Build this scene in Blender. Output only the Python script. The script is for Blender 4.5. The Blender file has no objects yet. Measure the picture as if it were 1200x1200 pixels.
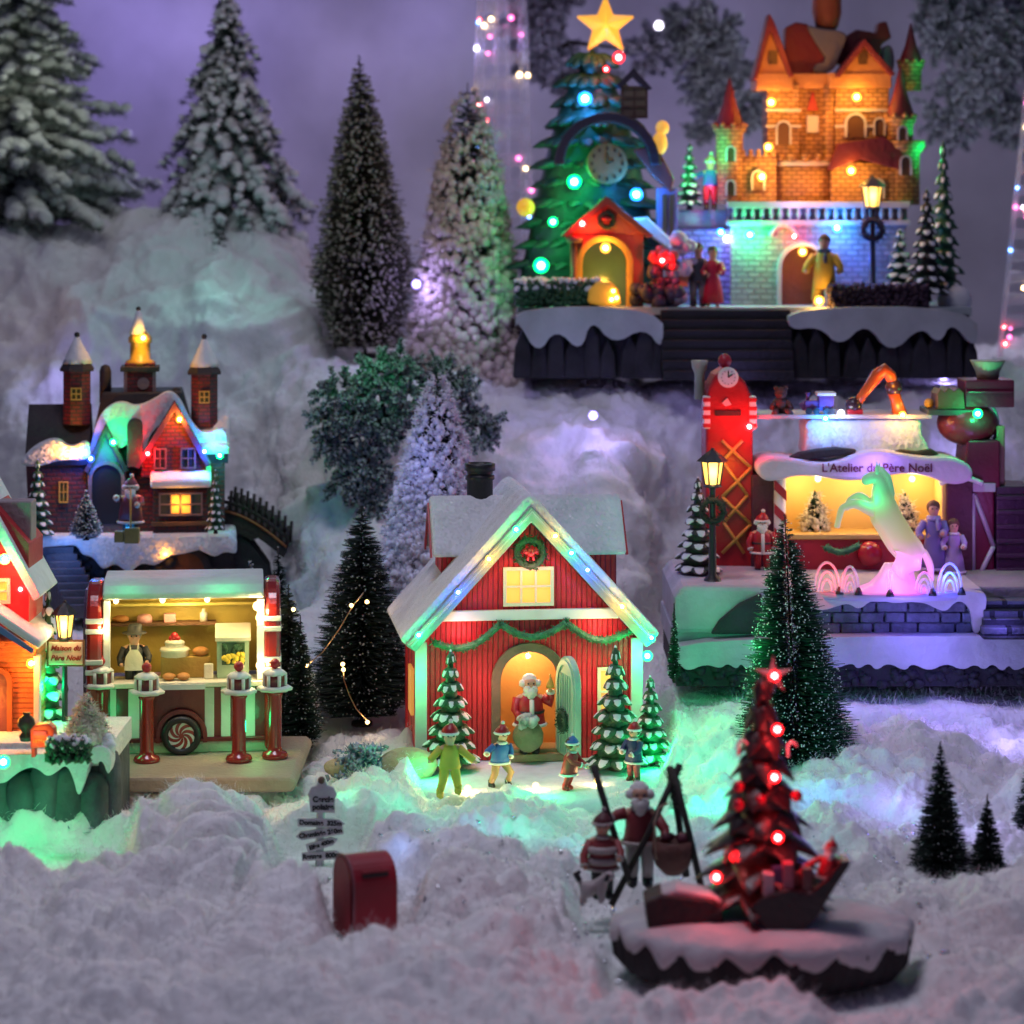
import bpy, bmesh, math, random
import numpy as np
from mathutils import Vector, Matrix
random.seed(7)
rng = np.random.default_rng(11)
sc = bpy.context.scene
C = sc.collection
PI = math.pi
F = 3000.0      # focal length expressed in photo pixels (1200 px wide)
HY = 250.0      # photo row of the eye level
CZ = 3.8        # camera height (one unit = 10 cm)
def W(px, py, Y):
    return Vector(((px-600)*Y/F, Y, CZ+(HY-py)*Y/F))

# ------------------------------------------------------------------ materials
MATS = {}
def lin(c):
    return tuple(((v/12.92) if v <= .04045 else ((v+.055)/1.055)**2.4) for v in c)
def M(name, col=None, rough=.55, var=.18, vscale=3.0, bump=.25, bscale=30.0, metal=0, spec=.5, em=None, es=0, pat=None, sss=0, coat=0, col2=None, pscale=1.0):
    """procedural paint / resin / snow; col is linear rgb"""
    if name in MATS: return MATS[name]
    m = bpy.data.materials.new(name); m.use_nodes = True
    nt = m.node_tree; N = nt.nodes; L = nt.links
    b = N['Principled BSDF']
    b.inputs['Roughness'].default_value = rough
    b.inputs['Metallic'].default_value = metal
    b.inputs['Specular IOR Level'].default_value = spec
    if coat: b.inputs['Coat Weight'].default_value = coat; b.inputs['Coat Roughness'].default_value = .15
    if sss:
        b.inputs['Subsurface Weight'].default_value = sss
        b.inputs['Subsurface Radius'].default_value = (.05, .05, .06)
        b.inputs['Subsurface Scale'].default_value = 1.0
    tc = N.new('ShaderNodeTexCoord')
    nz = N.new('ShaderNodeTexNoise'); nz.inputs['Scale'].default_value = vscale; nz.inputs['Detail'].default_value = 6
    L.new(tc.outputs['Object'], nz.inputs['Vector'])
    hi = tuple(min(1, c*(1+var)) for c in col)+(1,); lo = tuple(c*(1-var) for c in col)+(1,)
    mx = N.new('ShaderNodeMix'); mx.data_type = 'RGBA'
    mr = N.new('ShaderNodeMapRange'); mr.inputs[1].default_value = .3; mr.inputs[2].default_value = .7
    L.new(nz.outputs['Fac'], mr.inputs[0]); L.new(mr.outputs[0], mx.inputs[0])
    mx.inputs[6].default_value = lo; mx.inputs[7].default_value = hi
    out = mx.outputs[2]
    hsrc = None
    nb = N.new('ShaderNodeTexNoise'); nb.inputs['Scale'].default_value = bscale; nb.inputs['Detail'].default_value = 4
    L.new(tc.outputs['Object'], nb.inputs['Vector'])
    hsrc = nb.outputs['Fac']
    if pat:
        mp = N.new('ShaderNodeMapping'); L.new(tc.outputs['Object'], mp.inputs['Vector'])
        mp.inputs['Scale'].default_value = (pscale,)*3
        if pat == 'brick':
            mp.inputs['Rotation'].default_value = (PI/2, 0, 0)
            t = N.new('ShaderNodeTexBrick'); L.new(mp.outputs[0], t.inputs['Vector'])
            t.inputs['Scale'].default_value = 1; t.inputs['Mortar Size'].default_value = .02
            t.inputs['Mortar Smooth'].default_value = .3
            t.inputs['Brick Width'].default_value = .2; t.inputs['Row Height'].default_value = .09
            c2 = col2 or tuple(c*.45 for c in col)
            t.inputs['Color1'].default_value = tuple(col)+(1,); t.inputs['Color2'].default_value = tuple(c*.72 for c in col)+(1,)
            t.inputs['Mortar'].default_value = tuple(c2)+(1,)
            m2 = N.new('ShaderNodeMix'); m2.data_type = 'RGBA'; m2.blend_type = 'MULTIPLY'; m2.inputs[0].default_value = .8
            g = N.new('ShaderNodeMix'); g.data_type = 'RGBA'; g.inputs[6].default_value = (1-var,)*3+(1,); g.inputs[7].default_value = (1+var,)*3+(1,)
            L.new(mr.outputs[0], g.inputs[0]); L.new(t.outputs['Color'], m2.inputs[6]); L.new(g.outputs[2], m2.inputs[7]); out = m2.outputs[2]
            iv = N.new('ShaderNodeMath'); iv.operation = 'MULTIPLY_ADD'; iv.inputs[1].default_value = -2.5
            L.new(t.outputs['Fac'], iv.inputs[0]); L.new(nb.outputs['Fac'], iv.inputs[2]); hsrc = iv.outputs[0]
        elif pat in ('vplank', 'hplank'):
            w = N.new('ShaderNodeTexWave'); w.wave_type = 'BANDS'; w.bands_direction = 'X' if pat == 'vplank' else 'Z'; w.wave_profile = 'SAW' if pat == 'hplank' else 'SIN'
            w.inputs['Scale'].default_value = 1; w.inputs['Distortion'].default_value = .6; w.inputs['Detail'].default_value = 2; w.inputs['Detail Scale'].default_value = 1
            L.new(mp.outputs[0], w.inputs['Vector'])
            rp = N.new('ShaderNodeMapRange'); rp.inputs[1].default_value = 0; rp.inputs[2].default_value = .25; rp.clamp = True
            L.new(w.outputs['Fac'], rp.inputs[0])
            m2 = N.new('ShaderNodeMix'); m2.data_type = 'RGBA'; L.new(rp.outputs[0], m2.inputs[0])
            m2.inputs[6].default_value = tuple(c*.5 for c in col)+(1,); L.new(out, m2.inputs[7]); out = m2.outputs[2]
            iv = N.new('ShaderNodeMath'); iv.operation = 'MULTIPLY_ADD'; iv.inputs[1].default_value = 1.6
            L.new(rp.outputs[0], iv.inputs[0]); L.new(nb.outputs['Fac'], iv.inputs[2]); hsrc = iv.outputs[0]
    L.new(out, b.inputs['Base Color'])
    if em:
        b.inputs['Emission Color'].default_value = tuple(em)+(1,); b.inputs['Emission Strength'].default_value = es
    if bump:
        bp = N.new('ShaderNodeBump'); bp.inputs['Strength'].default_value = bump; bp.inputs['Distance'].default_value = .02
        L.new(hsrc, bp.inputs['Height']); L.new(bp.outputs[0], b.inputs['Normal'])
    MATS[name] = m; return m
def glow(name, col, es):
    if name in MATS: return MATS[name]
    m = bpy.data.materials.new(name); m.use_nodes = True
    b = m.node_tree.nodes['Principled BSDF']
    b.inputs['Base Color'].default_value = tuple(min(1, c*.8+.1) for c in col)+(1,)
    b.inputs['Emission Color'].default_value = tuple(col)+(1,); b.inputs['Emission Strength'].default_value = es
    MATS[name] = m; return m
def clear(name, col=(.9,.92,1), alpha=.35, rough=.1):
    if name in MATS: return MATS[name]
    m = bpy.data.materials.new(name); m.use_nodes = True
    nt = m.node_tree; N = nt.nodes; L = nt.links
    b = N['Principled BSDF']; b.inputs['Base Color'].default_value = tuple(col)+(1,); b.inputs['Roughness'].default_value = rough
    b.inputs['Alpha'].default_value = alpha; b.inputs['Specular IOR Level'].default_value = .8
    MATS[name] = m; return m

SNOW = M('snow_paint', (.72,.73,.76), rough=.75, var=.1, vscale=6, bump=.5, bscale=22)
COTTON = M('cotton_wool', (.78,.77,.77), rough=1, var=.06, vscale=4, bump=.55, bscale=26, spec=.05)
def glitter():
    m = M('glitter_snow', (.7,.71,.75), rough=.7, var=.1, vscale=6, bump=0)
    nt = m.node_tree; N = nt.nodes; L = nt.links
    b = N['Principled BSDF']; tc = [n for n in N if n.type == 'TEX_COORD'][0]
    vo = N.new('ShaderNodeTexVoronoi'); vo.inputs['Scale'].default_value = 60
    L.new(tc.outputs['Object'], vo.inputs['Vector'])
    geo = N.new('ShaderNodeNewGeometry')
    mx = N.new('ShaderNodeMix'); mx.data_type = 'VECTOR'; mx.inputs[0].default_value = .35
    sub = N.new('ShaderNodeVectorMath'); sub.operation = 'SUBTRACT'; sub.inputs[1].default_value = (.5,.5,.5)
    L.new(vo.outputs['Color'], sub.inputs[0]); L.new(geo.outputs['Normal'], mx.inputs[4]); L.new(sub.outputs[0], mx.inputs[5])
    nm = N.new('ShaderNodeVectorMath'); nm.operation = 'NORMALIZE'; L.new(mx.outputs[1], nm.inputs[0])
    L.new(nm.outputs[0], b.inputs['Normal'])
    lt = N.new('ShaderNodeMath'); lt.operation = 'LESS_THAN'; lt.inputs[1].default_value = .22
    L.new(vo.outputs['Distance'], lt.inputs[0])
    rr = N.new('ShaderNodeMapRange'); rr.inputs[3].default_value = .75; rr.inputs[4].default_value = .22
    L.new(lt.outputs[0], rr.inputs[0]); L.new(rr.outputs[0], b.inputs['Roughness'])
    return m
GLIT = glitter()
RED = M('red_paint', (.38,.012,.02), rough=.4, bump=.2)
MAROON = M('maroon_paint', (.13,.008,.014), rough=.35, bump=.2, coat=.3)
WHITE = M('white_paint', (.72,.72,.7), rough=.5, bump=.15)
BLACK = M('black_paint', (.015,.015,.02), rough=.45, bump=.2)
ROCK = M('dark_rock', (.018,.017,.024), rough=.8, var=.5, vscale=5, bump=.9, bscale=14)
GREYROCK = M('grey_rock', (.09,.1,.12), rough=.8, var=.5, vscale=4, bump=1, bscale=12)
STONE = M('dark_stone_blocks', (.1,.1,.14), rough=.75, var=.4, bump=.7, pat='brick', pscale=1.0, col2=(.012,.012,.02))
WOOD = M('brown_wood', (.12,.055,.025), rough=.7, var=.4, bump=.5)
DWOOD = M('dark_wood', (.022,.015,.013), rough=.7, var=.4, bump=.6)
SKIN = M('skin_paint', (.62,.33,.22), rough=.5, var=.06, bump=.05)
GOLD = M('gold_paint', (.5,.3,.06), rough=.4, bump=.2)
PINE = M('pine_green', (.02,.085,.04), rough=.6, var=.45, vscale=8, bump=.5)
DGREEN = M('dark_bristle', (.018,.035,.026), rough=.8, var=.4, vscale=8, bump=0)
GREENB = M('green_bristle', (.02,.075,.04), rough=.7, var=.4, vscale=8, bump=0)
FROST = M('frost_flock', (.7,.7,.7), rough=.9, var=.1, bump=.3, bscale=40)
HAIRC = M('white_beard', (.78,.76,.72), rough=.9, var=.08, bump=.6, bscale=60)

# ------------------------------------------------------------------ frames and mesh builder
class Fr:
    """local drawing frame: (px, d, row) in photo pixels on the plane at depth Y, d = pixels behind it, turned by rot about px0"""
    def __init__(s, Y, rot=0.0, px0=600, d0=0):
        s.Y = Y; s.k = Y/F; s.c = math.cos(rot); s.s = math.sin(rot); s.px0 = px0; s.rot = rot; s.d0 = d0; s.ro = 0
    def w(s, p):
        x = p[0]-s.px0; d = p[1]-s.d0
        X = x*s.c - d*s.s; D = x*s.s + d*s.c
        return Vector((((s.px0+X)-600)*s.k, s.Y+(D+s.d0)*s.k, CZ+(HY-p[2]-s.ro)*s.k))
    def wa(s, a):
        a = np.asarray(a, float); x = a[:,0]-s.px0; d = a[:,1]-s.d0
        X = x*s.c - d*s.s; D = x*s.s + d*s.c
        return np.stack([((s.px0+X)-600)*s.k, s.Y+(D+s.d0)*s.k, CZ+(HY-a[:,2]-s.ro)*s.k], 1)
def rnd(pts, k=2):
    """round a traced outline (corner cutting)"""
    for _ in range(k):
        out = []
        for i, a in enumerate(pts):
            b = pts[(i+1) % len(pts)]
            out += [(a[0]*.75+b[0]*.25, a[1]*.75+b[1]*.25), (a[0]*.25+b[0]*.75, a[1]*.25+b[1]*.75)]
        pts = out
    return pts
WL = {}
def setp(o, label=None, cat=None, group=None, kind=None):
    if label: o['label'] = label
    if cat: o['category'] = cat
    if group: o['group'] = group
    if kind: o['kind'] = kind
    return o
def thing(name, label, cat, fr, p, group=None):
    o = bpy.data.objects.new(name, None); C.objects.link(o)
    o.empty_display_size = .05
    o.location = fr.w(p); WL[o] = o.location.copy()
    return setp(o, label, cat, group)
def npmesh(name, V, faces, mat, parent=None, origin=None, smooth=True, mats=None, mi=None):
    """V: (n,3) world coords, faces: (m,3) or (m,4) int array"""
    V = np.asarray(V, float)
    if parent is not None: og = WL[parent]
    else: og = Vector(origin) if origin is not None else Vector(((V[:,0].min()+V[:,0].max())/2, (V[:,1].min()+V[:,1].max())/2, V[:,2].min()))
    me = bpy.data.meshes.new(name)
    n = faces.shape[1]; m = faces.shape[0]
    me.vertices.add(len(V)); me.vertices.foreach_set('co', (V-np.array(og)).astype(np.float32).ravel())
    me.loops.add(m*n); me.loops.foreach_set('vertex_index', faces.astype(np.int32).ravel())
    me.polygons.add(m); me.polygons.foreach_set('loop_start', np.arange(0, m*n, n, dtype=np.int32)); me.polygons.foreach_set('loop_total', np.full(m, n, np.int32))
    if smooth: me.polygons.foreach_set('use_smooth', np.ones(m, bool))
    for x in (mats or [mat]): me.materials.append(x)
    if mi is not None: me.polygons.foreach_set('material_index', mi.astype(np.int32))
    me.update(calc_edges=True); me.validate()
    o = bpy.data.objects.new(name, me); C.objects.link(o)
    if parent is not None: o.parent = parent; WL[o] = og.copy()
    else: o.location = og; WL[o] = og.copy()
    return o
class MB:
    def __init__(s, fr): s.fr = fr; s.v = []; s.f = []; s.m = []; s.sm = []; s.mi = 0
    def add(s, vs, fs, smooth=False, raw=False):
        b = len(s.v)
        s.v += [Vector(p) if raw else s.fr.w(p) for p in vs]
        for f in fs: s.f.append([b+i for i in f]); s.m.append(s.mi); s.sm.append(smooth)
        return s
    def mat(s, i): s.mi = i; return s
    def box(s, x0, x1, d0, d1, r0, r1):
        v = [(x,d,r) for r in (r1,r0) for d in (d0,d1) for x in (x0,x1)]
        return s.add(v, [(0,1,3,2),(4,6,7,5),(0,4,5,1),(1,5,7,3),(3,7,6,2),(2,6,4,0)])
    def prism(s, pts, d0, d1, smooth=False):
        n = len(pts); v = [(x,d0,r) for x,r in pts]+[(x,d1,r) for x,r in pts]
        s.add(v, [tuple(range(n)), tuple(range(2*n-1, n-1, -1))])
        b = len(s.v)-2*n
        for i in range(n):
            j = (i+1) % n; s.f.append([b+i, b+n+i, b+n+j, b+j]); s.m.append(s.mi); s.sm.append(smooth)
        return s
    def xprism(s, pts, x0, x1, smooth=False):
        """polygon in (d,row) swept along px"""
        n = len(pts); v = [(x0,d,r) for d,r in pts]+[(x1,d,r) for d,r in pts]
        s.add(v, [tuple(range(n)), tuple(range(2*n-1, n-1, -1))])
        b = len(s.v)-2*n
        for i in range(n):
            j = (i+1) % n; s.f.append([b+i, b+n+i, b+n+j, b+j]); s.m.append(s.mi); s.sm.append(smooth)
        return s
    def lathe(s, cx, cd, prof, n=16, lob=0, lamp=0, sx=1, sd=1, ph=0, smooth=True, jit=0):
        """prof: (radius, row) list from bottom to top"""
        v = []; f = []
        for k, (r, row) in enumerate(prof):
            for i in range(n):
                a = 2*PI*i/n+ph
                rr = r*(1+lamp*math.cos(lob*a)) if lob else r
                if jit: rr *= 1+random.uniform(-jit, jit)
                v.append((cx+rr*sx*math.cos(a), cd+rr*sd*math.sin(a), row))
        for k in range(len(prof)-1):
            for i in range(n):
                j = (i+1) % n; f.append((k*n+i, k*n+j, (k+1)*n+j, (k+1)*n+i))
        f.append(tuple(range(n-1, -1, -1))); f.append(tuple((len(prof)-1)*n+i for i in range(n)))
        return s.add(v, f, smooth)
    def ball(s, cx, cd, row, r, sx=1, sd=1, sz=1, n=12, m=8, jit=0):
        v = [(cx,cd,row+r*sz)]; f = []
        for k in range(1, m):
            t = PI*k/m
            for i in range(n):
                a = 2*PI*i/n; q = r*(1+random.uniform(-jit, jit))
                v.append((cx+q*sx*math.sin(t)*math.cos(a), cd+q*sd*math.sin(t)*math.sin(a), row+q*sz*math.cos(t)))
        v.append((cx,cd,row-r*sz)); e = len(v)-1
        for i in range(n):
            j = (i+1) % n; f.append((0, 1+i, 1+j)); f.append((e, 1+(m-2)*n+j, 1+(m-2)*n+i))
            for k in range(m-2): f.append((1+k*n+i, 1+(k+1)*n+i, 1+(k+1)*n+j, 1+k*n+j))
        return s.add(v, f, True)
    def tube(s, pts, r, n=8, smooth=True):
        P = [s.fr.w(p) for p in pts]; k = s.fr.k
        R = [r]*len(P) if not hasattr(r, '__len__') else r
        v = []; f = []
        u = None
        for i, p in enumerate(P):
            t = (P[min(i+1, len(P)-1)]-P[max(i-1, 0)]).normalized()
            if u is None:
                u = t.cross(Vector((0,0,1)))
                if u.length < .05: u = t.cross(Vector((0,1,0)))
                u.normalize()
            else:
                u = (u-t*u.dot(t))
                u.normalize()
            w = t.cross(u)
            for j in range(n):
                a = 2*PI*j/n; v.append(p+(u*math.cos(a)+w*math.sin(a))*R[i]*k)
        for i in range(len(P)-1):
            for j in range(n):
                q = (j+1) % n; f.append((i*n+j, i*n+q, (i+1)*n+q, (i+1)*n+j))
        f.append(tuple(range(n-1, -1, -1))); f.append(tuple((len(P)-1)*n+j for j in range(n)))
        return s.add(v, f, smooth, raw=True)
    def ring(s, cx, cd, row, R, r, n=24, m=8, a0=0, a1=2*PI):
        full = abs(a1-a0-2*PI) < 1e-6
        if not full:
            return s.tube([(cx+R*math.cos(a0+(a1-a0)*i/n), cd, row-R*math.sin(a0+(a1-a0)*i/n)) for i in range(n+1)], r, m)
        v = []; f = []
        for i in range(n):
            a = 2*PI*i/n
            for j in range(m):
                b = 2*PI*j/m; q = R+r*math.cos(b); v.append((cx+q*math.cos(a), cd+r*math.sin(b), row-q*math.sin(a)))
        for i in range(n):
            for j in range(m): f.append((i*m+j, ((i+1)%n)*m+j, ((i+1)%n)*m+(j+1)%m, i*m+(j+1)%m))
        return s.add(v, f, True)
    def disc(s, cx, d0, d1, row, r, n=24):
        return s.prism([(cx+r*math.cos(2*PI*i/n), row+r*math.sin(2*PI*i/n)) for i in range(n)], d0, d1)
    def lumps(s, n, fn, r, jit=.3, **kw):
        for i in range(n):
            x, d, row = fn(); s.ball(x, d, row, r*random.uniform(1-jit, 1+jit), jit=.12, n=7, m=5, **kw)
        return s
    def build(s, name, mats, parent=None, bev=0, label=None, cat=None, group=None, kind=None, sub=0, origin=None):
        if not isinstance(mats, (list, tuple)): mats = [mats]
        V = s.v
        if parent is not None: og = WL[parent]
        elif origin is not None: og = s.fr.w(origin)
        else:
            xs = [p.x for p in V]; ys = [p.y for p in V]; zs = [p.z for p in V]
            og = Vector(((min(xs)+max(xs))/2, (min(ys)+max(ys))/2, min(zs)))
        me = bpy.data.meshes.new(name)
        me.from_pydata([tuple(p-og) for p in V], [], s.f)
        for x in mats: me.materials.append(x)
        me.polygons.foreach_set('material_index', s.m); me.polygons.foreach_set('use_smooth', s.sm)
        bm = bmesh.new(); bm.from_mesh(me); bmesh.ops.recalc_face_normals(bm, faces=bm.faces); bm.to_mesh(me); bm.free()
        me.update()
        o = bpy.data.objects.new(name, me); C.objects.link(o)
        if parent is not None: o.parent = parent
        else: o.location = og
        WL[o] = og.copy()
        if bev:
            b = o.modifiers.new('bevel', 'BEVEL'); b.width = bev*s.fr.k; b.segments = 2; b.limit_method = 'ANGLE'; b.angle_limit = .7
        if sub:
            b = o.modifiers.new('subsurf', 'SUBSURF'); b.levels = sub; b.render_levels = sub
        return setp(o, label, cat, group, kind)
# ------------------------------------------------------------------ lamps
LC = dict(green=(.0,1,.27), yellow=(1,.5,.06), amber=(1,.36,.03), blue=(.02,.1,1), cyan=(.02,.32,1), red=(1,.01,.015), violet=(.42,.34,1), white=(.9,.85,1), warm=(1,.7,.3), pink=(1,.15,.55), magenta=(1,.1,.9))
def lamp(parent, fr, p, col, power, rad=.03):
    power = power*LEDK
    l = bpy.data.lights.new('led_light', 'POINT'); l.color = LC[col] if isinstance(col, str) else col
    l.energy = power; l.shadow_soft_size = rad
    o = bpy.data.objects.new('led_light', l); C.objects.link(o)
    w = fr.w(p)
    if parent is not None: o.parent = parent; o.location = w-WL[parent]
    else: o.location = w
    return o
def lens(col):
    """tinted translucent shell round an LED; its own glow imitates the halo"""
    n = 'halo_shell_'+col
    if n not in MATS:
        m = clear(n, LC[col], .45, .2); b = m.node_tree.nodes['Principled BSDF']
        b.inputs['Emission Color'].default_value = tuple(LC[col])+(1,); b.inputs['Emission Strength'].default_value = 2.6  # shell emission stands in for the halo around the core
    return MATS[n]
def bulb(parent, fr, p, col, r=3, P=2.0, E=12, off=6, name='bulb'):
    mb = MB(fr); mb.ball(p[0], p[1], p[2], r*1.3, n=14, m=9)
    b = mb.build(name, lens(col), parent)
    mb = MB(fr); mb.ball(p[0], p[1], p[2], r*.62, n=10, m=7); mb.build('led_core', glow('led_'+col, tuple(c*.7+.3 for c in LC[col]), E*1.6), b)
    if P: lamp(parent, fr, (p[0], p[1]-r-off, p[2]), col, P, .02)
    return b
def text(parent, fr, p, s, size, mat, name='lettering', align='CENTER', tilt=0, shear=0, bold=0, rot=None):
    c = bpy.data.curves.new('t', 'FONT'); c.body = s; c.size = size*fr.k; c.align_x = align; c.align_y = 'CENTER'; c.extrude = .4*fr.k; c.shear = shear; c.offset = bold*fr.k
    o = bpy.data.objects.new('t', c); C.objects.link(o)
    dg = bpy.context.evaluated_depsgraph_get()
    me = bpy.data.meshes.new_from_object(o.evaluated_get(dg))
    bpy.data.objects.remove(o); bpy.data.curves.remove(c)
    R = Matrix.Rotation(fr.rot if rot is None else rot, 4, 'Z') @ Matrix.Rotation(PI/2, 4, 'X') @ Matrix.Rotation(tilt, 4, 'Z')
    me.transform(R); me.materials.clear(); me.materials.append(mat)
    o = bpy.data.objects.new(name, me); C.objects.link(o)
    o.parent = parent; o.location = fr.w(p)-WL[parent]; WL[o] = fr.w(p)
    return o
# ------------------------------------------------------------------ numpy noise
def _h(ix, iy, iz, s):
    h = (ix.astype(np.int64)*374761393 + iy.astype(np.int64)*668265263 + iz.astype(np.int64)*2147483647 + s*1274126177) & 0xffffffff
    h = ((h ^ (h >> 13))*1274126177) & 0xffffffff
    h = ((h ^ (h >> 16))*2246822519) & 0xffffffff
    return ((h ^ (h >> 15)) & 0xffffff)/float(0xffffff)
def vnoise(p, s=0):
    i = np.floor(p); f = p-i; f = f*f*(3-2*f); r = 0
    for a in (0,1):
        for b in (0,1):
            for c in (0,1):
                w = (f[:,0] if a else 1-f[:,0])*(f[:,1] if b else 1-f[:,1])*(f[:,2] if c else 1-f[:,2])
                r = r+w*_h(i[:,0]+a, i[:,1]+b, i[:,2]+c, s)
    return r
def worley(p, s=0):
    i = np.floor(p); best = np.full(len(p), 9.0)
    for a in (-1,0,1):
        for b in (-1,0,1):
            for c in (-1,0,1):
                x, y, z = i[:,0]+a, i[:,1]+b, i[:,2]+c
                d = (x+_h(x,y,z,s)-p[:,0])**2+(y+_h(x,y,z,s+1)-p[:,1])**2+(z+_h(x,y,z,s+2)-p[:,2])**2
                best = np.minimum(best, d)
    return np.sqrt(best)
def sm(a, b, t):
    q = np.clip((t-a)/(b-a), 0, 1); return q*q*(3-2*q)
def puffs(p, amp=1.0, s=0, fine=1.0, soft=0.0):
    w = p + .18*(np.stack([vnoise(p*3, s+20), vnoise(p*3, s+21), vnoise(p*3, s+22)], 1)-.5)
    d = lambda f, k: np.clip(1-worley(w*f, s+k)**2, 0, 1)
    if soft:
        fb = sum(a*(vnoise(w*f, s+70+i)-.5) for i, (f, a) in enumerate(((1.1,.5),(2.3,.34),(4.7,.2),(9.5,.11),(19,.06),(38,.03))))
        return amp*(soft*fb+(1-soft)*(.2*d(.75, 31)+.2*d(1.9, 1)+.12*d(4., 5)+.06*d(8.5, 9)-.2))
    return amp*(.2*d(.75, 31)+.21*d(1.9, 1)+fine*((.06+.16*vnoise(p*1.1, s+50))*d(4.0, 5)+(.02+.1*vnoise(p*1.7, s+60))*d(8.5, 9)+.036*d(18, 13)+.022*vnoise(p*30, s+3))-.22)
AMB = .066; KEY = 195; EXPO = 0.3; LEDK = 1.25
# ------------------------------------------------------------------ the snow setting
def grid_faces(nu, nv):
    i = np.arange(nu-1)[None,:]+np.arange(nv-1)[:,None]*nu
    return np.stack([i, i+1, i+1+nu, i+nu], -1).reshape(-1, 4)
FLATS = []   # (px0, px1, Y0, Y1, ztop): plinth footprints the wool must not swallow
def flat(px0, px1, Y0, Y1, zt): FLATS.append((px0, px1, Y0, Y1, zt))
def fuzz(V, Nrm, n, ln, wd, seed, weight=None):
    """loose wool fibres standing off the surface: two-segment slivers"""
    r = np.random.default_rng(seed)
    if weight is not None:
        idx = r.choice(len(V), n, p=weight/weight.sum())
    else: idx = r.integers(0, len(V), n)
    p = V[idx] + r.normal(0, .012, (n,3)); nn = Nrm[idx]
    d = nn*.75 + r.normal(0, .55, (n,3)); d /= np.linalg.norm(d, axis=1)[:,None]
    q = r.normal(0, 1, (n,3)); q -= d*(q*d).sum(1)[:,None]; q /= np.linalg.norm(q, axis=1)[:,None]
    L = (ln*r.uniform(.4, 1.3, n))[:,None]; w = (wd*r.uniform(.6, 1.3, n))[:,None]
    side = np.cross(d, q)
    a = p - d*L*.2; b = p + d*L*.45 + q*L*.12; c = p + d*L*.8 + q*L*.42
    vs = np.stack([a-side*w, a+side*w, b-side*w, b+side*w, c-side*w*.3, c+side*w*.3], 1).reshape(-1, 3)
    k = (np.arange(n)*6)[:,None]
    f = np.concatenate([k+np.array([[0,1,3,2]]), k+np.array([[2,3,5,4]])], 0)
    return vs, f
def heightsheet(name, xs, ys, H, amp, seed, kind='structure', nf=60000, flen=.07, fw=.0016, fine=1.0, soft=0.0):
    nu, nv = len(xs), len(ys)
    X, Y = np.meshgrid(xs, ys); Z = H(X, Y)
    P = np.stack([X, Y, Z], -1)
    du = np.gradient(P, axis=1); dv = np.gradient(P, axis=0)
    N = np.cross(du, dv); N /= np.linalg.norm(N, axis=-1)[...,None]
    h = puffs(P.reshape(-1,3), 1.0, seed, fine, soft).reshape(nv, nu)*amp(X, Y)
    P = P+N*h[...,None]
    px = 600+P[...,0]*F/P[...,1]
    for a, b, y0, y1, zt in FLATS:
        inside = np.minimum(np.minimum(px-a, b-px)/25, np.minimum(P[...,1]-y0, y1-P[...,1])/.12)
        w = np.clip(inside+.5, 0, 1)
        P[...,2] = np.where(w > 0, np.minimum(P[...,2], P[...,2]*(1-w)+(zt-.07)*w), P[...,2])
    du = np.gradient(P, axis=1); dv = np.gradient(P, axis=0)
    N = np.cross(du, dv); N /= np.linalg.norm(N, axis=-1)[...,None]+1e-9
    V = P.reshape(-1,3); f = grid_faces(nu, nv)
    wgt = np.linalg.norm(np.cross(du, dv), axis=-1).reshape(-1)*(np.abs(px.reshape(-1)-600) < 720)
    fv, ff = fuzz(V, N.reshape(-1,3), nf, flen, fw, seed, wgt)
    o = npmesh(name, np.concatenate([V, fv]), np.concatenate([f, ff+len(V)]), COTTON, origin=(0,0,0))
    setp(o, kind=kind); return o
# footprints (filled before the sheets are made)
flat(490, 780, 16.15, 18.4, .15)      # red barn plinth
flat(60, 372, 16.35, 18.3, .17)      # bakery plinth
flat(-200, 140, 15.2, 17, .35)       # left cliff plinth
flat(775, 1500, 17.72, 20.3, .54)    # workshop plinth
flat(10, 285, 19.3, 21.3, .72)       # school plinth
flat(600, 1150, 21.25, 24.5, 2.4)    # castle plinth
flat(705, 1075, 12.1, 13.4, .06)
flat(322, 428, 14.2, 15.4, .02)
flat(318, 428, 13.7, 14.4, .13)
flat(-400, 150, 14.3, 15.35, .08)
flat(120, 345, 15.5, 16.45, .16)
flat(672, 760, 12.9, 13.45, .12)
flat(670, 850, 13.3, 14.1, .07)
flat(382, 484, 13.0, 13.75, .05)     # sleigh plinth
def H1(X, Y): return -.12 + .05*np.sin(X*1.3+Y*.7) + .12*np.exp(-((X+1.75)/.45)**2-((Y-15.3)/.45)**2) + .10*sm(15.3, 16.2, Y)*sm(-1.2, -.8, X) - .06*sm(-1.2, -1.6, X) - .46*np.exp(-((X+1.14)/.46)**2-((Y-14.55)/.55)**2) - .12*np.exp(-((X+.75)/.4)**2-((Y-13.1)/.4)**2)
def H2(X, Y):
    u = 600+X*F/Y
    hr = .5*sm(17.5, 17.72, Y)+1.9*sm(20.2, 21.7, Y)
    hm = 2.4*sm(18.2, 21.8, Y)
    hl = .68*sm(18.2, 18.9, Y)+3.0*sm(20.6, 24.4, Y)
    wr = sm(690, 800, u); wl = 1-sm(300, 430, u)
    return -.15+hr*wr+hl*wl+hm*(1-wr)*(1-wl)
heightsheet('snow_ground', np.linspace(-4.6, 4.6, 560), np.linspace(9.3, 18.3, 500), H1, lambda X, Y: 1.0+.5*sm(12.6, 13.8, Y)*sm(.4, -.5, X)*(1-.75*sm(14.6, 15.6, Y)), 3, nf=150000, flen=.046, fw=.0011)
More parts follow.
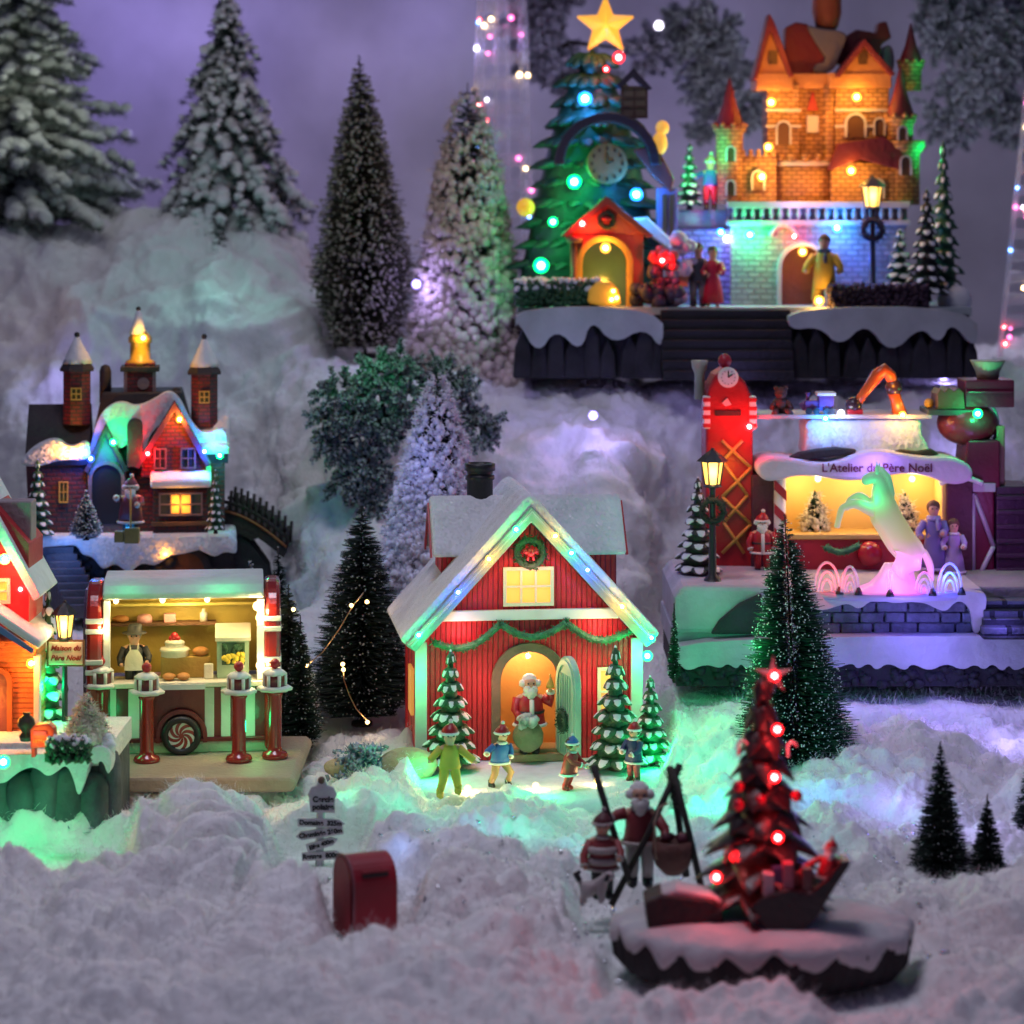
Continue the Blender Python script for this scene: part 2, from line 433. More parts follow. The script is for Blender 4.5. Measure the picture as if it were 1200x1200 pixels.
heightsheet('snow_slope', np.linspace(-6.5, 6.5, 560), np.concatenate([np.linspace(17.3, 17.8, 60), np.linspace(17.82, 26.5, 400)]), H2,
            lambda X, Y: .3+.85*sm(18.2, 20.5, Y)*(1-sm(1.1, 1.6, X)*(1-sm(20.2, 20.8, Y)))+.15*sm(20.3, 21.5, Y)*sm(-1.2, -2.0, X), 41, nf=130000, flen=.075, fw=.0012, fine=.95, soft=.68)
# hanging grey cloth at the back
def backdrop():
    xs = np.linspace(-9, 9, 220); zs = np.linspace(-.5, 10, 90)
    X, Z = np.meshgrid(xs, zs)
    Yb = 28.3 + .05*np.sin(X*1.1+np.sin(Z*.9)*1.5)+.03*np.sin(X*2.7+1+1.3*Z)+.02*np.sin(X*4.1-1.9*Z)
    P = np.stack([X, Yb, Z], -1).reshape(-1,3)
    m = M('grey_cloth', (.56,.53,.56), rough=.95, var=.3, vscale=.55, bump=.25, bscale=60, spec=.1)
    setp(npmesh('backdrop', P, grid_faces(220, 90), m, origin=(0,28,-.5)), kind='structure')
backdrop()

# ------------------------------------------------------------------ trees
ICO_V = None
def ico():
    global ICO_V, ICO_F
    if ICO_V is None:
        bm = bmesh.new(); bmesh.ops.create_icosphere(bm, subdivisions=1, radius=1)
        ICO_V = np.array([v.co[:] for v in bm.verts]); ICO_F = np.array([[v.index for v in f.verts] for f in bm.faces]); bm.free()
    return ICO_V, ICO_F
OCT_V = np.array([[1,0,0],[-1,0,0],[0,1,0],[0,-1,0],[0,0,1],[0,0,-1]], float)
OCT_F = np.array([[0,2,4],[2,1,4],[1,3,4],[3,0,4],[2,0,5],[1,2,5],[3,1,5],[0,3,5]])
def scatter(Pts, R, tv, tf, seed, squash=None):
    """copies of a little template at many points, randomly turned -> V, F"""
    r = np.random.default_rng(seed); n = len(Pts)
    q = r.normal(size=(n,4)); q /= np.linalg.norm(q, axis=1)[:,None]
    w,x,y,z = q.T
    Rm = np.stack([1-2*(y*y+z*z), 2*(x*y-z*w), 2*(x*z+y*w), 2*(x*y+z*w), 1-2*(x*x+z*z), 2*(y*z-x*w), 2*(x*z-y*w), 2*(y*z+x*w), 1-2*(x*x+y*y)], -1).reshape(n,3,3)
    t = tv[None]*(1+r.uniform(-.28, .28, (n, len(tv), 1)))
    V = np.einsum('nij,nkj->nki', Rm, t)*np.asarray(R)[:,None,None]
    if squash is not None: V = V*np.asarray(squash)
    V = V+np.asarray(Pts)[:,None,:]
    Fc = (tf[None]+(np.arange(n)*len(tv))[:,None,None]).reshape(-1, 3)
    return V.reshape(-1,3), Fc
def conepts(n, r, cx, cd, row0, row1, R, seed, power=.9, rmin=.1, rings=0, ph=0):
    """points near the surface of a bristle cone (frame coords) + axis points"""
    g = np.random.default_rng(seed)
    t = 1-np.sqrt(g.uniform(0, 1, n)); t = np.clip(t, 0, .995)
    if rings: t = np.clip((np.floor(t*rings)+.5+g.normal(0, .26, n))/rings, 0, .995)
    a = g.uniform(0, 2*PI, n)
    if rings: t = np.clip(t+(a/(2*PI)-.5)/rings, 0, .995)
    rad = R*np.maximum((1-t)**power, .03)*(rmin+(1-rmin)*np.ones(n))
    return g, t, a, rad
def brush_tree(name, label, cat, fr, cx, cd, row0, row1, R, n=4000, tips=800, mat=None, frost=None, power=.85, rings=0, seed=1, group=None, droop=.1, wd=.8, tipr=.9, stemh=.04, jitter=.24, inner=.1, lean=0, lower=.1):
    """bottle-brush tree: wire stem, radial bristles, flock on the tips"""
    mat = mat or DGREEN; frost = frost or FROST
    T = thing(name, label, cat, fr, (cx, cd, row0), group)
    h = row0-row1
    mb = MB(fr)
    mb.lathe(cx, cd, [(R*.2, row0), (R*.2, row0-h*.018)], 12); mb.tube([(cx, cd, row0-h*.018), (cx+lean*h*.5, cd, row0-h*.5), (cx+lean*h, cd, row1+1)], [2.2, 1.6, .6], 6)
    mb.build('trunk', DWOOD, T)
    g, t, a, rad = conepts(n, 0, cx, cd, row0, row1, R, seed, power, rings=rings)
    rad = rad*(1+g.normal(0, jitter*.5, n))
    rad = np.where(t < lower, rad*(.55+.45*t/lower), rad)
    hh = h*(stemh+(1-stemh)*t)
    base = np.stack([cx+lean*hh+inner*rad*np.cos(a), cd+inner*rad*np.sin(a), row0-hh+0*a], 1)
    tip = np.stack([cx+lean*hh+rad*np.cos(a), cd+rad*np.sin(a), row0-hh+droop*rad*g.uniform(-.4, 1, n)-.1*rad], 1)
    B, E = fr.wa(base), fr.wa(tip)
    d = E-B; d /= np.linalg.norm(d, axis=1)[:,None]+1e-9
    q = g.normal(size=(n,3)); s = np.cross(d, q); s /= np.linalg.norm(s, axis=1)[:,None]+1e-9
    w = (wd*fr.k*g.uniform(.6, 1.3, n))[:,None]
    V = np.stack([B-s*w, B+s*w, E+s*w*.5, E-s*w*.5], 1).reshape(-1,3)
    Fc = (np.arange(n)*4)[:,None]+np.array([[0,1,2,3]])
    npmesh('bristles', V, Fc, mat, T, smooth=False)
    if tips:
        k = g.choice(n, min(tips, n), replace=False)
        v, f = scatter(E[k], fr.k*tipr*g.uniform(.5, 1.4, len(k)), OCT_V if tipr < 1.6 else ico()[0], OCT_F if tipr < 1.6 else ico()[1], seed)
        npmesh('frost', v, f, frost, T)
    return T
def flocked_cone(name, label, fr, cx, cd, row0, row1, R, n=900, blob=6, mat=None, power=.85, seed=2, group=None, under=None, rings=9):
    """cone tree thick with clumps of snow flock over dark twigs"""
    T = brush_tree(name, label, 'tree', fr, cx, cd, row0, row1, R*.97, n=3200, tips=0, mat=under or DGREEN, power=power, seed=seed, group=group, droop=.3, wd=1.2)
    g, t, a, rad = conepts(n, 0, cx, cd, row0, row1, R, seed+5, power)
    h = row0-row1
    rad = rad*(1+g.normal(0, .06, n))
    P = np.stack([cx+rad*np.cos(a), cd+rad*np.sin(a), row0-h*(.02+.98*t)+g.normal(0, 1.5, n)], 1)
    sz = fr.k*blob*(.45+.75*(1-t))*g.uniform(.5, 1.25, n)
    v, f = scatter(fr.wa(P), sz, ico()[0], ico()[1], seed, squash=(1,1,1.15))
    P2 = fr.wa(P); k = g.choice(n, n*8); nn = np.stack([np.cos(a), np.sin(a), 0*a+.2], 1)[k]
    fv, ff = fuzz(P2[k]+g.normal(0, 1, (len(k),3))*sz[k][:,None]*.7, nn, len(k), fr.k*7, fr.k*.5, seed)
    tri = np.concatenate([ff[:,[0,1,2]], ff[:,[0,2,3]]])
    npmesh('snow_flock', np.concatenate([v, fv]), np.concatenate([f, tri+len(v)]), mat or FROST, T)
    return T
def flocked_fir(name, label, fr, cx, cd, row0, row1, R, whorls=9, per=9, seed=4, snow=None, droop=.55, red=False, thick=1.0, group=None, needle=None):
    """fir of drooping branches: dark needles under, fat snow on top"""
    g = np.random.default_rng(seed); snow = snow or FROST
    T = thing(name, label, 'tree', fr, (cx, cd, row0), group)
    h = row0-row1
    mb = MB(fr); mb.tube([(cx,cd,row0),(cx,cd,row0-h*.5),(cx,cd,row1+3)], [R*.07, R*.05, 1.2], 8); mb.build('trunk', DWOOD, T)
    nb, br = [], []; sp, sr = [], []
    total = whorls*per
    for bi in range(total):
        t = (bi+g.uniform(0, 1))/total; t = .97*(1-math.sqrt(1-t))**.9*1.0 if False else .97*t**1.25
        L = R*(1-t)**.85+R*.05
        a = bi*2.39996+g.uniform(-.3, .3); Lj = L*g.uniform(.7, 1.15); dr = droop*g.uniform(.5, 1.4)
        steps = max(5, int(Lj/4.5))
        for q in range(steps+1):
            u = q/steps; rr = Lj*u; z = row0-h*(.08+.9*t)-rr*.18+dr*rr*u
            x, d = cx+rr*math.cos(a), cd+rr*math.sin(a); wdt = thick*(7.5-3*u)*(1-.5*t)
            for s in range(3): nb.append((x+g.normal(0,2.4), d+g.normal(0,2.4), z+4)); br.append(wdt)
            if u > .18:
                if g.uniform() < .8: sp.append((x+g.normal(0,2), d+g.normal(0,2), z-2+g.normal(0,1.2))); sr.append(wdt*g.uniform(.7, 1.5)*.72)
    nb = fr.wa(nb); n = len(nb)
    dirs = g.normal(size=(n*5,3)); dirs[:,2] = dirs[:,2]*.6-.3; dirs /= np.linalg.norm(dirs, axis=1)[:,None]
    B = np.repeat(nb, 5, 0); E = B+dirs*(np.repeat(br, 5)*fr.k*1.25)[:,None]
    s = np.cross(dirs, g.normal(size=(n*5,3))); s /= np.linalg.norm(s, axis=1)[:,None]; w = fr.k*.9
    V = np.stack([B-s*w, B+s*w, E+s*w*.4, E-s*w*.4], 1).reshape(-1,3)
    npmesh('needles', V, (np.arange(n*5)*4)[:,None]+np.array([[0,1,2,3]]), needle or DGREEN, T, smooth=False)
    v, f = scatter(fr.wa(sp), np.array(sr)*fr.k, ico()[0], ico()[1], seed, squash=(1.1,1.1,.85))
    npmesh('snow_load', v, f, snow, T)
    return T
def resin_pine(name, label, fr, cx, cd, row0, row1, R, tiers=7, lobes=11, seed=1, green=None, tip=.5, group=None, pointy=.2, dz=.9, trunk=True, snowmat=None, cat='tree', n=None, fd=1.0, T=None, pw=.92, core=.62):
    """cast-resin Christmas tree: overlapping scalloped tiers with painted snow on every lobe"""
    random.seed(seed); green = green or PINE
    T = T or thing(name, label, cat, fr, (cx, cd, row0), group)
    h = row0-row1
    if trunk:
        mb = MB(fr); mb.lathe(cx, cd, [(R*.22, row0), (R*.14, row0-h*.12)], 8); mb.build('trunk', DWOOD, T)
    mb = MB(fr); sn = MB(fr)
    def lobe(m, a, r_in, r_out, z, Wd, th, drop, u0=0, lift=0, pt=1.0):
        ns, nr = 8, 6; vs = []; fs = []
        ca, sa = math.cos(a), math.sin(a)
        for q in range(nr+1):
            u = u0+(1-u0)*q/nr; e = max(.04, math.sin(PI*min(1, .12+.88*u)**(1.25/pt))**.6) if pt < 1.4 else max(.03, (1-u)**.75*(.35+.65*min(1, u*4)))
            if u0 and q == 0: e *= .35
            rad = r_in+(r_out-r_in)*u; zz = z+drop*u*u-lift
            for i in range(ns):
                b = 2*PI*i/ns; x = Wd*e*math.cos(b); y = th*e*math.sin(b)
                vs.append((cx+rad*ca-x*sa, cd+fd*(rad*sa+x*ca), zz-y))
        for q in range(nr):
            for i in range(ns): fs.append((q*ns+i, q*ns+(i+1)%ns, (q+1)*ns+(i+1)%ns, (q+1)*ns+i))
        fs.append(tuple(range(ns-1, -1, -1))); fs.append(tuple(nr*ns+i for i in range(ns))); m.add(vs, fs, True)
    mb.lathe(cx, cd, [(R*core, row0-h*.07), (R*core*.95*.45**pw, row0-h*.55), (R*core*.9*.2**pw, row0-h*.8), (R*.04, row0-h*.97)], 14, sd=fd)
    st = h*.93/tiers
    for k in range(tiers):
        t = k/tiers; r0 = R*((1-t)**pw*.97+.03); lb = max(5, int(lobes*(1-t*.5))); ph = random.uniform(0, 6)
        zc = row0-h*.055-h*.94*t
        for i in range(lb):
            a = ph+2*PI*i/lb+random.uniform(-.12, .12); ro = r0*random.uniform(.9, 1.08); wd = PI*r0/lb*(1.05 if pointy < .45 else 1.5)
            zz = zc-st*.62+random.uniform(-.08, .08)*st
            lobe(mb, a, r0*.15, ro, zz, wd, st*.3*dz**.5, st*.55*dz, pt=1.0 if pointy < .45 else 2)
            if tip:
                q = random.uniform(.75, 1.1)
                lobe(sn, a, r0*.15, ro*1.015, zz, wd*.95*q*min(1, .55+tip*.4), st*.2*min(1.2, .5+tip*.5), st*.55, u0=.5+.12*random.random(), lift=st*.13)
    mb.lathe(cx, cd, [(R*.13, row0-h*.9), (R*.1, row0-h*.95), (1, row1)], 8)
    if tip: sn.lathe(cx, cd, [(R*.07, row0-h*.955), (R*.06, row0-h*.975), (.8, row1-1)], 8)
    mb.build('foliage', green, T)
    if tip: sn.build('snow_tips', snowmat or SNOW, T)
    return T
# ------------------------------------------------------------------ figurines
def skinmesh(name, fr, px, d, row, Hh, verts, edges, mat, parent, yaw=0, sub=2, root=0):
    """one continuous body grown with the Skin modifier; verts: (x, y, z, r) in body heights"""
    c, s = math.cos(yaw), math.sin(yaw)
    P = [fr.w((px+(x*c-y*s)*Hh, d+(x*s+y*c)*Hh, row-z*Hh)) for x, y, z, r in verts]
    me = bpy.data.meshes.new(name); og = WL[parent]
    me.from_pydata([tuple(p-og) for p in P], edges, [])
    me.materials.append(mat)
    o = bpy.data.objects.new(name, me); C.objects.link(o); o.parent = parent; WL[o] = og.copy()
    sk = o.modifiers.new('skin', 'SKIN'); sk.use_smooth_shade = True
    sv = me.skin_vertices[0].data
    for i, v in enumerate(verts):
        sv[i].radius = (v[3]*Hh*fr.k,)*2; sv[i].use_root = (i == root)
    ss = o.modifiers.new('subsurf', 'SUBSURF'); ss.levels = sub; ss.render_levels = sub
    return o
def figure(fr, px, d, row, Hh, label, group=None, yaw=0, coat=None, pants=None, hat=None, trim=None, boots=None, hair=None, beard=False, skirt=False, lh=None, rh=None, le=None, re_=None, lk=None, rk=None, lf=None, rf=None, lean=(0,0), hem=.44, belt=False, fat=1.0, skin=None, hatkind='pom', scarf=None, apron=None, headup=0, head=1.15, cat='figurine', name='figurine', face=True):
    """lh/rh hands, le/re elbows, lk/rk knees, lf/rf feet as (x,y,z) in body heights; facing -y; right is +x"""
    T = thing(name, label, cat, fr, (px, d, row), group)
    skin = skin or SKIN
    lx, ly = lean
    q = lambda x, y, z: (x+lx*z, y+ly*z, z)
    sh = q(0, 0, .70)
    lh = lh or (-.2, -.06, .42); rh = rh or (.2, -.06, .42)
    shl = (sh[0]-.125*fat, sh[1], .70); shr = (sh[0]+.125*fat, sh[1], .70)
    mid = lambda a, b, o: tuple((a[i]+b[i])/2+o[i] for i in range(3))
    le = le or mid(shl, lh, (-.05, .03, -.03)); re_ = re_ or mid(shr, rh, (.05, .03, -.03))
    lf = lf or (-.075, 0, 0); rf = rf or (.075, 0, 0)
    hip = q(0, 0, .45)
    lk = lk or mid((hip[0]-.07, hip[1], .42), (lf[0], lf[1], lf[2]+.04), (0, -.02, 0)); rk = rk or mid((hip[0]+.07, hip[1], .42), (rf[0], rf[1], rf[2]+.04), (0, -.02, 0))
    hz = .86+headup; hd = q(0, 0, hz); R = .082*head
    V = [q(0,0,.46)+(.085*fat,), q(0,0,.58)+(.09*fat,), q(0,0,.70)+(.075,), q(0,0,.765)+(.045,), (hd[0], hd[1]-.005, hd[2]-.035, R*.82), (hd[0], hd[1], hd[2]+.03, R), (hd[0], hd[1]+.01, hd[2]+.085, R*.75),
         shl+(.045,), le+(.036,), lh+(.03,), shr+(.045,), re_+(.036,), rh+(.03,),
         (hip[0]-.07, hip[1], .42, .062), lk+(.048,), (lf[0], lf[1], lf[2]+.045, .036), (lf[0], lf[1]-.075, lf[2]+.025, .028),
         (hip[0]+.07, hip[1], .42, .062), rk+(.048,), (rf[0], rf[1], rf[2]+.045, .036), (rf[0], rf[1]-.075, rf[2]+.025, .028)]
    # hand tip and thumb
    def ext(a, b, f): return tuple(b[i]+(b[i]-a[i])*f for i in range(3))
    lt = ext(le, lh, .28); rt = ext(re_, rh, .28)
    V += [lt+(.022,), rt+(.022,), (lh[0]+.03, lh[1]-.035, lh[2]+.01, .014), (rh[0]-.03, rh[1]-.035, rh[2]+.01, .014)]
    E = [(0,1),(1,2),(2,3),(3,4),(4,5),(5,6),(2,7),(7,8),(8,9),(2,10),(10,11),(11,12),(0,13),(13,14),(14,15),(15,16),(0,17),(17,18),(18,19),(19,20),(9,21),(12,22),(9,23),(12,24)]
    skinmesh('body', fr, px, d, row, Hh, V, E, skin, T, yaw)
    c, s = math.cos(yaw), math.sin(yaw)
    tp = lambda x, y, z: (px+(x*c-y*s)*Hh, d+(x*s+y*c)*Hh, row-z*Hh)
    if coat:
        mb = MB(fr)
        prof = [(.15*fat*(1.25 if skirt else 1.08), hem), (.145*fat, .5), (.135*fat, .58), (.135*fat, .66), (.10, .735), (.05, .765)]
        if skirt: prof = [(.21*fat, .06), (.17*fat, .3), (.11*fat, .52)]+prof[3:]
        n = 14; vs = []; fs = []
        for r, z in prof:
            b = q(0,0,z)
            for i in range(n):
                a = 2*PI*i/n; vs.append(tp(b[0]+r*math.cos(a), b[1]+r*.8*math.sin(a), z))
        for k in range(len(prof)-1):
            for i in range(n): fs.append((k*n+i, k*n+(i+1)%n, (k+1)*n+(i+1)%n, (k+1)*n+i))
        fs.append(tuple(range(n-1,-1,-1)))
        mb.add(vs, fs, True)
        for a, b, e in ((shl, le, lh), (shr, re_, rh)):
            mb.tube([tp(*a), tp(*b), tp(*mid(b, e, (0,0,0))), tp(*ext(b, e, -.12))], [.062*Hh, .053*Hh, .05*Hh, .052*Hh], 8)
        mb.build('coat', coat, T)
        if trim:
            mb = MB(fr); z = .07 if skirt else hem+.005; r = (.215 if skirt else .165)*fat
            b = q(0,0,z); mb.tube([tp(b[0]+r*math.cos(2*PI*i/14), b[1]+r*.8*math.sin(2*PI*i/14), z) for i in range(15)], .022*Hh, 6)
            for b, e in ((le, lh), (re_, rh)):
                mb.tube([tp(*ext(b, e, -.2)), tp(*ext(b, e, -.06))], .058*Hh, 8)
            b = q(0,-.02,.755); mb.tube([tp(b[0]+.075*math.cos(2*PI*i/10), b[1]+.07*math.sin(2*PI*i/10), .75) for i in range(11)], .025*Hh, 6)
            mb.build('fur_trim', trim, T)
        if belt:
            b = q(0,0,.53); mb = MB(fr); mb.tube([tp(b[0]+.142*fat*math.cos(2*PI*i/14), b[1]+.118*fat*math.sin(2*PI*i/14), .53) for i in range(15)], .018*Hh, 6)
            mb.build('belt', BLACK, T)
            mb = MB(fr); z0 = q(0,-.12*fat,.5); mb.tube([tp(b[0], b[1]-.125*fat, .70), tp(b[0], b[1]-.135*fat, .56), tp(b[0], b[1]-.145*fat, hem)], .03*Hh, 6); mb.build('coat_front_trim', trim or WHITE, T)
    if pants:
        mb = MB(fr)
        for sg, kn, ft in ((-1, lk, lf), (1, rk, rf)):
            mb.tube([tp(hip[0]+sg*.06, hip[1], .47), tp(hip[0]+sg*.07, hip[1], .40), tp(*kn), tp(ft[0], ft[1], ft[2]+.09)], [.075*Hh, .077*Hh, .062*Hh, .054*Hh], 8)
        mb.build('trousers', pants, T)
    if boots:
        for ft in (lf, rf):
            mb = MB(fr); mb.tube([tp(ft[0], ft[1], ft[2]+.12), tp(ft[0], ft[1], ft[2]+.05), tp(ft[0], ft[1]+.005, ft[2]+.006)], [.055*Hh, .055*Hh, .05*Hh], 8)
            mb.tube([tp(ft[0], ft[1]+.02, ft[2]+.032), tp(ft[0], ft[1]-.06, ft[2]+.032), tp(ft[0], ft[1]-.1, ft[2]+.026)], [.042*Hh, .045*Hh, .026*Hh], 8)
            mb.build('boot', boots, T)
    hb = lambda x, y, z: tp(hd[0]+x, hd[1]+y, hd[2]+z)
    if face:
        for sg in (-1, 1):
            mb = MB(fr); p = hb(sg*R*.36, -R*.97, .03); mb.ball(p[0], p[1], p[2], R*.13*Hh, n=8, m=6); mb.build('eye', BLACK, T)
        mb = MB(fr); p = hb(0, -R*1.05, .0); mb.ball(p[0], p[1], p[2], R*.17*Hh, n=8, m=6); mb.build('nose', skin, T)
    if hair:
        mb = MB(fr); p = hb(0, R*.28, .045); mb.ball(p[0], p[1], p[2], R*1.06*Hh, sz=1.05, n=12, m=8, jit=.05); mb.build('hair', hair, T)
    if beard:
        mb = MB(fr)
        for x, y, z, r in ((0,-R*.72,-.075,.075), (-.045,-R*.6,-.05,.05), (.045,-R*.6,-.05,.05), (0,-R*.8,-.12,.055), (-.03,-R*1.0,-.018,.022), (.03,-R*1.0,-.018,.022)):
            p = hb(x, y, z); mb.ball(p[0], p[1], p[2], r*Hh, n=10, m=7, jit=.08)
        mb.build('beard', HAIRC, T)
        mb = MB(fr); 
        for x in (-R*.95, R*.95):
            p = hb(x, 0, .02); mb.ball(p[0], p[1], p[2], .05*Hh, n=8, m=6, jit=.1)
        p = hb(0, R*.45, .035); mb.ball(p[0], p[1], p[2], R*1.05*Hh, n=12, m=8, jit=.06); mb.build('hair', HAIRC, T)
    if hat:
        mb = MB(fr); z0 = R*.55
        if hatkind == 'brim':
            ring = [(R*1.75, z0), (R*1.75, z0+.012), (R*1.05, z0+.02), (R*1.0, z0+.12), (R*.8, z0+.14)]
        else:
            ring = [(R*1.08, z0-.02), (R*1.1, z0+.02), (R*.95, z0+.06), (R*.6, z0+.1), (R*.2, z0+.14)]
        n = 12; vs = []; fs = []
        for k, (r, z) in enumerate(ring):
            for i in range(n): vs.append(hb(r*math.cos(2*PI*i/n)+(k/4)**2*.02, r*math.sin(2*PI*i/n)+.01, z))
        for k in range(len(ring)-1):
            for i in range(n): fs.append((k*n+i, k*n+(i+1)%n, (k+1)*n+(i+1)%n, (k+1)*n+i))
        fs.append(tuple(len(ring)*n-n+i for i in range(n))); mb.add(vs, fs, True); ho = mb.build('hat', hat, T)
        if hatkind == 'pom':
            mb = MB(fr); mb.tube([hb(R*1.1*math.cos(2*PI*i/12), R*1.1*math.sin(2*PI*i/12)+.01, z0-.01) for i in range(13)], .022*Hh, 6)
            p = hb(.02, .01, z0+.16); mb.ball(p[0], p[1], p[2], .035*Hh, n=8, m=6); mb.build('hat_trim', trim or WHITE, ho)
    if scarf:
        mb = MB(fr); b = q(0,0,.765); mb.tube([tp(b[0]+.07*math.cos(2*PI*i/10), b[1]+.07*math.sin(2*PI*i/10), .765) for i in range(11)], .03*Hh, 6)
        mb.tube([tp(b[0]+.03, b[1]-.09, .75), tp(b[0]+.04, b[1]-.13, .6)], .025*Hh, 6); mb.build('scarf', scarf, T)
    if apron:
        mb = MB(fr); n = 8; vs = []; fs = []
        for k, (w, z, r) in enumerate(((.13*fat, hem-.06, .185*fat), (.125*fat, .5, .165*fat), (.11*fat, .58, .153*fat), (.06, .69, .135*fat))):
            for i in range(n+1):
                a = -PI/2+(i/n-.5)*2*math.asin(min(1, w/r)*.98); b = q(0,0,z); vs.append(tp(b[0]+r*math.cos(a), b[1]+r*.82*math.sin(a), z))
        for k in range(3):
            for i in range(n): fs.append((k*(n+1)+i, k*(n+1)+i+1, (k+1)*(n+1)+i+1, (k+1)*(n+1)+i))
        mb.add(vs, fs, True)
        for sg in (-1,1): b = q(0,0,.7); mb.tube([tp(b[0]+sg*.055, b[1]-.1, .69), tp(b[0]+sg*.06, b[1]-.02, .765)], .012*Hh, 6)
        mb.build('apron', apron, T)
    return T
def at_z(z, row):
    """frame at the depth where height z shows at that photo row"""
    return Fr((CZ-z)*F/(row-HY))
def arch(cx, r, spring, bottom, n=14, close=True):
    pts = [(cx-r, bottom)]+[(cx-r*math.cos(PI*i/n), spring-r*math.sin(PI*i/n)) for i in range(n+1)]+[(cx+r, bottom)]
    return pts
def archband(mb, cx, r0, r1, spring, bottom, d0, d1, n=14):
    o = arch(cx, r1, spring, bottom, n); i = arch(cx, r0, spring, bottom, n)
    mb.prism(o+i[::-1], d0, d1)
def window(parent, fr, x0, x1, r0, r1, d, nx, ny, frame, pane, bar=2.5, wd=4):
    mb = MB(fr); mb.box(x0, x1, d, d+1.5, r0, r1)
    w = None
    fb = MB(fr)
    fb.box(x0-wd, x1+wd, d-3, d-.2, r0-wd, r0); fb.box(x0-wd, x1+wd, d-3, d-.2, r1, r1+wd)
    fb.box(x0-wd, x0, d-2.8, d-.2, r0, r1); fb.box(x1, x1+wd, d-2.8, d-.2, r0, r1)
    for i in range(1, nx): x = x0+(x1-x0)*i/nx; fb.box(x-bar/2, x+bar/2, d-2.4, d-.2, r0, r1)
    for i in range(1, ny): r = r0+(r1-r0)*i/ny; fb.box(x0, x1, d-2.2, d-.2, r-bar/2, r+bar/2)
    w = fb.build('window', frame, parent); mb.build('pane', pane, w)
    return w
def wreath(parent, fr, cx, d, row, R, mat=None, name='wreath', bow=RED, seed=3):
    random.seed(seed); mb = MB(fr)
    for i in range(150):
        a = random.uniform(0, 2*PI); b = random.uniform(0, 2*PI); q = R*.75+R*.28*math.cos(b)
        x, r, dd = cx+q*math.cos(a), row+q*math.sin(a), d+R*.28*math.sin(b)
        u = Vector((random.gauss(0,1), random.gauss(0,1), random.gauss(0,1))).normalized()*R*.26
        mb.tube([(x,dd,r), (x+u.x, dd+u.y, r+u.z)], [R*.05, R*.02], 3)
    mb.ring(cx, d, row, R*.75, R*.2, 20, 6)
    o = mb.build(name, mat or GREENB, parent)
    if bow:
        mb = MB(fr)
        mb.ball(cx, d-R*.3, row-R*.1, R*.28, sz=1); mb.ball(cx-R*.28, d-R*.28, row-R*.15, R*.22, sz=.8); mb.ball(cx+R*.28, d-R*.28, row-R*.15, R*.22, sz=.8)
        mb.tube([(cx-R*.1, d-R*.3, row), (cx-R*.2, d-R*.32, row+R*.4)], R*.09, 5); mb.tube([(cx+R*.1, d-R*.3, row), (cx+R*.2, d-R*.32, row+R*.4)], R*.09, 5)
        mb.build('bow', bow, o)
    return o
REDPLANK = M('red_planks', (.62,.014,.03), rough=.5, var=.22, vscale=5, bump=.6, pat='vplank', pscale=9)
AMBERWALL = M('amber_wall', (.55,.3,.1), rough=.6, var=.12, bump=.2)
PANE = glow('lit_pane', (1,.4,.04), .75)
WARMPANE = glow('dim_lit_pane', (1,.45,.08), .35)
ARCHST = M('arch_stone', (.22,.15,.1), rough=.7, var=.3, bump=.6)
TEALLITDOOR = M('teal_lit_paint', (.3,.5,.4), rough=.45, bump=.2)  # teal light on the barn door is put into its colour
GARL = M('tinsel_green', (.03,.2,.09), rough=.4, var=.5, vscale=20, bump=.8, bscale=60)

# ---- plinth of the barn
fr = Fr(17.0, math.radians(7), 490)
pl = MB(Fr(17.0))
pl.lathe(628, 20, [(160, 925), (165, 912), (164, 899), (156, 893.6)], 40, lob=5, lamp=.03, sx=1.0, sd=1.36)
barn_plinth = pl.build('snowy_plinth', SNOW, bev=0, label='white snow plinth lit green under the red barn with the open door', cat='base')
# ---- barn
H = thing('barn', 'red plank barn with snowy gable roof, coloured lights and an open arched door', 'house', fr, (621, 95, 893))
mb = MB(fr)
ar = arch(621, 34, 800, 893)
mb.prism([(490,893)]+ar+[(752,893),(752,756),(621,612),(490,756)], 0, 7)
mb.box(490, 497, 7, 190, 752, 893); mb.box(745, 752, 7, 190, 752, 893)
mb.prism([(497,893),(745,893),(745,752),(621,615),(497,752)], 183, 190)
mb.build('wall', REDPLANK, H)
mb = MB(fr); mb.box(560, 682, 60, 63, 740, 892.5); mb.box(560, 562, 7.5, 60, 740, 892.5); mb.box(680, 682, 7.5, 60, 740, 892.5); mb.box(562, 680, 7.5, 60, 738, 740); mb.box(562, 680, 7.5, 60, 890, 892.5)
mb.build('inner_room', AMBERWALL, H)
lamp(H, fr, (621, 20, 770), 'warm', 6, .03)
bulb(H, fr, (621, 9, 773), 'warm', 2.5, 0, 20, name='room_light')
mb = MB(fr); archband(mb, 621, 34, 45, 800, 893, -5, 0); mb.build('door_arch', ARCHST, H, bev=1)
mb = MB(fr); mb.box(576, 668, -16, -5.2, 884, 893); mb.box(582, 660, -5.2, 30, 880, 889.5); mb.build('doorstep', M('step_wood', (.25,.2,.12), var=.3, bump=.5), H, bev=1)
# door leaf
fd = Fr(17.0, math.radians(-72), 655.8, 20.4)
mb = MB(fd); A = arch(655.8+34, 33, 800, 884); mb.prism(A, 16.4, 24.4); dl = mb.build('door', TEALLITDOOR, H, bev=1.2)
mb = MB(fd); archband(mb, 655.8+34, 25, 31, 802, 880, 14.6, 16.3)
for i in range(1, 6): mb.box(655.8+10+i*8-1, 655.8+10+i*8+1, 14.8, 16.3, 788, 880)
mb.build('door_trim', TEALLITDOOR, dl)
wreath(dl, fd, 655.8+34, 12, 842, 14, name='door_garland', bow=None)
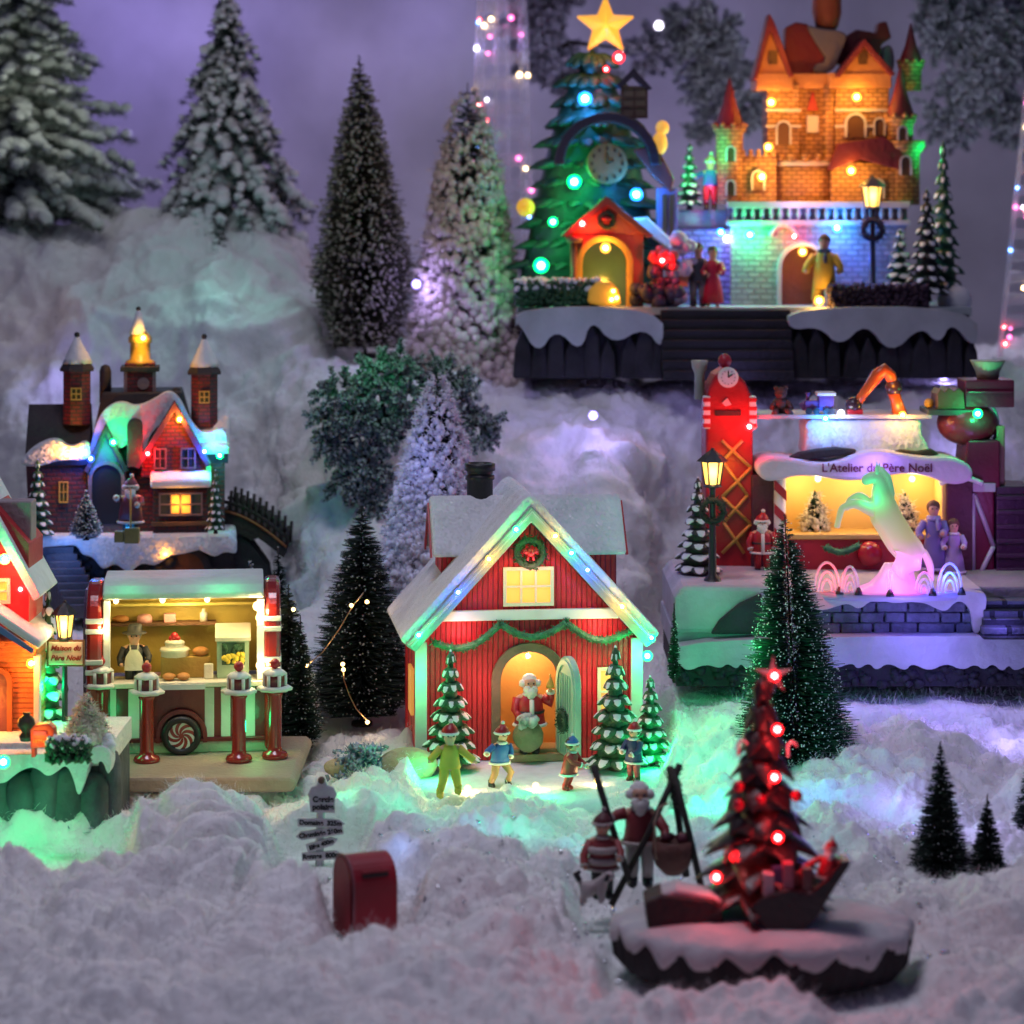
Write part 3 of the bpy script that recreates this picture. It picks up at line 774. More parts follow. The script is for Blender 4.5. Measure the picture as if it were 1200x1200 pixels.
# corner posts, beam, roof
mb = MB(fr); mb.box(486, 500, -6, -.4, 752, 893); mb.build('corner_post', WHITE, H, bev=1)
mb = MB(fr); mb.box(742, 756, -6, -.4, 752, 893); mb.build('corner_post', WHITE, H, bev=1)
mb = MB(fr); mb.box(500, 742, -7, -.5, 716, 728); mb.build('tie_beam', WHITE, H, bev=1)
random.seed(5)
mb = MB(fr); mb.prism([(466,746),(612,585),(621,579),(630,585),(776,746),(764,756),(621,601),(478,756)], -17, 206)
rf = mb.build('roof', GLIT, H, bev=5)
mb = MB(fr); mb.prism([(473,752),(621,592),(769,752),(757,760),(621,611),(485,760)], -25, -17.2); mb.build('roof_trim', M('grey_white_trim', (.3,.3,.31), rough=.45), H, bev=1.5)
# cross gable
mb = MB(fr)
mb.box(524, 737, 72, 150, 648, 740)
mb.xprism([(72,648),(111,598),(150,648)], 524, 737); mb.build('dormer_wall', REDPLANK, H)
mb = MB(fr); mb.xprism([(60,660),(104,598),(111,592),(118,598),(162,660),(155,664),(111,606),(67,664)], 513, 748); mb.build('dormer_roof', GLIT, H, bev=4)
mb = MB(fr); mb.xprism([(64,662),(111,602),(158,662),(150,664),(111,612),(72,664)], 510.5, 512.8); mb.xprism([(64,662),(111,602),(158,662),(150,664),(111,612),(72,664)], 748.2, 750.5); mb.build('dormer_trim', RED, H)
mb = MB(fr); mb.lathe(576, 120, [(16,700),(16,576),(18,575),(18,570),(16,569),(16,565),(19,564),(19,556),(15,555),(15,560)], 16); mb.build('chimney', BLACK, H)
# windows
window(H, fr, 594, 646, 670, 708, -1.8, 3, 2, M('cream_paint', (.75,.68,.5)), PANE)
window(H, fr, 706, 728, 790, 840, -1.8, 1, 2, M('cream_paint', None), WARMPANE)
mb = MB(fr); mb.box(486.5, 490, 60, 100, 795, 850); mb.build('pane', WARMPANE, H)
wreath(H, fr, 621, -9, 649, 20)
# garlands
for i, (a, b) in enumerate((((508,752),(586,732)), ((586,732),(664,732)), ((664,732),(742,742)))):
    mb = MB(fr); n = 14
    pts = [(a[0]+(b[0]-a[0])*t/n, -8, a[1]+(b[1]-a[1])*t/n+16*math.sin(PI*t/n)) for t in range(n+1)]
    mb.tube(pts, 4, 8)
    random.seed(i)
    for p in pts:
        for q in range(16):
            v = Vector((random.gauss(0,1), random.gauss(0,1), random.gauss(0,1))).normalized()*6.5
            mb.tube([p, (p[0]+v.x+random.uniform(-3,3), p[1]+v.y, p[2]+v.z)], [1, .4], 3)
    mb.build('garland', GARL, H)
# light string along the gable
S = thing('light_string', 'string of coloured lights in a clear tube along the barn gable', 'string lights', fr, (621, -28, 745))
mb = MB(fr); mb.tube([(478,-29,752),(548,-29,677),(621,-29,598),(694,-29,677),(766,-29,752)], 3.2, 8); mb.build('clear_tube', clear('clear_plastic', alpha=.16), S)
mb = MB(fr); mb.tube([(478,-29,752),(548,-29,677),(621,-29,598),(694,-29,677),(766,-29,752)], .7, 5); mb.build('wire', M('silver_wire', (.5,.5,.5), metal=1, rough=.3, bump=0), S)
for x, col, p in ((602,'green',3.2), (570,'yellow',3), (534,'blue',3.2), (488,'green',3), (648,'yellow',1.8), (667,'green',1.5), (686,'blue',3.6), (727,'yellow',3), (762,'green',4)):
    r = 598+(abs(x-621))*1.062
    bulb(S, fr, (x, -31, r), col, 3.4, p*.42, 14, 12)
bulb(S, fr, (760, -14, 772), 'green', 5, 3, 25, 14)
lamp(S, fr, (488, -34, 790), 'green', 1.6)
for q in ((540,-22,742), (702,-22,742), (621,-24,668), (560,-40,800), (690,-40,800)): lamp(S, fr, q, (1,.3,.28), 1.1, .05)  # unseen pink lamps added to brighten the red wall
# ---- ground LEDs
zp = fr.w((490,0,893)).z
for px, row, col in ((548,927,'warm'), (628,924,'warm'), (700,918,'warm')):
    f = at_z(zp, row); g = bulb(None, f, (px, 0, row-3), col, 3.2, 1.6, 25, 3, name='ground_light')
    setp(g, {548:'warm ground light between the yellow child and the blue child', 628:'warm ground light in front of the barn doorstep', 700:'warm ground light beside the right tree of the barn'}[px], 'light', 'warm lights in the barn yard')
for px, row, p in ((505,918,10), (775,905,12), (640,935,8)):
    f = at_z(zp, row); lamp(barn_plinth, f, (px, 0, row-22), 'green', p*.22, .05)
# ---- trees at the barn
fa = at_z(zp, 902)
resin_pine('pine_tree', 'green resin pine tree left of the barn door behind the yellow child', fa, 528, 0, 902, 762, 36, tiers=8, lobes=11, seed=3, group='pine trees at the barn')
resin_pine('pine_tree', 'tall green resin pine tree right of the barn door', fa, 721, 0, 905, 757, 37, tiers=8, lobes=11, seed=8, group='pine trees at the barn')
fb = at_z(zp, 896)
resin_pine('pine_tree', 'shorter bright green resin pine tree at the right corner of the barn', fb, 762, 0, 897, 793, 28, tiers=7, lobes=10, seed=12, group='pine trees at the barn')
# ---- figures at the barn
DKRED = M('dark_red_cloth', (.35,.015,.02), rough=.6); BLUEC = M('blue_cloth', (.03,.12,.4), rough=.6); YEL = M('yellow_cloth', (.5,.38,.05), rough=.6); TAN = M('tan_cloth', (.4,.22,.1), rough=.6); NAVY = M('navy_cloth', (.02,.04,.12), rough=.6); BROWNC = M('brown_boot', (.06,.03,.015), rough=.6)
HAIRB = M('brown_hair', (.07,.03,.015), rough=.7)
f = fr
figure(Fr(17.0), 621, 8, 884, 93, 'white bearded man in red coat waving a bell in the barn doorway', coat=RED, pants=M('black_cloth', (.02,.02,.025)), boots=BLACK, trim=WHITE, beard=True, belt=True, fat=1.25, rh=(.25,-.08,.80), re_=(.27,-.02,.62), lh=(-.13,-.12,.46), hem=.36, yaw=.15, head=1.2)
mb = MB(Fr(17.0)); mb.lathe(645, 2, [(5,806),(4.5,802),(2,797),(1,794)], 10); mb.tube([(645,2,795),(645,2,790)], 1, 6); mb.build('hand_bell', GOLD, label='small golden bell held up in the doorway', cat='bell')
random.seed(9); mb = MB(Fr(17.0)); mb.ball(619, -9, 861, 19, sx=1.0, sd=.8, sz=1.0, n=16, m=10, jit=.07); sk_ = mb.build('gift_sack', M('green_sack', (.16,.2,.1), var=.4, bump=.8), label='bulging green sack of gifts at the feet of the man in the barn door', cat='sack', sub=1)
mb = MB(Fr(17.0)); mb.lumps(14, lambda: (619+random.uniform(-9,9), -15+random.uniform(-5,5), 845+random.uniform(-6,6)), 5); mb.build('toys', M('toy_mix', (.3,.4,.35), var=.8, vscale=14), sk_)
fk = at_z(zp, 934)
figure(fk, 527, 0, 934, 82, 'child in yellow suit and red hat with arms spread beside the barn tree', 'children in the barn yard', coat=YEL, pants=YEL, hat=RED, boots=YEL, lh=(-.30,.0,.52), rh=(.36,-.05,.5), le=(-.22,.02,.6), re_=(.24,.0,.6), lf=(-.14,0,0), rf=(.12,-.02,.05), yaw=.2, head=1.35, hair=HAIRB, hem=.42)
fk = at_z(zp, 920)
figure(fk, 583, 0, 921, 69, 'child in blue coat and red cap crouching on skates before the doorstep', 'children in the barn yard', coat=BLUEC, pants=TAN, hat=RED, trim=WHITE, boots=BLACK, lh=(-.26,-.1,.58), rh=(.16,-.16,.5), lf=(-.13,-.02,0), rf=(.16,-.08,0), lk=(-.14,-.16,.24), rk=(.17,-.17,.24), lean=(.05,-.1), yaw=.5, head=1.35, hair=HAIRB, hem=.4, fat=1.1)
fk = at_z(zp, 925)
figure(fk, 664, 0, 925, 60, 'child in red coat and blue hat bending towards the right of the door', 'children in the barn yard', coat=DKRED, pants=DKRED, hat=BLUEC, trim=WHITE, boots=RED, lh=(.0,-.34,.5), rh=(.1,-.4,.46), lean=(-.02,-.16), yaw=1.1, head=1.4, hair=HAIRB, hem=.3, fat=1.25)
fk = at_z(zp, 914)
figure(fk, 743, 0, 915, 66, 'girl in navy coat and red hat standing by the right barn trees', 'children in the barn yard', coat=NAVY, pants=M('dark_pink_cloth', (.3,.06,.07)), hat=RED, trim=WHITE, boots=BROWNC, lh=(-.12,-.2,.52), rh=(.1,-.22,.5), yaw=-.7, head=1.3, hair=HAIRB, hem=.33, fat=1.1)
# ================================================================== bakery cart
fr = Fr(17.0, math.radians(6), 115)
zc = fr.w((115,0,884)).z
CRED = M('candy_red', (.3,.02,.015), rough=.25, coat=.5, bump=.1)
CREAM = M('cream_icing', (.72,.68,.55), rough=.5, bump=.3)
MUST = M('mustard_wall', (.5,.38,.08), rough=.6, var=.2, bump=.2)
PURP = M('plum_paint', (.07,.045,.1), rough=.35, bump=.15, coat=.3)
mb = MB(Fr(17.0))
mb.prism([(95,884.5),(95,902)]+[(352,902),(358,895),(356,888),(350,884.5)], -120, 110); 
bp = mb.build('snowy_plinth', M('tan_plinth', (.38,.31,.23), var=.15, bump=.5), bev=4, label='tan snow plinth under the striped bakery cart', cat='base')
B = thing('bakery_cart', 'red and white striped bakery cart with lit counter and peppermint wheel', 'food cart', fr, (215, 45, 884))
STRW = M('white_stripe', (.7,.72,.68), rough=.45, bump=.15)
# lower body
mb = MB(fr); mb.box(118, 318, 0, 95, 806, 868); mb.build('lower_panel', MAROON, B)
for a, b in ((129,136),(150,163),(239,250),(258,269),(285,298)):
    mb = MB(fr); mb.box(a, b, -2, -.2, 808, 866); mb.build('white_stripe', STRW, B, bev=.6)
mb = MB(fr); mb.box(112, 324, -5, 96, 866, 871); mb.build('sill_rail', MAROON, B, bev=1)
mb = MB(fr); mb.box(124, 316, 2, 92, 871, 884.2); mb.build('skirt', M('snow_white_trim', (.6,.66,.62), bump=.5), B)
# counter
mb = MB(fr); mb.box(118, 316, -10, 40, 800, 806); mb.build('counter', CREAM, B, bev=1)
mb = MB(fr); mb.box(183, 240, -12, -10.2, 802, 808); mb.build('counter_edge', STRW, B)
# interior
mb = MB(fr); mb.box(120, 314, 62, 66, 702, 800); mb.box(120, 124, 8, 62, 702, 800); mb.box(310, 314, 8, 62, 702, 800); mb.build('back_wall', MUST, B)
mb = MB(fr); mb.box(124, 252, 40, 61.8, 738, 741); sh = mb.build('shelf', WOOD, B)
mb = MB(fr); mb.box(126, 308, 38, 61.6, 714, 717); mb.build('shelf', MUST, B)
# frame around the opening
mb = MB(fr); mb.box(121, 129, -4, 8, 704, 800); mb.build('window_post', STRW, B, bev=1)
mb = MB(fr); mb.box(300, 309, -4, 8, 704, 800); mb.build('window_post', STRW, B, bev=1)
# side arches
def candy_arch(x0, x1, nm):
    mb = MB(fr); n = 10
    o = [(-8, 882), (-8, 730)]+[(-8+46*(1-math.cos(PI/2*i/n))*1.1, 730-44*math.sin(PI/2*i/n)) for i in range(1, n+1)]+[(95, 690), (100, 882)]
    mb.xprism(o, x0, x1, False); return mb
mb = candy_arch(101, 120, ''); mb.build('end_arch', CRED, B, bev=5)
mb = candy_arch(309, 328, ''); mb.build('end_arch', CRED, B, bev=5)
mb = MB(fr); 
mb.xprism([(4,882),(4,735),(16,708),(44,697),(88,700),(92,882)], 97.5, 101); mb.build('end_panel', PURP, B)
mb = MB(fr); mb.ring(99, 47, 740, 4, 2); mb.build('porthole', BLACK, B)
for x0, x1 in ((100.2, 120.8), (308.2, 328.8)):
    for r in (727, 739, 775, 787):
        mb = MB(fr); mb.box(x0, x1, -9.6, 60, r-3, r+3); mb.build('white_band', STRW, B, bev=1.2)
# roof
mb = MB(fr); o = [(-16,701),(-17,694),(-8,686),(20,681),(80,680),(98,690),(98,701)]
mb.xprism(o, 120.9, 308); mb.build('roof', M('snow_roof', (.6,.63,.62), bump=.6, bscale=14), B, bev=2)
for x in (136, 190, 242): bulb(B, fr, (x, -6, 704), 'warm', 2.6, .9, 22, 2)
bulb(B, fr, (301, -8, 712), 'warm', 4.5, 2.4, 30, 5); bulb(B, fr, (303, -6, 726), 'warm', 3.5, .8, 25, 3); bulb(B, fr, (124, -7, 737), 'warm', 3, .8, 22, 3); bulb(B, fr, (304, -7, 782), 'warm', 4, 1.2, 28, 5)
lamp(B, fr, (215, 20, 712), 'warm', 3.2, .05)
for q, w_ in (((292,-46,846),.9), ((130,-40,838),.5), ((262,-34,672),.7), ((150,-30,674),.4)): lamp(B, fr, q, 'green', w_, .04)
# peppermint wheel
mb = MB(fr); mb.ring(212, -12, 862, 19, 4.2, 28, 8); wh = mb.build('wheel', BLACK, B)
mb = MB(fr); mb.disc(212, -12, -9, 862, 17, 28); mb.build('candy_disc', CRED, wh)
mb = MB(fr)
for k in range(8):
    pts = []
    for i in range(7): t = i/6; a = 2*PI*k/8+.9*t; pts.append((212+(3+13*t)*math.cos(a), 862+(3+13*t)*math.sin(a)))
    for i in range(6, -1, -1): t = i/6; a = 2*PI*k/8+.9*t+.05+.38*t; pts.append((212+(3+13*t)*math.cos(a), 862+(3+13*t)*math.sin(a)))
    mb.prism(pts, -13.6, -12.1)
mb.build('mint_swirl', STRW, wh)
mb = MB(fr); archband(mb, 212, 25, 30, 862, 871, -8, -.3); mb.build('wheel_arch', MAROON, B)
# ---- goods on the counter and shelf (separate things)
CAKE = M('pink_icing', (.62,.3,.28), rough=.5, bump=.3); BREAD = M('bread_crust', (.42,.18,.05), rough=.6, var=.3, bump=.4)
def loose(nm, lab, cat, build, mat, **kw):
    mb = MB(fr); build(mb); return mb.build(nm, mat, label=lab, cat=cat, **kw)
loose('bread_loaf', 'brown loaf at the left end of the upper bakery shelf', 'bread', lambda m: m.ball(139, 50, 733.5, 5, sx=2, sz=.9), BREAD)
loose('pudding', 'round pink pudding on the upper bakery shelf', 'cake', lambda m: m.lathe(167, 50, [(9,738),(9,732),(7,729),(2,728)], 14), CAKE)
loose('cake_box', 'square pink box on the upper bakery shelf', 'box', lambda m: m.box(190, 204, 44, 56, 728, 738), CAKE, bev=.8)
loose('milk_bottle', 'pale bottle at the right end of the upper bakery shelf', 'bottle', lambda m: m.lathe(237, 50, [(4.5,738),(4.5,728),(2,726),(2,723)], 12), CREAM)
loose('cake_stand', 'wooden box stand on the bakery counter under the tall cake', 'display stand', lambda m: m.box(187, 245, 20, 36, 775, 800), M('honey_wood', (.45,.28,.07), bump=.3), bev=1)
ck = loose('layer_cake', 'two tier white cream cake with red berries on the bakery counter', 'cake', lambda m: (m.lathe(203, 28, [(16,775),(16,769),(18,768),(16,765),(11,764),(11,760),(12,759),(10,757),(5,756)], 18, lob=9, lamp=.05)), CREAM)
mb = MB(fr); mb.ball(203, 28, 752, 5); mb.ball(199, 27, 754, 3); mb.ball(207, 27, 754, 3); mb.build('berries', RED, ck)
loose('round_bread', 'golden round bread beside the tall cake', 'bread', lambda m: m.ball(234, 28, 770, 10, sz=.55), BREAD)
for i, (x, l) in enumerate(((197,'left golden pastry on the bakery counter below the cake'), (214,'right golden pastry on the bakery counter below the cake'))):
    loose('pastry', l, 'pastry', lambda m: m.ball(x, 6, 795.5, 8, sz=.55), BREAD, group='pastries on the counter')
loose('jar', 'white jar on the bakery counter left of the glass case', 'jar', lambda m: m.box(238, 249, 8, 16, 782, 800), CREAM, bev=1.5)
D = thing('display_case', 'pale green display case full of fruit on the right of the bakery counter', 'display case', fr, (271, 20, 800))
mb = MB(fr); mb.box(253, 291, 12, 40, 750, 800); mb.build('case_body', M('pale_green_case', (.3,.45,.32), bump=.1), D, bev=1)
mb = MB(fr); mb.xprism([(6,751),(36,738),(42,740),(42,750),(10,756)], 251, 293); mb.build('lid', CREAM, D, bev=1)
random.seed(2); mb = MB(fr); mb.box(259, 286, 11, 11.8, 758, 784); mb.build('glass', M('dark_green_glass', (.04,.1,.05), rough=.15, bump=0), D)
mb = MB(fr); mb.lumps(16, lambda: (random.uniform(261,284), 10.5, random.uniform(770,782)), 3); mb.build('lemons', M('lemon_yellow', (.7,.55,.05)), D)
mb = MB(fr); mb.lumps(14, lambda: (random.uniform(261,284), 10.5, random.uniform(759,769)), 2.6); mb.build('leaves', PINE, D)
figure(fr, 156, 22, 818, 78, 'baker in black jacket, white apron and grey bowler hat behind the counter', coat=M('black_jacket', (.02,.022,.03)), pants=BLACK, hat=M('grey_felt', (.04,.045,.045)), hatkind='brim', apron=CREAM, lh=(-.19,-.13,.46), rh=(.2,-.16,.5), fat=1.15, head=1.3, hair=M('grey_hair', (.25,.24,.22)))
# ---- candy bollards
def bollard(f, px, row0, row1, label):
    T = thing('candy_bollard', label, 'bollard', f, (px, 0, row0), 'candy bollards in front of the bakery cart')
    h = row0-row1
    mb = MB(f); mb.lathe(px, 0, [(15,row0),(16,row0-3),(14,row0-7),(9,row0-9),(8.2,row0-14),(8.2,row1+44),(10,row1+41),(9,row1+38)], 18); mb.build('column', CRED, T)
    mb = MB(f); mb.lathe(px, 0, [(14,row0),(14,row0+1.5),(11,row0+1.6)], 18); mb.build('foot_snow', STRW, T)
    mb = MB(f); mb.lathe(px, 0, [(12,row1+38),(19,row1+37),(20,row1+34),(17,row1+32)], 32, lob=8, lamp=.08); mb.build('icing_tray', STRW, T)
    mb = MB(f); mb.lathe(px, 0, [(12,row1+33),(12,row1+18),(10,row1+16)], 16); ck = mb.build('cake', MAROON, T)
    mb = MB(f)
    for k in range(6):
        a = k*PI/3; mb.tube([(px+12.4*math.cos(a),12.4*math.sin(a),row1+33),(px+12.4*math.cos(a),12.4*math.sin(a),row1+19)], 2.2, 6)
    mb.lathe(px, 0, [(13,row1+19),(13.5,row1+17),(9,row1+13),(5,row1+12)], 24, lob=8, lamp=.1); mb.build('icing', STRW, ck)
    mb = MB(f); mb.ball(px, 0, row1+6, 6); mb.build('cherry', RED, ck)
    return T
def copy_tree(o, parent=None):
    c = o.copy(); C.objects.link(c)
    if parent is not None: c.parent = parent
    for ch in list(o.children): copy_tree(ch, c)
    return c
fb = at_z(zc, 892)
b0 = bollard(fb, 172, 893, 776, 'candy bollard left of the peppermint wheel')
for (px, row, lab) in ((119, 884, 'leftmost candy bollard, beside the frosted small tree'), (280, 892, 'candy bollard right of the peppermint wheel'), (322, 888, 'rightmost candy bollard at the end of the bakery cart')):
    c = copy_tree(b0); f2 = at_z(zc, row); c.location = f2.w((px, 0, row)); c['label'] = lab
# ================================================================== left cliff house
fl = Fr(15.9)
zl = fl.w((0,0,878)).z
OR = M('orange_clapboard', (.5,.13,.04), rough=.5, var=.2, bump=.6, pat='hplank', pscale=10)
mb = MB(fl); mb.box(-170, 42, 0, 120, 752, 876); 
CH = thing('cottage', 'orange clapboard cottage with red upper gable and green lit roof at the left edge', 'house', fl, (-60, 60, 878))
mb.build('wall', OR, CH)
mb = MB(fl); mb.box(40, 47, -4, 8, 768, 876); mb.build('corner_post', WHITE, CH, bev=1)
mb = MB(fl); mb.box(-170, 46, -14, -.5, 866, 878); mb.build('porch_step', OR, CH, bev=1)
mb = MB(fl); mb.prism([(-30,690),(52,748),(49,758),(-30,704)], -22, 122); mb.build('porch_roof', SNOW, CH, bev=3)
mb = MB(fl); mb.prism([(-30,706),(44,757),(42,762),(-30,716)], -24, -20); mb.build('roof_trim', M('blue_trim', (.05,.15,.4)), CH)
mb = MB(fl); mb.prism([(-120,716),(-120,640),(-40,560),(30,640),(30,745)], 20, 110); mb.build('gable_wall', M('red_wall', (.45,.02,.03), bump=.3), CH)
mb = MB(fl); mb.prism([(-44,548),(-36,548),(47,700),(38,706),(-40,568)], 8, 120); mb.build('upper_roof', SNOW, CH, bev=2)
mb = MB(fl); mb.box(-26, 29, 40, 75, 592, 640); mb.build('chimney', M('pink_grey_plaster', (.28,.22,.24), bump=.5), CH, bev=2)
window(CH, fl, -24, 5, 684, 706, 18, 2, 2, M('cream_paint', None), PANE)
mb = MB(fl); mb.prism(arch(-4, 13, 800, 866), -3, -.5); mb.build('door', M('purple_door', (.12,.03,.06)), CH)
mb = MB(fl); archband(mb, -4, 13, 19, 800, 866, -5, -.3); mb.build('door_frame', M('dark_orange', (.3,.08,.03)), CH)
bulb(CH, fl, (38, -8, 776), 'amber', 4.5, 3.2, 20, 5); bulb(CH, fl, (6, -2, 655), 'green', 5, 1.8, 20, 8); bulb(CH, fl, (22, 10, 692), 'red', 4, 3, 15, 6); lamp(CH, fl, (-20, -30, 820), 'amber', 6)
lamp(CH, fl, (10, 4, 670), 'red', 2.0)
# cliff plinth
random.seed(21); fp = Fr(15.5)
T = thing('cliff_plinth', 'snow topped plinth of grey rock columns under the orange cottage', 'base', fp, (-20, 40, 990))
mb = MB(fp)
for k, (x, r, top) in enumerate(((-120,30,900),(-78,30,905),(-40,26,920),(-6,24,900),(28,22,905),(56,22,890),(84,24,898),(108,20,905),(126,14,880),(10,20,930),(70,18,925))):
    mb = MB(fp); mb.lathe(x, 4+random.uniform(-4,4) + (10 if x > 110 else 0), [(r*1.15,1010),(r,960),(r*.95,top+16),(r*.7,top+4),(r*.3,top)], 14, lob=5, lamp=.06, ph=random.uniform(0,6), jit=.05); mb.build('rock_column', GREYROCK, T)
mb = MB(fp); mb.box(-200, 128, 6, 160, 900, 1010); mb.build('rock_core', GREYROCK, T)
mb = MB(fp)
mb.prism(rnd([(-200,874),(60,880),(100,872),(124,868),(133,874),(135,890),(131,905),(124,884),(116,892),(110,884),(103,914),(96,930),(90,905),(82,890),(70,900),(60,905),(50,896),(40,893),(25,900),(8,915),(-10,905),(-60,910),(-200,905)]), -26, 6)
mb.box(-200, 130, 6, 165, 872, 899); mb.build('snow_cap', GLIT, T, bev=6)
random.seed(4); mb = MB(fp); mb.lumps(9, lambda: (random.uniform(100,128), random.uniform(-12,20), random.uniform(866,874)), 9); mb.build('snow_mound', GLIT, T)
fm = at_z(fp.w((0,0,872)).z, 886)
PB = thing('letter_box', 'small red letter box on legs beside the orange cottage', 'mailbox', fm, (49, 0, 886))
RB = M('bright_red_paint', (.6,.05,.03), rough=.4)
mb = MB(fm); mb.prism([(37,876),(37,854),(41,849),(58,847),(65,853),(65,874)], -8, 12); mb.build('box', RB, PB, bev=1.5)
mb = MB(fm); mb.box(41, 56, -9.6, -8.1, 855, 860); mb.build('slot', M('pink_slot', (.5,.06,.15)), PB)
for x in (38, 60): 
    mb = MB(fm); mb.box(x, x+4, -7, 10, 876, 886); mb.build('leg', RB, PB)
lamp(PB, fm, (46, -24, 862), 'amber', .5)
text(PB, fm, (50, -8.4, 867), 'LETTRES', 5, GOLD)
random.seed(6); fh = at_z(fp.w((0,0,872)).z, 893)
def hedge(nm, lab, f, x0, x1, row, hgt, dep, seed, snow=True, mat=None, group=None):
    T = thing(nm, lab, 'hedge', f, ((x0+x1)/2, 0, row), group); g = np.random.default_rng(seed)
    n = int((x1-x0)*hgt*.35)+60
    P = np.stack([g.uniform(x0, x1, n), g.uniform(-dep, dep, n), row-hgt*g.uniform(.05, 1, n)], 1)
    v, fc = scatter(f.wa(P), f.k*hgt*.16*g.uniform(.6,1.4,n), OCT_V, OCT_F, seed)
    npmesh('foliage', v, fc, mat or PINE, T, smooth=False)
    if snow:
        P = np.stack([g.uniform(x0, x1, n//4), g.uniform(-dep, dep, n//4), row-hgt*g.uniform(.7, 1.1, n//4)], 1)
        v, fc = scatter(f.wa(P), f.k*hgt*.12*g.uniform(.6,1.4,n//4), ico()[0], ico()[1], seed); npmesh('snow', v, fc, SNOW, T)
    return T
hedge('hedge', 'dark green snow dusted hedge beside the small red letter box', fh, 56, 104, 892, 26, 12, 6)
ft = at_z(fp.w((0,0,872)).z, 872)
flocked_cone('frosted_tree', 'small cream frosted tree on the cliff plinth behind the hedge', ft, 102, 0, 868, 816, 22, n=420, blob=4.2, seed=31, under=GREENB, mat=M('cream_flock', (.66,.62,.5), rough=.9))
fq = Fr(16.3)
resin_pine('pine_tree', 'green lit snowy pine between the orange cottage and the lamp post sign', fq, 56, 0, 872, 686, 27, tiers=9, lobes=8, seed=14, tip=.9, pointy=.3)
lamp(None, fq, (62, -30, 800), 'green', 3.5)
U = MB(at_z(fp.w((0,0,872)).z, 878)); U.lathe(31, 0, [(7,868),(9,862),(5,858),(11,850),(9,842),(4,838),(5,835)], 14); U.build('urn', M('bronze', (.06,.045,.03), rough=.4), label='dark bronze urn at the corner of the orange cottage', cat='urn')
bl = bulb(None, at_z(fp.w((0,0,872)).z, 898), (4, 0, 893), 'green', 6, 1.6, 22, 6, name='ground_light'); setp(bl, 'bright green light on the snow at the left edge', 'light')
# lamp post with sign
fs = Fr(16.2)
def lantern(T, f, px, d, top, bot, w, mat=BLACK, p=1.2):
    h = bot-top
    mb = MB(f); mb.lathe(px, d, [(w*.55,bot+h*.06),(w*.5,bot),(w*.45,bot-1)], 6); mb.build('lantern_base', mat, T)
    mb = MB(f); mb.lathe(px, d, [(w*.42,bot),(w*.62,top+h*.38)], 6, smooth=False); mb.build('lantern_glass', glow('lamp_glass', (1,.58,.1), 1.7), T)
    mb = MB(f)
    for i in range(6):
        a = 2*PI*i/6; mb.tube([(px+w*.44*math.cos(a), d+w*.44*math.sin(a), bot), (px+w*.65*math.cos(a), d+w*.65*math.sin(a), top+h*.38)], w*.055, 5)
    mb.build('lantern_frame', mat, T)
    mb = MB(f); mb.lathe(px, d, [(w*.6,top+h*.38),(w*.95,top+h*.36),(w*.5,top+h*.17),(w*.12,top+h*.05),(w*.1,top)], 6, smooth=False); mb.build('lantern_cap', mat, T)
    lamp(T, f, (px, d-w, bot-h*.3), 'warm', p)
LPb = thing('lamp_post', 'black lamp post carrying a cream sign beside the bakery cart', 'lamp post', fs, (76, 0, 872))
mb = MB(fs); mb.lathe(76, 0, [(9,872),(9,866),(6,860),(4,848),(3.4,840),(3.4,812),(4.5,808),(3.2,802),(3,752),(5,748)], 12); mb.build('pole', BLACK, LPb)
lantern(LPb, fs, 76, 0, 704, 747, 17)
SG = MB(fs); SG.box(58, 98, -7, -4, 751, 778); SGo = SG.build('sign_board', M('sign_cream', (.6,.52,.38), var=.1), LPb, bev=1)
mb = MB(fs); mb.box(56, 100, -6.5, -3.5, 749, 751); mb.box(56, 100, -6.5, -3.5, 778, 780); mb.box(56, 58, -6.5, -3.5, 751, 778); mb.box(98, 100, -6.5, -3.5, 751, 778); mb.build('sign_frame', WOOD, SGo)
RI = M('red_ink', (.25,.01,.01), bump=0)
text(SGo, fs, (78, -7.6, 758.5), 'Maison du', 8.4, RI, shear=.3, bold=.25); text(SGo, fs, (78, -7.6, 770), 'Père Noël', 8.4, RI, shear=.3, bold=.25)
# ================================================================== school
fr = Fr(19.6, math.radians(7), 30)
zs = fr.w((30,0,628)).z
BRICK = M('dark_red_brick', (.16,.03,.025), rough=.7, var=.3, bump=.5, pat='brick', pscale=2.6, col2=(.05,.03,.03))
BRRED = M('brick_red_tower', (.2,.02,.025), rough=.6, var=.2, bump=.4, pat='brick', pscale=3, col2=(.06,.02,.02))
SLATE = M('dark_slate', (.03,.022,.026), rough=.7, var=.4, bump=.6, bscale=20)
STN = M('dim_plaster', (.16,.11,.12), rough=.7, var=.3, bump=.4)
random.seed(33)
T = thing('school_plinth', 'snowy rock plinth with a curved stair under the dark brick school', 'base', fr, (150, 60, 700))
mb = MB(fr); mb.box(32, 272, 0, 190, 640, 712); mb.build('rock_face', ROCK, T)
mb = MB(fr)
for i in range(60): mb.ball(random.uniform(70, 200), random.uniform(-4, 2), random.uniform(652, 705), random.uniform(5, 9), sz=.8, jit=.2, n=7, m=5)
mb.build('boulders', ROCK, T)
mb = MB(fr); mb.prism([(22,630),(40,625),(268,625),(276,636),(276,652),(262,648),(250,655),(232,646),(215,650),(200,652),(180,664),(165,660),(150,672),(134,660),(120,668),(108,652),(96,650),(90,638),(48,640),(62,690),(95,726),(70,726),(34,690),(24,650)], -18, 6)
mb.box(22, 276, 6, 192, 626, 641); mb.build('snow_cap', GLIT, T, bev=5)
st = MB(fr)
for i in range(9): st.box(50+i*3.5, 86+i*4.5, -12-i*3.2, 2, 640+i*8, 720)
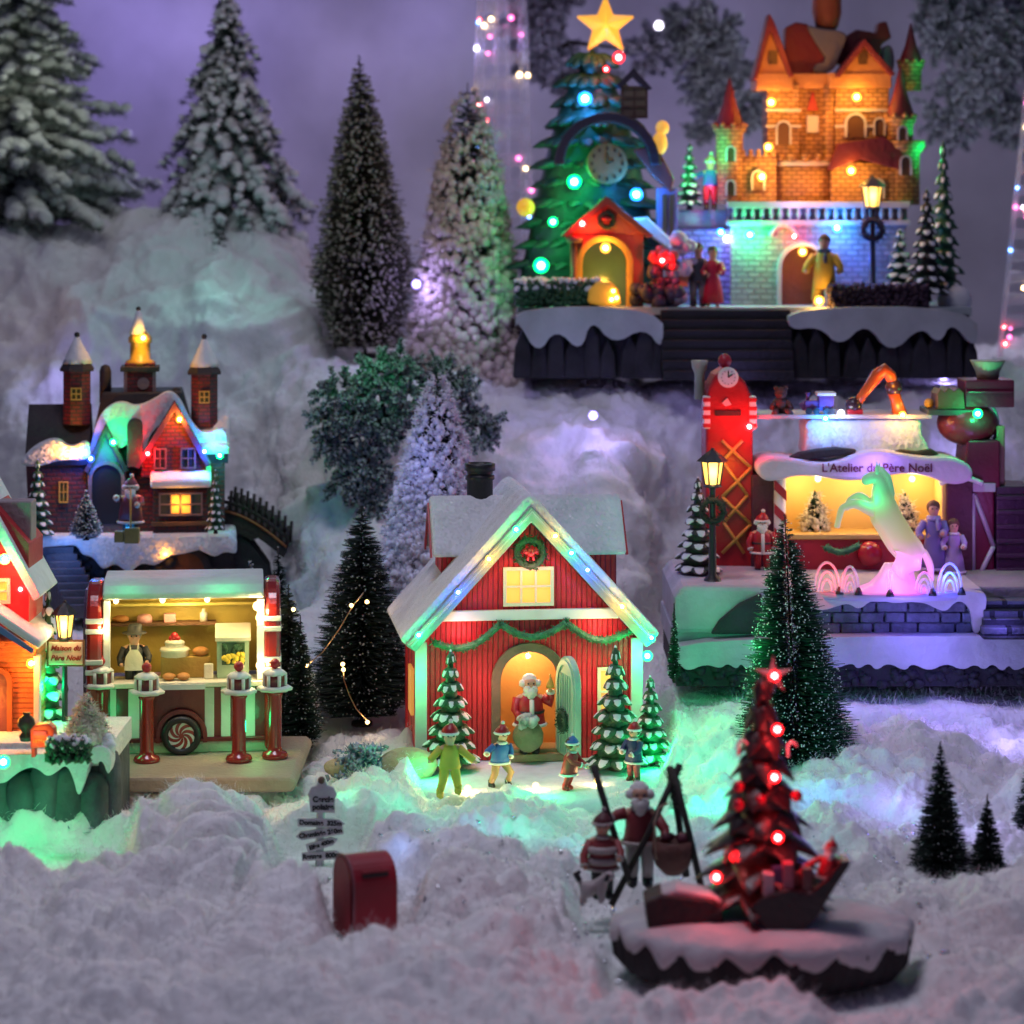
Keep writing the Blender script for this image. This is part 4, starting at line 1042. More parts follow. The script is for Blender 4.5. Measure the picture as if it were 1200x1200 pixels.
st.build('stair', M('grey_step', (.09,.085,.11), bump=.5), T, bev=1)
mb = MB(fr); mb.prism(arch(216, 22, 672, 712), -3, -.5); mb.build('tunnel_mouth', M('tunnel_brown', (.09,.03,.012), bump=.5), T)
mb = MB(fr); archband(mb, 216, 22, 30, 672, 712, -7, -.4); mb.build('tunnel_arch', ROCK, T)
bulb(T, fr, (193, -12, 650), 'amber', 3, 1.1, 20, 4)
Sx = thing('school', 'dark brick school with snowy slate roof, three towers and coloured lights', 'school', fr, (150, 60, 628))
# wings
mb = MB(fr); mb.box(38, 262, 20, 120, 530, 627); mb.box(38, 100, 0, 20.2, 535, 627.5); mb.box(160, 262, 4, 20.3, 530, 627.3); mb.build('wall', BRICK, Sx)
# left wing
mb = MB(fr); mb.xprism([(-8,545),(-10,534),(58,478),(130,545)], 30, 104); mb.build('wing_roof', SLATE, Sx)
mb = MB(fr); mb.prism(rnd([(26,545),(26,536),(42,520),(66,512),(82,525),(104,514),(106,540),(70,538),(48,546)]), -16, 30); mb.build('wing_snow', GLIT, Sx, bev=6)
mb = MB(fr); mb.prism([(40,630),(40,542),(30,545),(34,630)], 6, 118); mb.build('side_wall', M('pinkish_plaster', (.2,.09,.1), bump=.3), Sx)
# central roof
mb = MB(fr); mb.prism([(100,545),(118,462),(212,462),(234,545)], 16, 110); mb.build('main_roof', SLATE, Sx, bev=2)
mb = MB(fr); mb.prism(rnd([(98,570),(108,505),(120,480),(140,470),(158,478),(178,470),(196,458),(210,468),(222,496),(238,512),(262,500),(266,530),(240,534),(225,512),(206,485),(184,500),(172,516),(166,545),(150,520),(138,530),(124,505),(112,528),(104,570)]), 2, 18); mb.build('roof_snow', GLIT, Sx, bev=7)
mb = MB(fr); mb.xprism([(4,546),(2,536),(60,490),(118,546)], 226, 266); mb.build('wing_roof', SLATE, Sx)
mb = MB(fr); mb.xprism([(-2,536),(-3,526),(30,492),(60,484),(60,500),(20,530)], 232, 268); mb.build('wing_snow', GLIT, Sx, bev=4)
# door gable
mb = MB(fr); mb.prism([(102,630),(102,548),(123,505),(146,548),(146,630)], -4, 20); mb.build('porch', STN, Sx, bev=1)
mb = MB(fr); mb.prism([(98,552),(123,497),(150,552),(145,556),(123,510),(103,556)], -10, 18); mb.build('porch_roof', SLATE, Sx, bev=1)
mb = MB(fr); mb.prism(arch(124, 17, 562, 615), -5.2, -4.2); mb.build('door', M('black_void', (.008,.007,.012), bump=0), Sx)
mb = MB(fr); archband(mb, 124, 17, 21, 562, 615, -8, -4.1); mb.build('door_arch', STN, Sx)
mb = MB(fr); mb.prism(arch(157, 9, 500, 548), -14, 12); mb.build('dormer_post', SLATE, Sx, bev=1)
# right gable
mb = MB(fr); mb.prism([(164,560),(166,540),(204,482),(240,540),(240,560)], -6, 4); mb.build('gable_wall', BRRED, Sx)
mb = MB(fr); mb.prism([(156,548),(203,470),(246,545),(240,549),(203,483),(162,550)], -14, 30); mb.build('gable_roof', M('plum_trim', (.1,.03,.06)), Sx, bev=1)
window(Sx, fr, 181, 192, 528, 549, -7.4, 2, 2, STN, M('dark_pane', (.05,.05,.06), rough=.2, bump=0), 1.2, 2)
window(Sx, fr, 212, 226, 528, 549, -7.4, 2, 2, STN, M('dark_pane', None), 1.2, 2)
# bay window
mb = MB(fr); mb.box(178, 242, -14, 5, 575, 628); mb.build('bay', BRICK, Sx, bev=1)
window(Sx, fr, 187, 234, 580, 603, -15.6, 4, 2, STN, M('dark_pane', None), 1.8, 2)
mb = MB(fr); mb.box(198, 222, -16.2, -15.4, 581, 602); mb.build('lit_pane', PANE, Sx)
for x in (209.5,): 
    mb = MB(fr); mb.box(x-1, x+1, -17, -16.3, 581, 602); mb.box(198, 222, -17, -16.3, 591, 593); mb.build('glazing_bar', DWOOD, Sx)
mb = MB(fr); mb.box(176, 244, -18, -13, 612, 617); mb.build('bay_sill', WOOD, Sx, bev=1)
lamp(Sx, fr, (209, -24, 590), 'amber', .8)
mb = MB(fr); mb.xprism([(-22,572),(-22,562),(6,546),(6,572)], 175, 246); mb.build('bay_roof', SNOW, Sx, bev=3)
window(Sx, fr, 70, 78, 566, 588, -1.6, 2, 2, GOLD, M('dim_green_pane', (.1,.11,.05), rough=.2, bump=0), 1, 1.5)
# towers
def turret(px, d, r0, rt, rc, rad, capr, flagm=True):
    mb = MB(fr); mb.lathe(px, d, [(rad,r0),(rad,rt)], 8, smooth=False, ph=PI/8); t = mb.build('tower', BRRED, Sx)
    mb = MB(fr); mb.lathe(px, d, [(capr,rt+2),(capr*1.02,rt-1),(capr*.8,rt-8)], 8, smooth=False, ph=PI/8); mb.build('eave', SLATE, t)
    mb = MB(fr); mb.lathe(px, d, [(capr*.86,rt-7),(capr*.7,rt-14),(capr*.38,rt-28),(2.5,rc+5)], 12, lob=3, lamp=.04); mb.build('snowy_spire', SNOW, t)
    mb = MB(fr); mb.ball(px, d, rc+2, 3.4); mb.build('finial', BLACK, t)
    window(t, fr, px-5, px+5, rt+22, rt+34, d-rad-1, 2, 2, GOLD, M('dim_green_pane', None), 1.4, 1.2)
turret(88, 30, 500, 435, 392, 17, 21); turret(238, 30, 505, 440, 395, 17, 21)
mb = MB(fr); mb.box(144, 180, 24, 60, 428, 470); t = mb.build('clock_tower', BRRED, Sx, bev=1)
for x in (143, 177): 
    mb = MB(fr); mb.box(x, x+4, 22, 26, 436, 468); mb.build('quoin', STN, t)
mb = MB(fr); mb.box(139, 185, 20, 64, 432, 438); mb.build('cornice', SLATE, t, bev=1)
mb = MB(fr); mb.disc(166, 21.5, 23.8, 452, 7); mb.build('clock_face', STN, t)
mb = MB(fr); mb.lathe(162, 40, [(17,432),(17,426),(12,424),(12,405),(14,404),(14,398),(10,393),(5,388)], 12); mb.build('lantern', M('gold_lantern', (.6,.36,.05), rough=.35), t)
mb = MB(fr); mb.lathe(160, 40, [(11,394),(7,382),(2.5,366)], 10); mb.build('snowy_spire', SNOW, t)
mb = MB(fr); mb.ball(160, 40, 364, 3); mb.build('finial', BLACK, t)
for x, r in ((121,430), (205,458)):
    mb = MB(fr); mb.lathe(x, 40, [(7,475),(7,r+8),(5,r+2),(1,r)], 10); mb.build('chimney', SLATE, Sx)
for x, r, c, p in ((80,527,'amber',2.4), (166,398,'yellow',1.6), (209,492,'amber',2.2), (106,537,'blue',2.2), (238,530,'blue',2.2), (172,532,'red',2.4), (132,518,'green',2.0), (256,535,'green',1.4)):
    dd = {166: 24}.get(x, -14)
    bulb(Sx, fr, (x, dd, r), c, 3.3, p*1.4, 14, 5)
lamp(Sx, fr, (150, -60, 610), 'cyan', 2.4, .1); lamp(Sx, fr, (80, -50, 640), (.1,.3,1), 1.6, .1)
# figures / trees at the school
f = at_z(zs, 632)
resin_pine('pine_tree', 'dark snowy pine at the left corner of the brick school', f, 42, 10, 634, 540, 20, tiers=8, lobes=8, seed=17, tip=.45)
resin_pine('pine_tree', 'thin dark pine at the right corner of the brick school', f, 252, 5, 626, 552, 12, tiers=8, lobes=7, seed=19, tip=.5)
brush_tree('brush_tree', 'small bluish frosted bottle brush tree beside the school door', 'tree', f, 102, -8, 632, 574, 19, n=2200, tips=500, mat=M('frosted_bristle', (.3,.33,.38), rough=.9), seed=23, rings=7, wd=1.1, tipr=1.1)
figure(f, 154, -6, 632, 70, 'white bearded man in dark red coat holding a staff before the school bay', coat=M('plum_cloth', (.14,.03,.05)), trim=WHITE, pants=BLACK, boots=BLACK, beard=True, hat=M('plum_cloth', None), fat=1.3, hem=.3, head=1.25, lh=(-.22,-.12,.72), rh=(.12,-.16,.6))
mb = MB(f); mb.tube([(156,-20,632),(156,-20,572)], 1.2, 6); mb.build('staff', GOLD, label='thin golden staff held by the man before the school', cat='staff')
mb = MB(f); mb.box(137, 148, -22, -12, 620, 633); mb.box(149, 166, -24, -12, 616, 634); g = mb.build('gift_boxes', M('olive_gift', (.2,.2,.08)), label='olive green gift box in front of the bearded man at the school', cat='gift', bev=1)
# bridge
fbr = Fr(20.2)
T = thing('bridge', 'dark wooden arched bridge with picket railing right of the brick school', 'bridge', fbr, (300, 0, 660))
n = 10; top = [(262+7.4*i, 596+ (i/n)**1.6*42) for i in range(n+1)]
mb = MB(fbr); mb.prism([(x, y) for x, y in top]+[(x-4, y+14+ (10 if i < 6 else 2)) for i, (x, y) in list(enumerate(top))[::-1]], 0, 50); mb.build('deck', DWOOD, T)
mb = MB(fbr); mb.prism([(262,640),(272,622),(292,636),(312,664),(318,700),(262,700)], 4, 46); mb.build('abutment', ROCK, T)
for dd in (0, 44):
    mb = MB(fbr)
    mb.tube([(x, dd, y-8) for x, y in top], 2.4, 6); mb.build('rail', DWOOD, T)
    for i in range(1, n+1):
        mb = MB(fbr); x, y = top[i]; mb.tube([(x, dd, y+3), (x+2, dd, y-22)], [2.4, 2], 6); mb.build('picket', DWOOD, T)
mb = MB(fbr); mb.tube([(x, -2, y+3) for x, y in top], 1.6, 6); mb.build('brown_edge', M('warm_wood_edge', (.3,.1,.03)), T)  # edge strip in a redder brown than the deck
# ================================================================== toy workshop
f0 = Fr(17.9); zt = f0.w((0,0,692)).z
def tz(row): return at_z(zt, row)
fw = tz(668)      # plane of the workshop front
random.seed(51)
T = thing('workshop_plinth', 'two step plinth with dark stone wall and snow under the toy workshop', 'base', f0, (1010, 60, 802))
mb = MB(f0); mb.box(792, 1420, -12, 250, 768, 802); mb.build('lower_rock', ROCK, T)
mb = MB(f0)
for i in range(120): mb.ball(random.uniform(795, 1300), -11+random.uniform(-2, 2), random.uniform(778, 800), random.uniform(4, 8), sz=.8, jit=.25, n=7, m=5)
mb.build('rock_face', ROCK, T)
def drips(x0, x1, top, base, amp, step, seed):
    r = random.Random(seed); pts = [(x0, top), (x1, top)]; x = x1; low = True
    while x > x0:
        pts.append((x, base+(amp*r.uniform(.5, 1) if low else -amp*r.uniform(.1, .5)))); x -= step*r.uniform(.35, 1.6); low = not low
    pts.append((x0, base)); return rnd(pts[:2], 0)+rnd(pts[2:] + [], 0) if False else rnd(pts)
mb = MB(f0); mb.prism(drips(788, 1424, 742, 776, 8, 13, 3), -22, 10); mb.box(789, 1423, 10, 252, 742, 769); mb.build('lower_snow', M('shelf_snow', (.4,.4,.46), rough=.8, bump=.6, bscale=16), T, bev=5)
mb = MB(f0); mb.box(955, 1148, 6, 240, 700, 743); mb.build('stone_wall', STONE, T, bev=2)
BLK = M('stone_block', (.11,.11,.16), rough=.75, var=.5, vscale=7, bump=.9)
for rr in range(3):
    x = 957-(rr % 2)*9
    while x < 1142:
        w = random.uniform(16, 44)
        mb = MB(f0); mb.box(max(956, x+1), min(1146, x+w-1.5), random.uniform(1.5, 4), 7, 706+rr*12.5, 717.5+rr*12.5); mb.build('stone', BLK, T, bev=1.5); x += w
mb = MB(f0); mb.prism(rnd([(940,690),(1150,690),(1156,700),(1152,720),(1146,742),(1140,742),(1137,715),(1128,704),(1118,704),(1108,716),(1095,712),(1085,706),(1066,704),(1050,706),(1036,704),(1020,702),(1006,714),(994,706),(984,708),(960,716),(940,705)]), -8, 10); mb.box(940, 1152, 10, 240, 691.5, 701); mb.build('terrace_snow', M('warm_glitter', (.5,.45,.45), rough=.7, bump=.5, bscale=18), T, bev=4)
mb = MB(f0); mb.prism([(790,700),(800,686),(948,688),(948,743),(790,743)], 0, 240); mb.build('snow_bank', M('shelf_snow', None), T, bev=6)
mb = MB(f0); mb.prism([(832,742),(842,726),(866,706),(892,694),(892,742)], -10, -.5); mb.build('rock_arch', ROCK, T, bev=3)
mb = MB(f0)
for i in range(5): mb.box(1153-i*2, 1240, 0-i*10, 60, 704+i*9, 743)
mb.build('stair', STONE, T, bev=1.5)
mb = MB(f0); mb.box(1150, 1400, 30, 240, 692, 742); mb.build('back_terrace', M('brown_snow_ground', (.3,.27,.27), bump=.6), T, bev=3)
for q, w_ in (((1060,-50,722),2.2), ((1170,-40,722),1.6), ((1090,-70,760),2.2), ((980,-60,790),1)): lamp(T, f0, q, (.22,.16,1), w_, .08)
WK = thing('workshop', 'red toy workshop with lit yellow show window and snowy sign band', 'workshop', fw, (1010, 60, 668))
WRED = M('workshop_red', (.4,.012,.03), rough=.45, var=.2, bump=.3)
WDK = M('workshop_plum', (.07,.012,.03), rough=.55, var=.3, bump=.4)
SHOW = M('show_window', (.75,.5,.16), rough=.7, var=.05, bump=.05)
mb = MB(fw); mb.box(908, 1108, 0, 8, 632, 684); mb.build('counter_front', WRED, WK, bev=1)
mb = MB(fw); mb.box(908, 1108, -3, 60, 626, 632); mb.build('counter_ledge', M('ledge_yellow', (.6,.4,.12)), WK, bev=1)
mb = MB(fw); mb.box(912, 1106, 58, 62, 552, 628); mb.box(908, 912, 0, 58, 540, 628); mb.box(1104, 1108, 0, 58, 540, 628); mb.box(908, 1108, 0, 62, 545, 550); mb.build('back_wall', SHOW, WK)
mb = MB(fw); mb.box(880, 908, -4, 70, 556, 684); mb.build('side_wall', WDK, WK, bev=2)
mb = MB(fw); mb.box(1108, 1140, -4, 70, 556, 684); mb.build('side_wall', WDK, WK, bev=2)
# candy pole
mb = MB(fw); mb.tube([(913,-8,684),(913,-8,552)], 7, 12); cp = mb.build('candy_pole', WHITE, WK)
for k in range(5):
    mb = MB(fw); r = 560+k*28; mb.prism([(905.8,r),(920.2,r+14),(920.2,r+26),(905.8,r+12)], -16, -14.5); mb.build('red_stripe', RED, cp)
# sign band: wavy snow with letters
mb = MB(fw); o = [(884,540),(900,533),(930,536),(960,542),(985,538),(1005,528),(1035,526),(1060,531),(1085,534),(1110,533),(1130,540),(1137,552),(1132,562),(1115,566),(1098,562),(1085,556),(1060,552),(1030,556),(1010,560),(985,561),(955,556),(930,555),(912,560),(895,562),(884,552)]; o = rnd(o)
mb.prism(o, -26, 60); sb = mb.build('sign_band', M('lilac_snow', (.6,.52,.66), rough=.6, bump=.4), WK, bev=4)
text(sb, fw, (1024, -26.8, 546), "L'Atelier du Père Noël", 14, M('maroon_ink', (.12,.01,.03), bump=0), bold=.15)
# roof
mb = MB(fw); mb.prism(rnd([(940,542),(946,516),(943,500),(950,491),(1002,493),(1060,491),(1083,493),(1080,508),(1090,524),(1092,542)]), 8, 75); mb.build('roof', GLIT, WK, bev=4)
mb = MB(fw); mb.prism([(924,536),(936,530),(958,526),(980,524),(1004,527),(1000,532),(980,534),(950,538)], -6, 9); mb.build('dark_eave', DWOOD, WK, bev=2)
mb = MB(fw); mb.prism([(1044,530),(1056,527),(1074,529),(1092,526),(1100,532),(1084,535),(1062,535)], -6, 9); mb.build('dark_eave', DWOOD, WK, bev=2)
mb = MB(fw); mb.box(880, 1092, 0, 80, 486, 491); mb.build('roof_deck', M('pale_deck', (.5,.45,.5), bump=.3), WK, bev=1)
for x in (957, 1067): bulb(WK, fw, (x, -12, 560), 'warm', 3, .9, 24, 3)
lamp(WK, fw, (1008, 22, 560), 'warm', 6, .06)
lamp(WK, fw, (940, 30, 570), 'warm', 1.5, .05); lamp(WK, fw, (1080, 30, 570), 'warm', 1.5, .05)
for x, c, p, r in ((967,'cyan',2.6,490), (1057,'yellow',2.2,486), (985,'white',.6,484)): bulb(WK, fw, (x, -4, r), c, 3.4, p, 16, 5)
lamp(WK, fw, (1020, -50, 540), (.4,.2,1), 3, .1)
# baubles and garland on the counter
mb = MB(fw); mb.ball(1018, -9, 648, 15); mb.build('bauble', M('red_bauble', (.35,.01,.03), rough=.2, bump=0), WK)
random.seed(8)
mb = MB(fw); pts = [(966+4*i, -8, 640+6*math.sin(i*.35)) for i in range(11)]; mb.tube(pts, 4, 6)
for p in pts:
    for q in range(10):
        v = Vector((random.gauss(0,1), random.gauss(0,1), random.gauss(0,1))).normalized()*6; mb.tube([p, (p[0]+v.x, p[1]+v.y, p[2]+v.z)], [.9,.4], 3)
mb.build('garland', GARL, WK)
# trees in the window
for x, r1, lab in ((959, 577, 'left frosted cone tree standing in the yellow workshop window'), (1066, 580, 'right frosted cone tree standing in the yellow workshop window')):
    flocked_cone('window_tree', lab, fw, x, 34, 626, r1, 14, n=110, blob=3.0, seed=x, group='trees in the workshop window', under=GREENB, mat=M('cream_flock', None))
# clock tower
CT = thing('clock_tower', 'red toy workshop clock tower with gold lattice and striped corner posts', 'tower', fw, (855, 40, 680))
mb = MB(fw); o = [(827,684),(827,468),(830,455),(838,440),(850,432),(862,436),(874,448),(882,468),(884,684)]
mb.prism(o, 0, 70); mb.build('wall', M('tower_red', (.3,.006,.012), rough=.45, var=.2, bump=.25), CT, bev=3)
mb = MB(fw); mb.disc(853, -5, -.5, 442, 12); mb.build('clock_rim', WHITE, CT)
mb = MB(fw); mb.disc(853, -6, -5.1, 442, 9.5); cf = mb.build('clock_face', M('clock_white', (.65,.66,.75), bump=0), CT)
mb = MB(fw); mb.box(852.3, 853.7, -7, -6.1, 435, 442); mb.tube([(853,-6.6,442),(858,-6.6,438)], .7, 4)
for k in range(12): a = k*PI/6; mb.box(853+7.8*math.cos(a)-.5, 853+7.8*math.cos(a)+.5, -6.8, -6.1, 442+7.8*math.sin(a)-.5, 442+7.8*math.sin(a)+.5)
mb.build('clock_hands', BLACK, cf)
for x in (824, 878):
    mb = MB(fw); mb.box(x, x+8, -6, 10, 464, 502); cpost = mb.build('candy_post', WHITE, CT, bev=1)
    mb = MB(fw)
    for k in range(4): mb.box(x-.4, x+8.4, -6.6, 10.4, 466+k*10, 470.5+k*10)
    mb.build('red_stripe', RED, cpost)
mb = MB(fw); mb.box(838, 868, -3, -.4, 481, 487); mb.build('name_plate', DWOOD, CT)
mb = MB(fw); mb.prism([(846,472),(852,466),(857,474),(850,476)], -3, -.4); mb.build('small_ornament', M('pink_white', (.6,.4,.4)), CT)
GL = M('gold_lattice', (.5,.26,.05), rough=.5)
mb = MB(fw)
zz = [(846,516),(880,548),(846,582),(880,614),(846,648)]; z2 = [(870,516),(846,540),(876,580),(848,612),(872,648)]
for L in (zz, z2):
    for a, b in zip(L, L[1:]): mb.tube([(a[0],-2,a[1]),(b[0],-2,b[1])], 2.2, 6)
mb.build('lattice', GL, CT)
mb = MB(fw); mb.lathe(822, 30, [(6,470),(6,440),(9,432),(10,424),(8,424)], 12); mb.build('chimney', M('pale_stone', (.35,.33,.3), bump=.4), CT)
mb = MB(fw); mb.ball(851, 20, 424, 8, sz=1.1); mb.build('topper', WRED, CT)
bulb(CT, fw, (877, -12, 499), 'red', 4.5, 2.6, 14, 9); lamp(CT, fw, (852, -32, 488), 'red', 1.6)
lamp(CT, fw, (852, -30, 545), 'amber', 1.2)
# chimney machine on the right
MC = thing('toy_machine', 'tall maroon toy machine with round drum, funnel and white timber frame', 'toy machine', fw, (1150, 40, 684))
VIO = M('maroon_machine', (.16,.008,.04), rough=.4, var=.2, bump=.2)
mb = MB(fw); mb.box(1112, 1166, 4, 70, 566, 684); mb.build('lower_house', VIO, MC, bev=2)
mb = MB(fw); mb.prism([(1128,572),(1134,516),(1172,516),(1172,572)], 0, 70); mb.build('neck', VIO, MC, bev=2)
mb = MB(fw); mb.ball(1138, 26, 498, 36, sx=1.0, sd=.9, sz=.72, n=24, m=14); mb.build('drum', M('drum_red', (.2,.02,.03), rough=.3), MC)
mb = MB(fw); mb.ring(1138, 20, 498, 35, 2, 24, 6, -.9, 1.2); mb.build('drum_pipe', M('grey_pipe', (.4,.4,.5), rough=.3), MC)
mb = MB(fw); mb.box(1132, 1190, 6, 60, 446, 478); mb.box(1134, 1188, 3, 6, 458, 461); mb.build('top_box', VIO, MC, bev=2)
mb = MB(fw); mb.lathe(1163, 30, [(13,446),(14,438),(20,426),(21,424),(18,424)], 16); mb.build('funnel', M('green_grey_funnel', (.3,.36,.25), rough=.5), MC)
mb = MB(fw); mb.box(1087, 1150, 0, 60, 480, 487); mb.build('platform', M('dark_platform', (.05,.06,.06), rough=.5), MC, bev=1)
mb = MB(fw); mb.prism([(1099,480),(1099,462),(1103,456),(1108,460),(1112,454),(1118,459),(1124,455),(1130,460),(1132,480)], 4, 50); mb.build('gear_rack', M('brown_gear', (.12,.06,.04), rough=.5), MC, bev=1)
mb = MB(fw); mb.ball(1092, 20, 474, 6); mb.build('bell', GOLD, MC)
mb = MB(fw)
mb.tube([(1140,-1,684),(1140,-1,578)], 3, 6); mb.tube([(1142,-1,580),(1164,-1,640)], 3, 6); mb.tube([(1164,-1,640),(1144,-1,682)], 3, 6); mb.box(1132, 1166, -3, 4, 566, 576)
mb.build('timber_frame', M('lilac_timber', (.45,.4,.5)), MC)
mb = MB(fw); mb.tube([(1100+5*i, -6, 566-7*math.sin(PI*i/10)) for i in range(11)], 3.4, 6); mb.build('snow_arc', SNOW, MC)
mb = MB(fw); mb.box(1168, 1210, 0, 70, 570, 684)
for k in range(6): mb.box(1167, 1211, -5, 0, 580+k*17, 586+k*17)
mb.build('slatted_hutch', M('plum_wood', (.05,.015,.05), rough=.5, bump=.4), MC, bev=1.5)
mb = MB(fw); mb.box(1170, 1180, 10, 30, 500, 572); mb.build('side_pipe', M('tan_pipe', (.3,.2,.14)), MC, bev=2)
bulb(MC, fw, (1144, -10, 484), 'green', 4.5, 4, 20, 6)
lamp(MC, fw, (1150, -70, 600), (.6,.2,.9), 2.2, .1)
# roof toys
BRN = M('teddy_brown', (.12,.04,.035), rough=.8, bump=.5)
mb = MB(fw); mb.ball(917, 20, 476, 10, sz=1.05); mb.ball(917, 18, 462, 7.5); mb.ball(911, 18, 456, 2.8); mb.ball(923, 18, 456, 2.8); mb.ball(917, 11, 464, 3); 
mb.tube([(910,16,472),(905,10,480)], 3.2, 6); mb.tube([(924,16,472),(929,10,480)], 3.2, 6); mb.tube([(912,14,482),(908,2,485)], [4,4.5], 6); mb.tube([(922,14,482),(926,2,485)], [4,4.5], 6)
mb.build('teddy_bear', BRN, label='small brown teddy bear sitting on the workshop roof deck', cat='teddy bear')
TR = thing('toy_train', 'small purple toy locomotive on the workshop roof deck', 'toy train', fw, (963, 10, 486))
mb = MB(fw); mb.box(944, 960, 6, 20, 470, 482); mb.tube([(944,13,476),(940,13,478)], 5, 8); mb.build('engine', M('toy_purple', (.12,.05,.25)), TR, bev=1)
mb = MB(fw); mb.box(960, 978, 4, 22, 464, 482); mb.build('cab', M('toy_purple', None), TR, bev=1)
mb = MB(fw); mb.box(958, 980, 2, 24, 460, 464); mb.build('cab_roof', SNOW, TR, bev=1)
for x in (948, 957, 969, 976): 
    mb = MB(fw); mb.disc(x, 1, 4, 482, 4, 14); mb.build('wheel', BLACK, TR)
mb = MB(fw); mb.lathe(948, 13, [(2,470),(2,464),(3.5,461)], 10); mb.build('funnel', M('toy_purple', None), TR)
AR = thing('robot_arm', 'bent orange mechanical arm with dark joints on the workshop roof deck', 'mechanical arm', fw, (1025, 12, 486))
OM = M('orange_plastic', (.6,.1,.02), rough=.25, bump=.05)
mb = MB(fw); mb.tube([(1004,12,476),(1014,12,462),(1030,12,440),(1038,12,434),(1045,12,441),(1049,12,452)], [6,5.5,8,8,7.5,6], 12); mb.build('upper_arm', OM, AR)
mb = MB(fw); mb.tube([(1046,12,452),(1052,12,470),(1056,12,486)], [8,7,9], 12); mb.build('fore_arm', OM, AR)
mb = MB(fw); mb.ball(1002, 12, 476, 10); mb.build('joint', M('dark_joint', (.04,.02,.03), rough=.25, bump=0), AR)
mb = MB(fw); mb.ball(1049, 12, 455, 10.5); mb.build('joint', M('dark_joint', None), AR)
mb = MB(fw); mb.box(994, 1012, 4, 22, 480, 486); mb.build('foot', WRED, AR, bev=1)
lamp(AR, fw, (1044, -8, 448), 'amber', .8)
# lamp post with wreath, pine, man
fl_ = tz(686)
def wreath_post(nm, lab, f, px, row0, row1, k, mat=BLACK, wm=None):
    T = thing(nm, lab, 'lamp post', f, (px, 0, row0), 'lamp posts with wreaths')
    h = row0-row1; g = lambda t: row0-h*t
    mb = MB(f); mb.lathe(px, 0, [(15*k,g(0)),(15*k,g(.025)),(11*k,g(.03)),(10*k,g(.06)),(5*k,g(.09)),(4*k,g(.4)),(3.4*k,g(.7)),(5*k,g(.72))], 12); mb.build('pole', mat, T)
    lantern(T, f, px, 0, row1, g(.735), 20*k, mat, p=1.1)
    wreath(T, f, px, -4*k, g(.55), 17*k, wm or M('dark_wreath', (.03,.03,.03), rough=.9, var=.5), bow=None)
    return T
wreath_post('lamp_post', 'black lamp post with a dark wreath left of the red clock tower', fl_, 835, 688, 525, 1.0)
resin_pine('pine_tree', 'snow tipped dark pine behind the lamp post by the red clock tower', tz(678), 818, 4, 678, 560, 30, tiers=8, lobes=8, seed=44, tip=.75, pointy=.4, green=M('dull_pine', (.025,.03,.025), var=.4, bump=.5))
figure(tz(672), 893, 0, 672, 68, 'white bearded man in red suit standing beside the clock tower', coat=RED, pants=RED, boots=BLACK, trim=WHITE, beard=True, hat=RED, belt=True, fat=1.2, head=1.25, hem=.36)
# women
LIL = M('lilac_coat', (.18,.14,.4), rough=.6); LIL2 = M('pale_lilac_coat', (.35,.28,.5), rough=.6)
fwm = tz(672)
figure(fwm, 1094, 0, 672, 86, 'woman in long blue violet coat and scarf beside the horse fountain', 'ladies beside the horse fountain', coat=LIL, skirt=True, trim=LIL2, hair=M('auburn_hair', (.13,.05,.03), rough=.7), scarf=LIL2, fat=.95, head=1.05, rh=(.1,-.16,.56), lh=(-.2,-.1,.5))
figure(fwm, 1117, -4, 674, 66, 'girl in pale lilac dress beside the woman in the blue violet coat', 'ladies beside the horse fountain', coat=LIL2, skirt=True, trim=WHITE, hair=M('auburn_hair', None), fat=1.0, head=1.2, lh=(-.18,-.12,.5), rh=(.14,-.18,.52))
# horse fountain
fh_ = tz(692)
def horse_mat():
    m = bpy.data.materials.new('lit_milky_plastic'); m.use_nodes = True
    nt = m.node_tree; N = nt.nodes; L = nt.links; b = N['Principled BSDF']
    b.inputs['Base Color'].default_value = (.38,.38,.36,1); b.inputs['Roughness'].default_value = .35
    tc = N.new('ShaderNodeTexCoord'); sx = N.new('ShaderNodeSeparateXYZ'); L.new(tc.outputs['Object'], sx.inputs[0])
    mr = N.new('ShaderNodeMapRange'); mr.inputs[1].default_value = 0; mr.inputs[2].default_value = .9; L.new(sx.outputs['Z'], mr.inputs[0])
    cr = N.new('ShaderNodeValToRGB'); L.new(mr.outputs[0], cr.inputs[0])
    e = cr.color_ramp.elements; e[0].position = 0; e[0].color = (1,.12,.9,1); e[1].position = 1; e[1].color = (.25,.75,.45,1)
    for p, c in ((.18,(1,.3,.8,1)), (.42,(.8,.62,.18,1)), (.62,(.62,.7,.16,1)), (.8,(.15,.8,.22,1))):
        q = e.new(p); q.color = c
    L.new(cr.outputs[0], b.inputs['Emission Color'])
    m2 = N.new('ShaderNodeMapRange'); m2.inputs[1].default_value = 0; m2.inputs[2].default_value = .6; m2.inputs[3].default_value = .5; m2.inputs[4].default_value = .3
    L.new(sx.outputs['Z'], m2.inputs[0]); L.new(m2.outputs[0], b.inputs['Emission Strength'])
    return m
HM = horse_mat()
HS = thing('horse_statue', 'glowing milky statue of a rearing horse, pink below and green above', 'statue', fh_, (1045, 0, 692))
def px3(pts): return pts
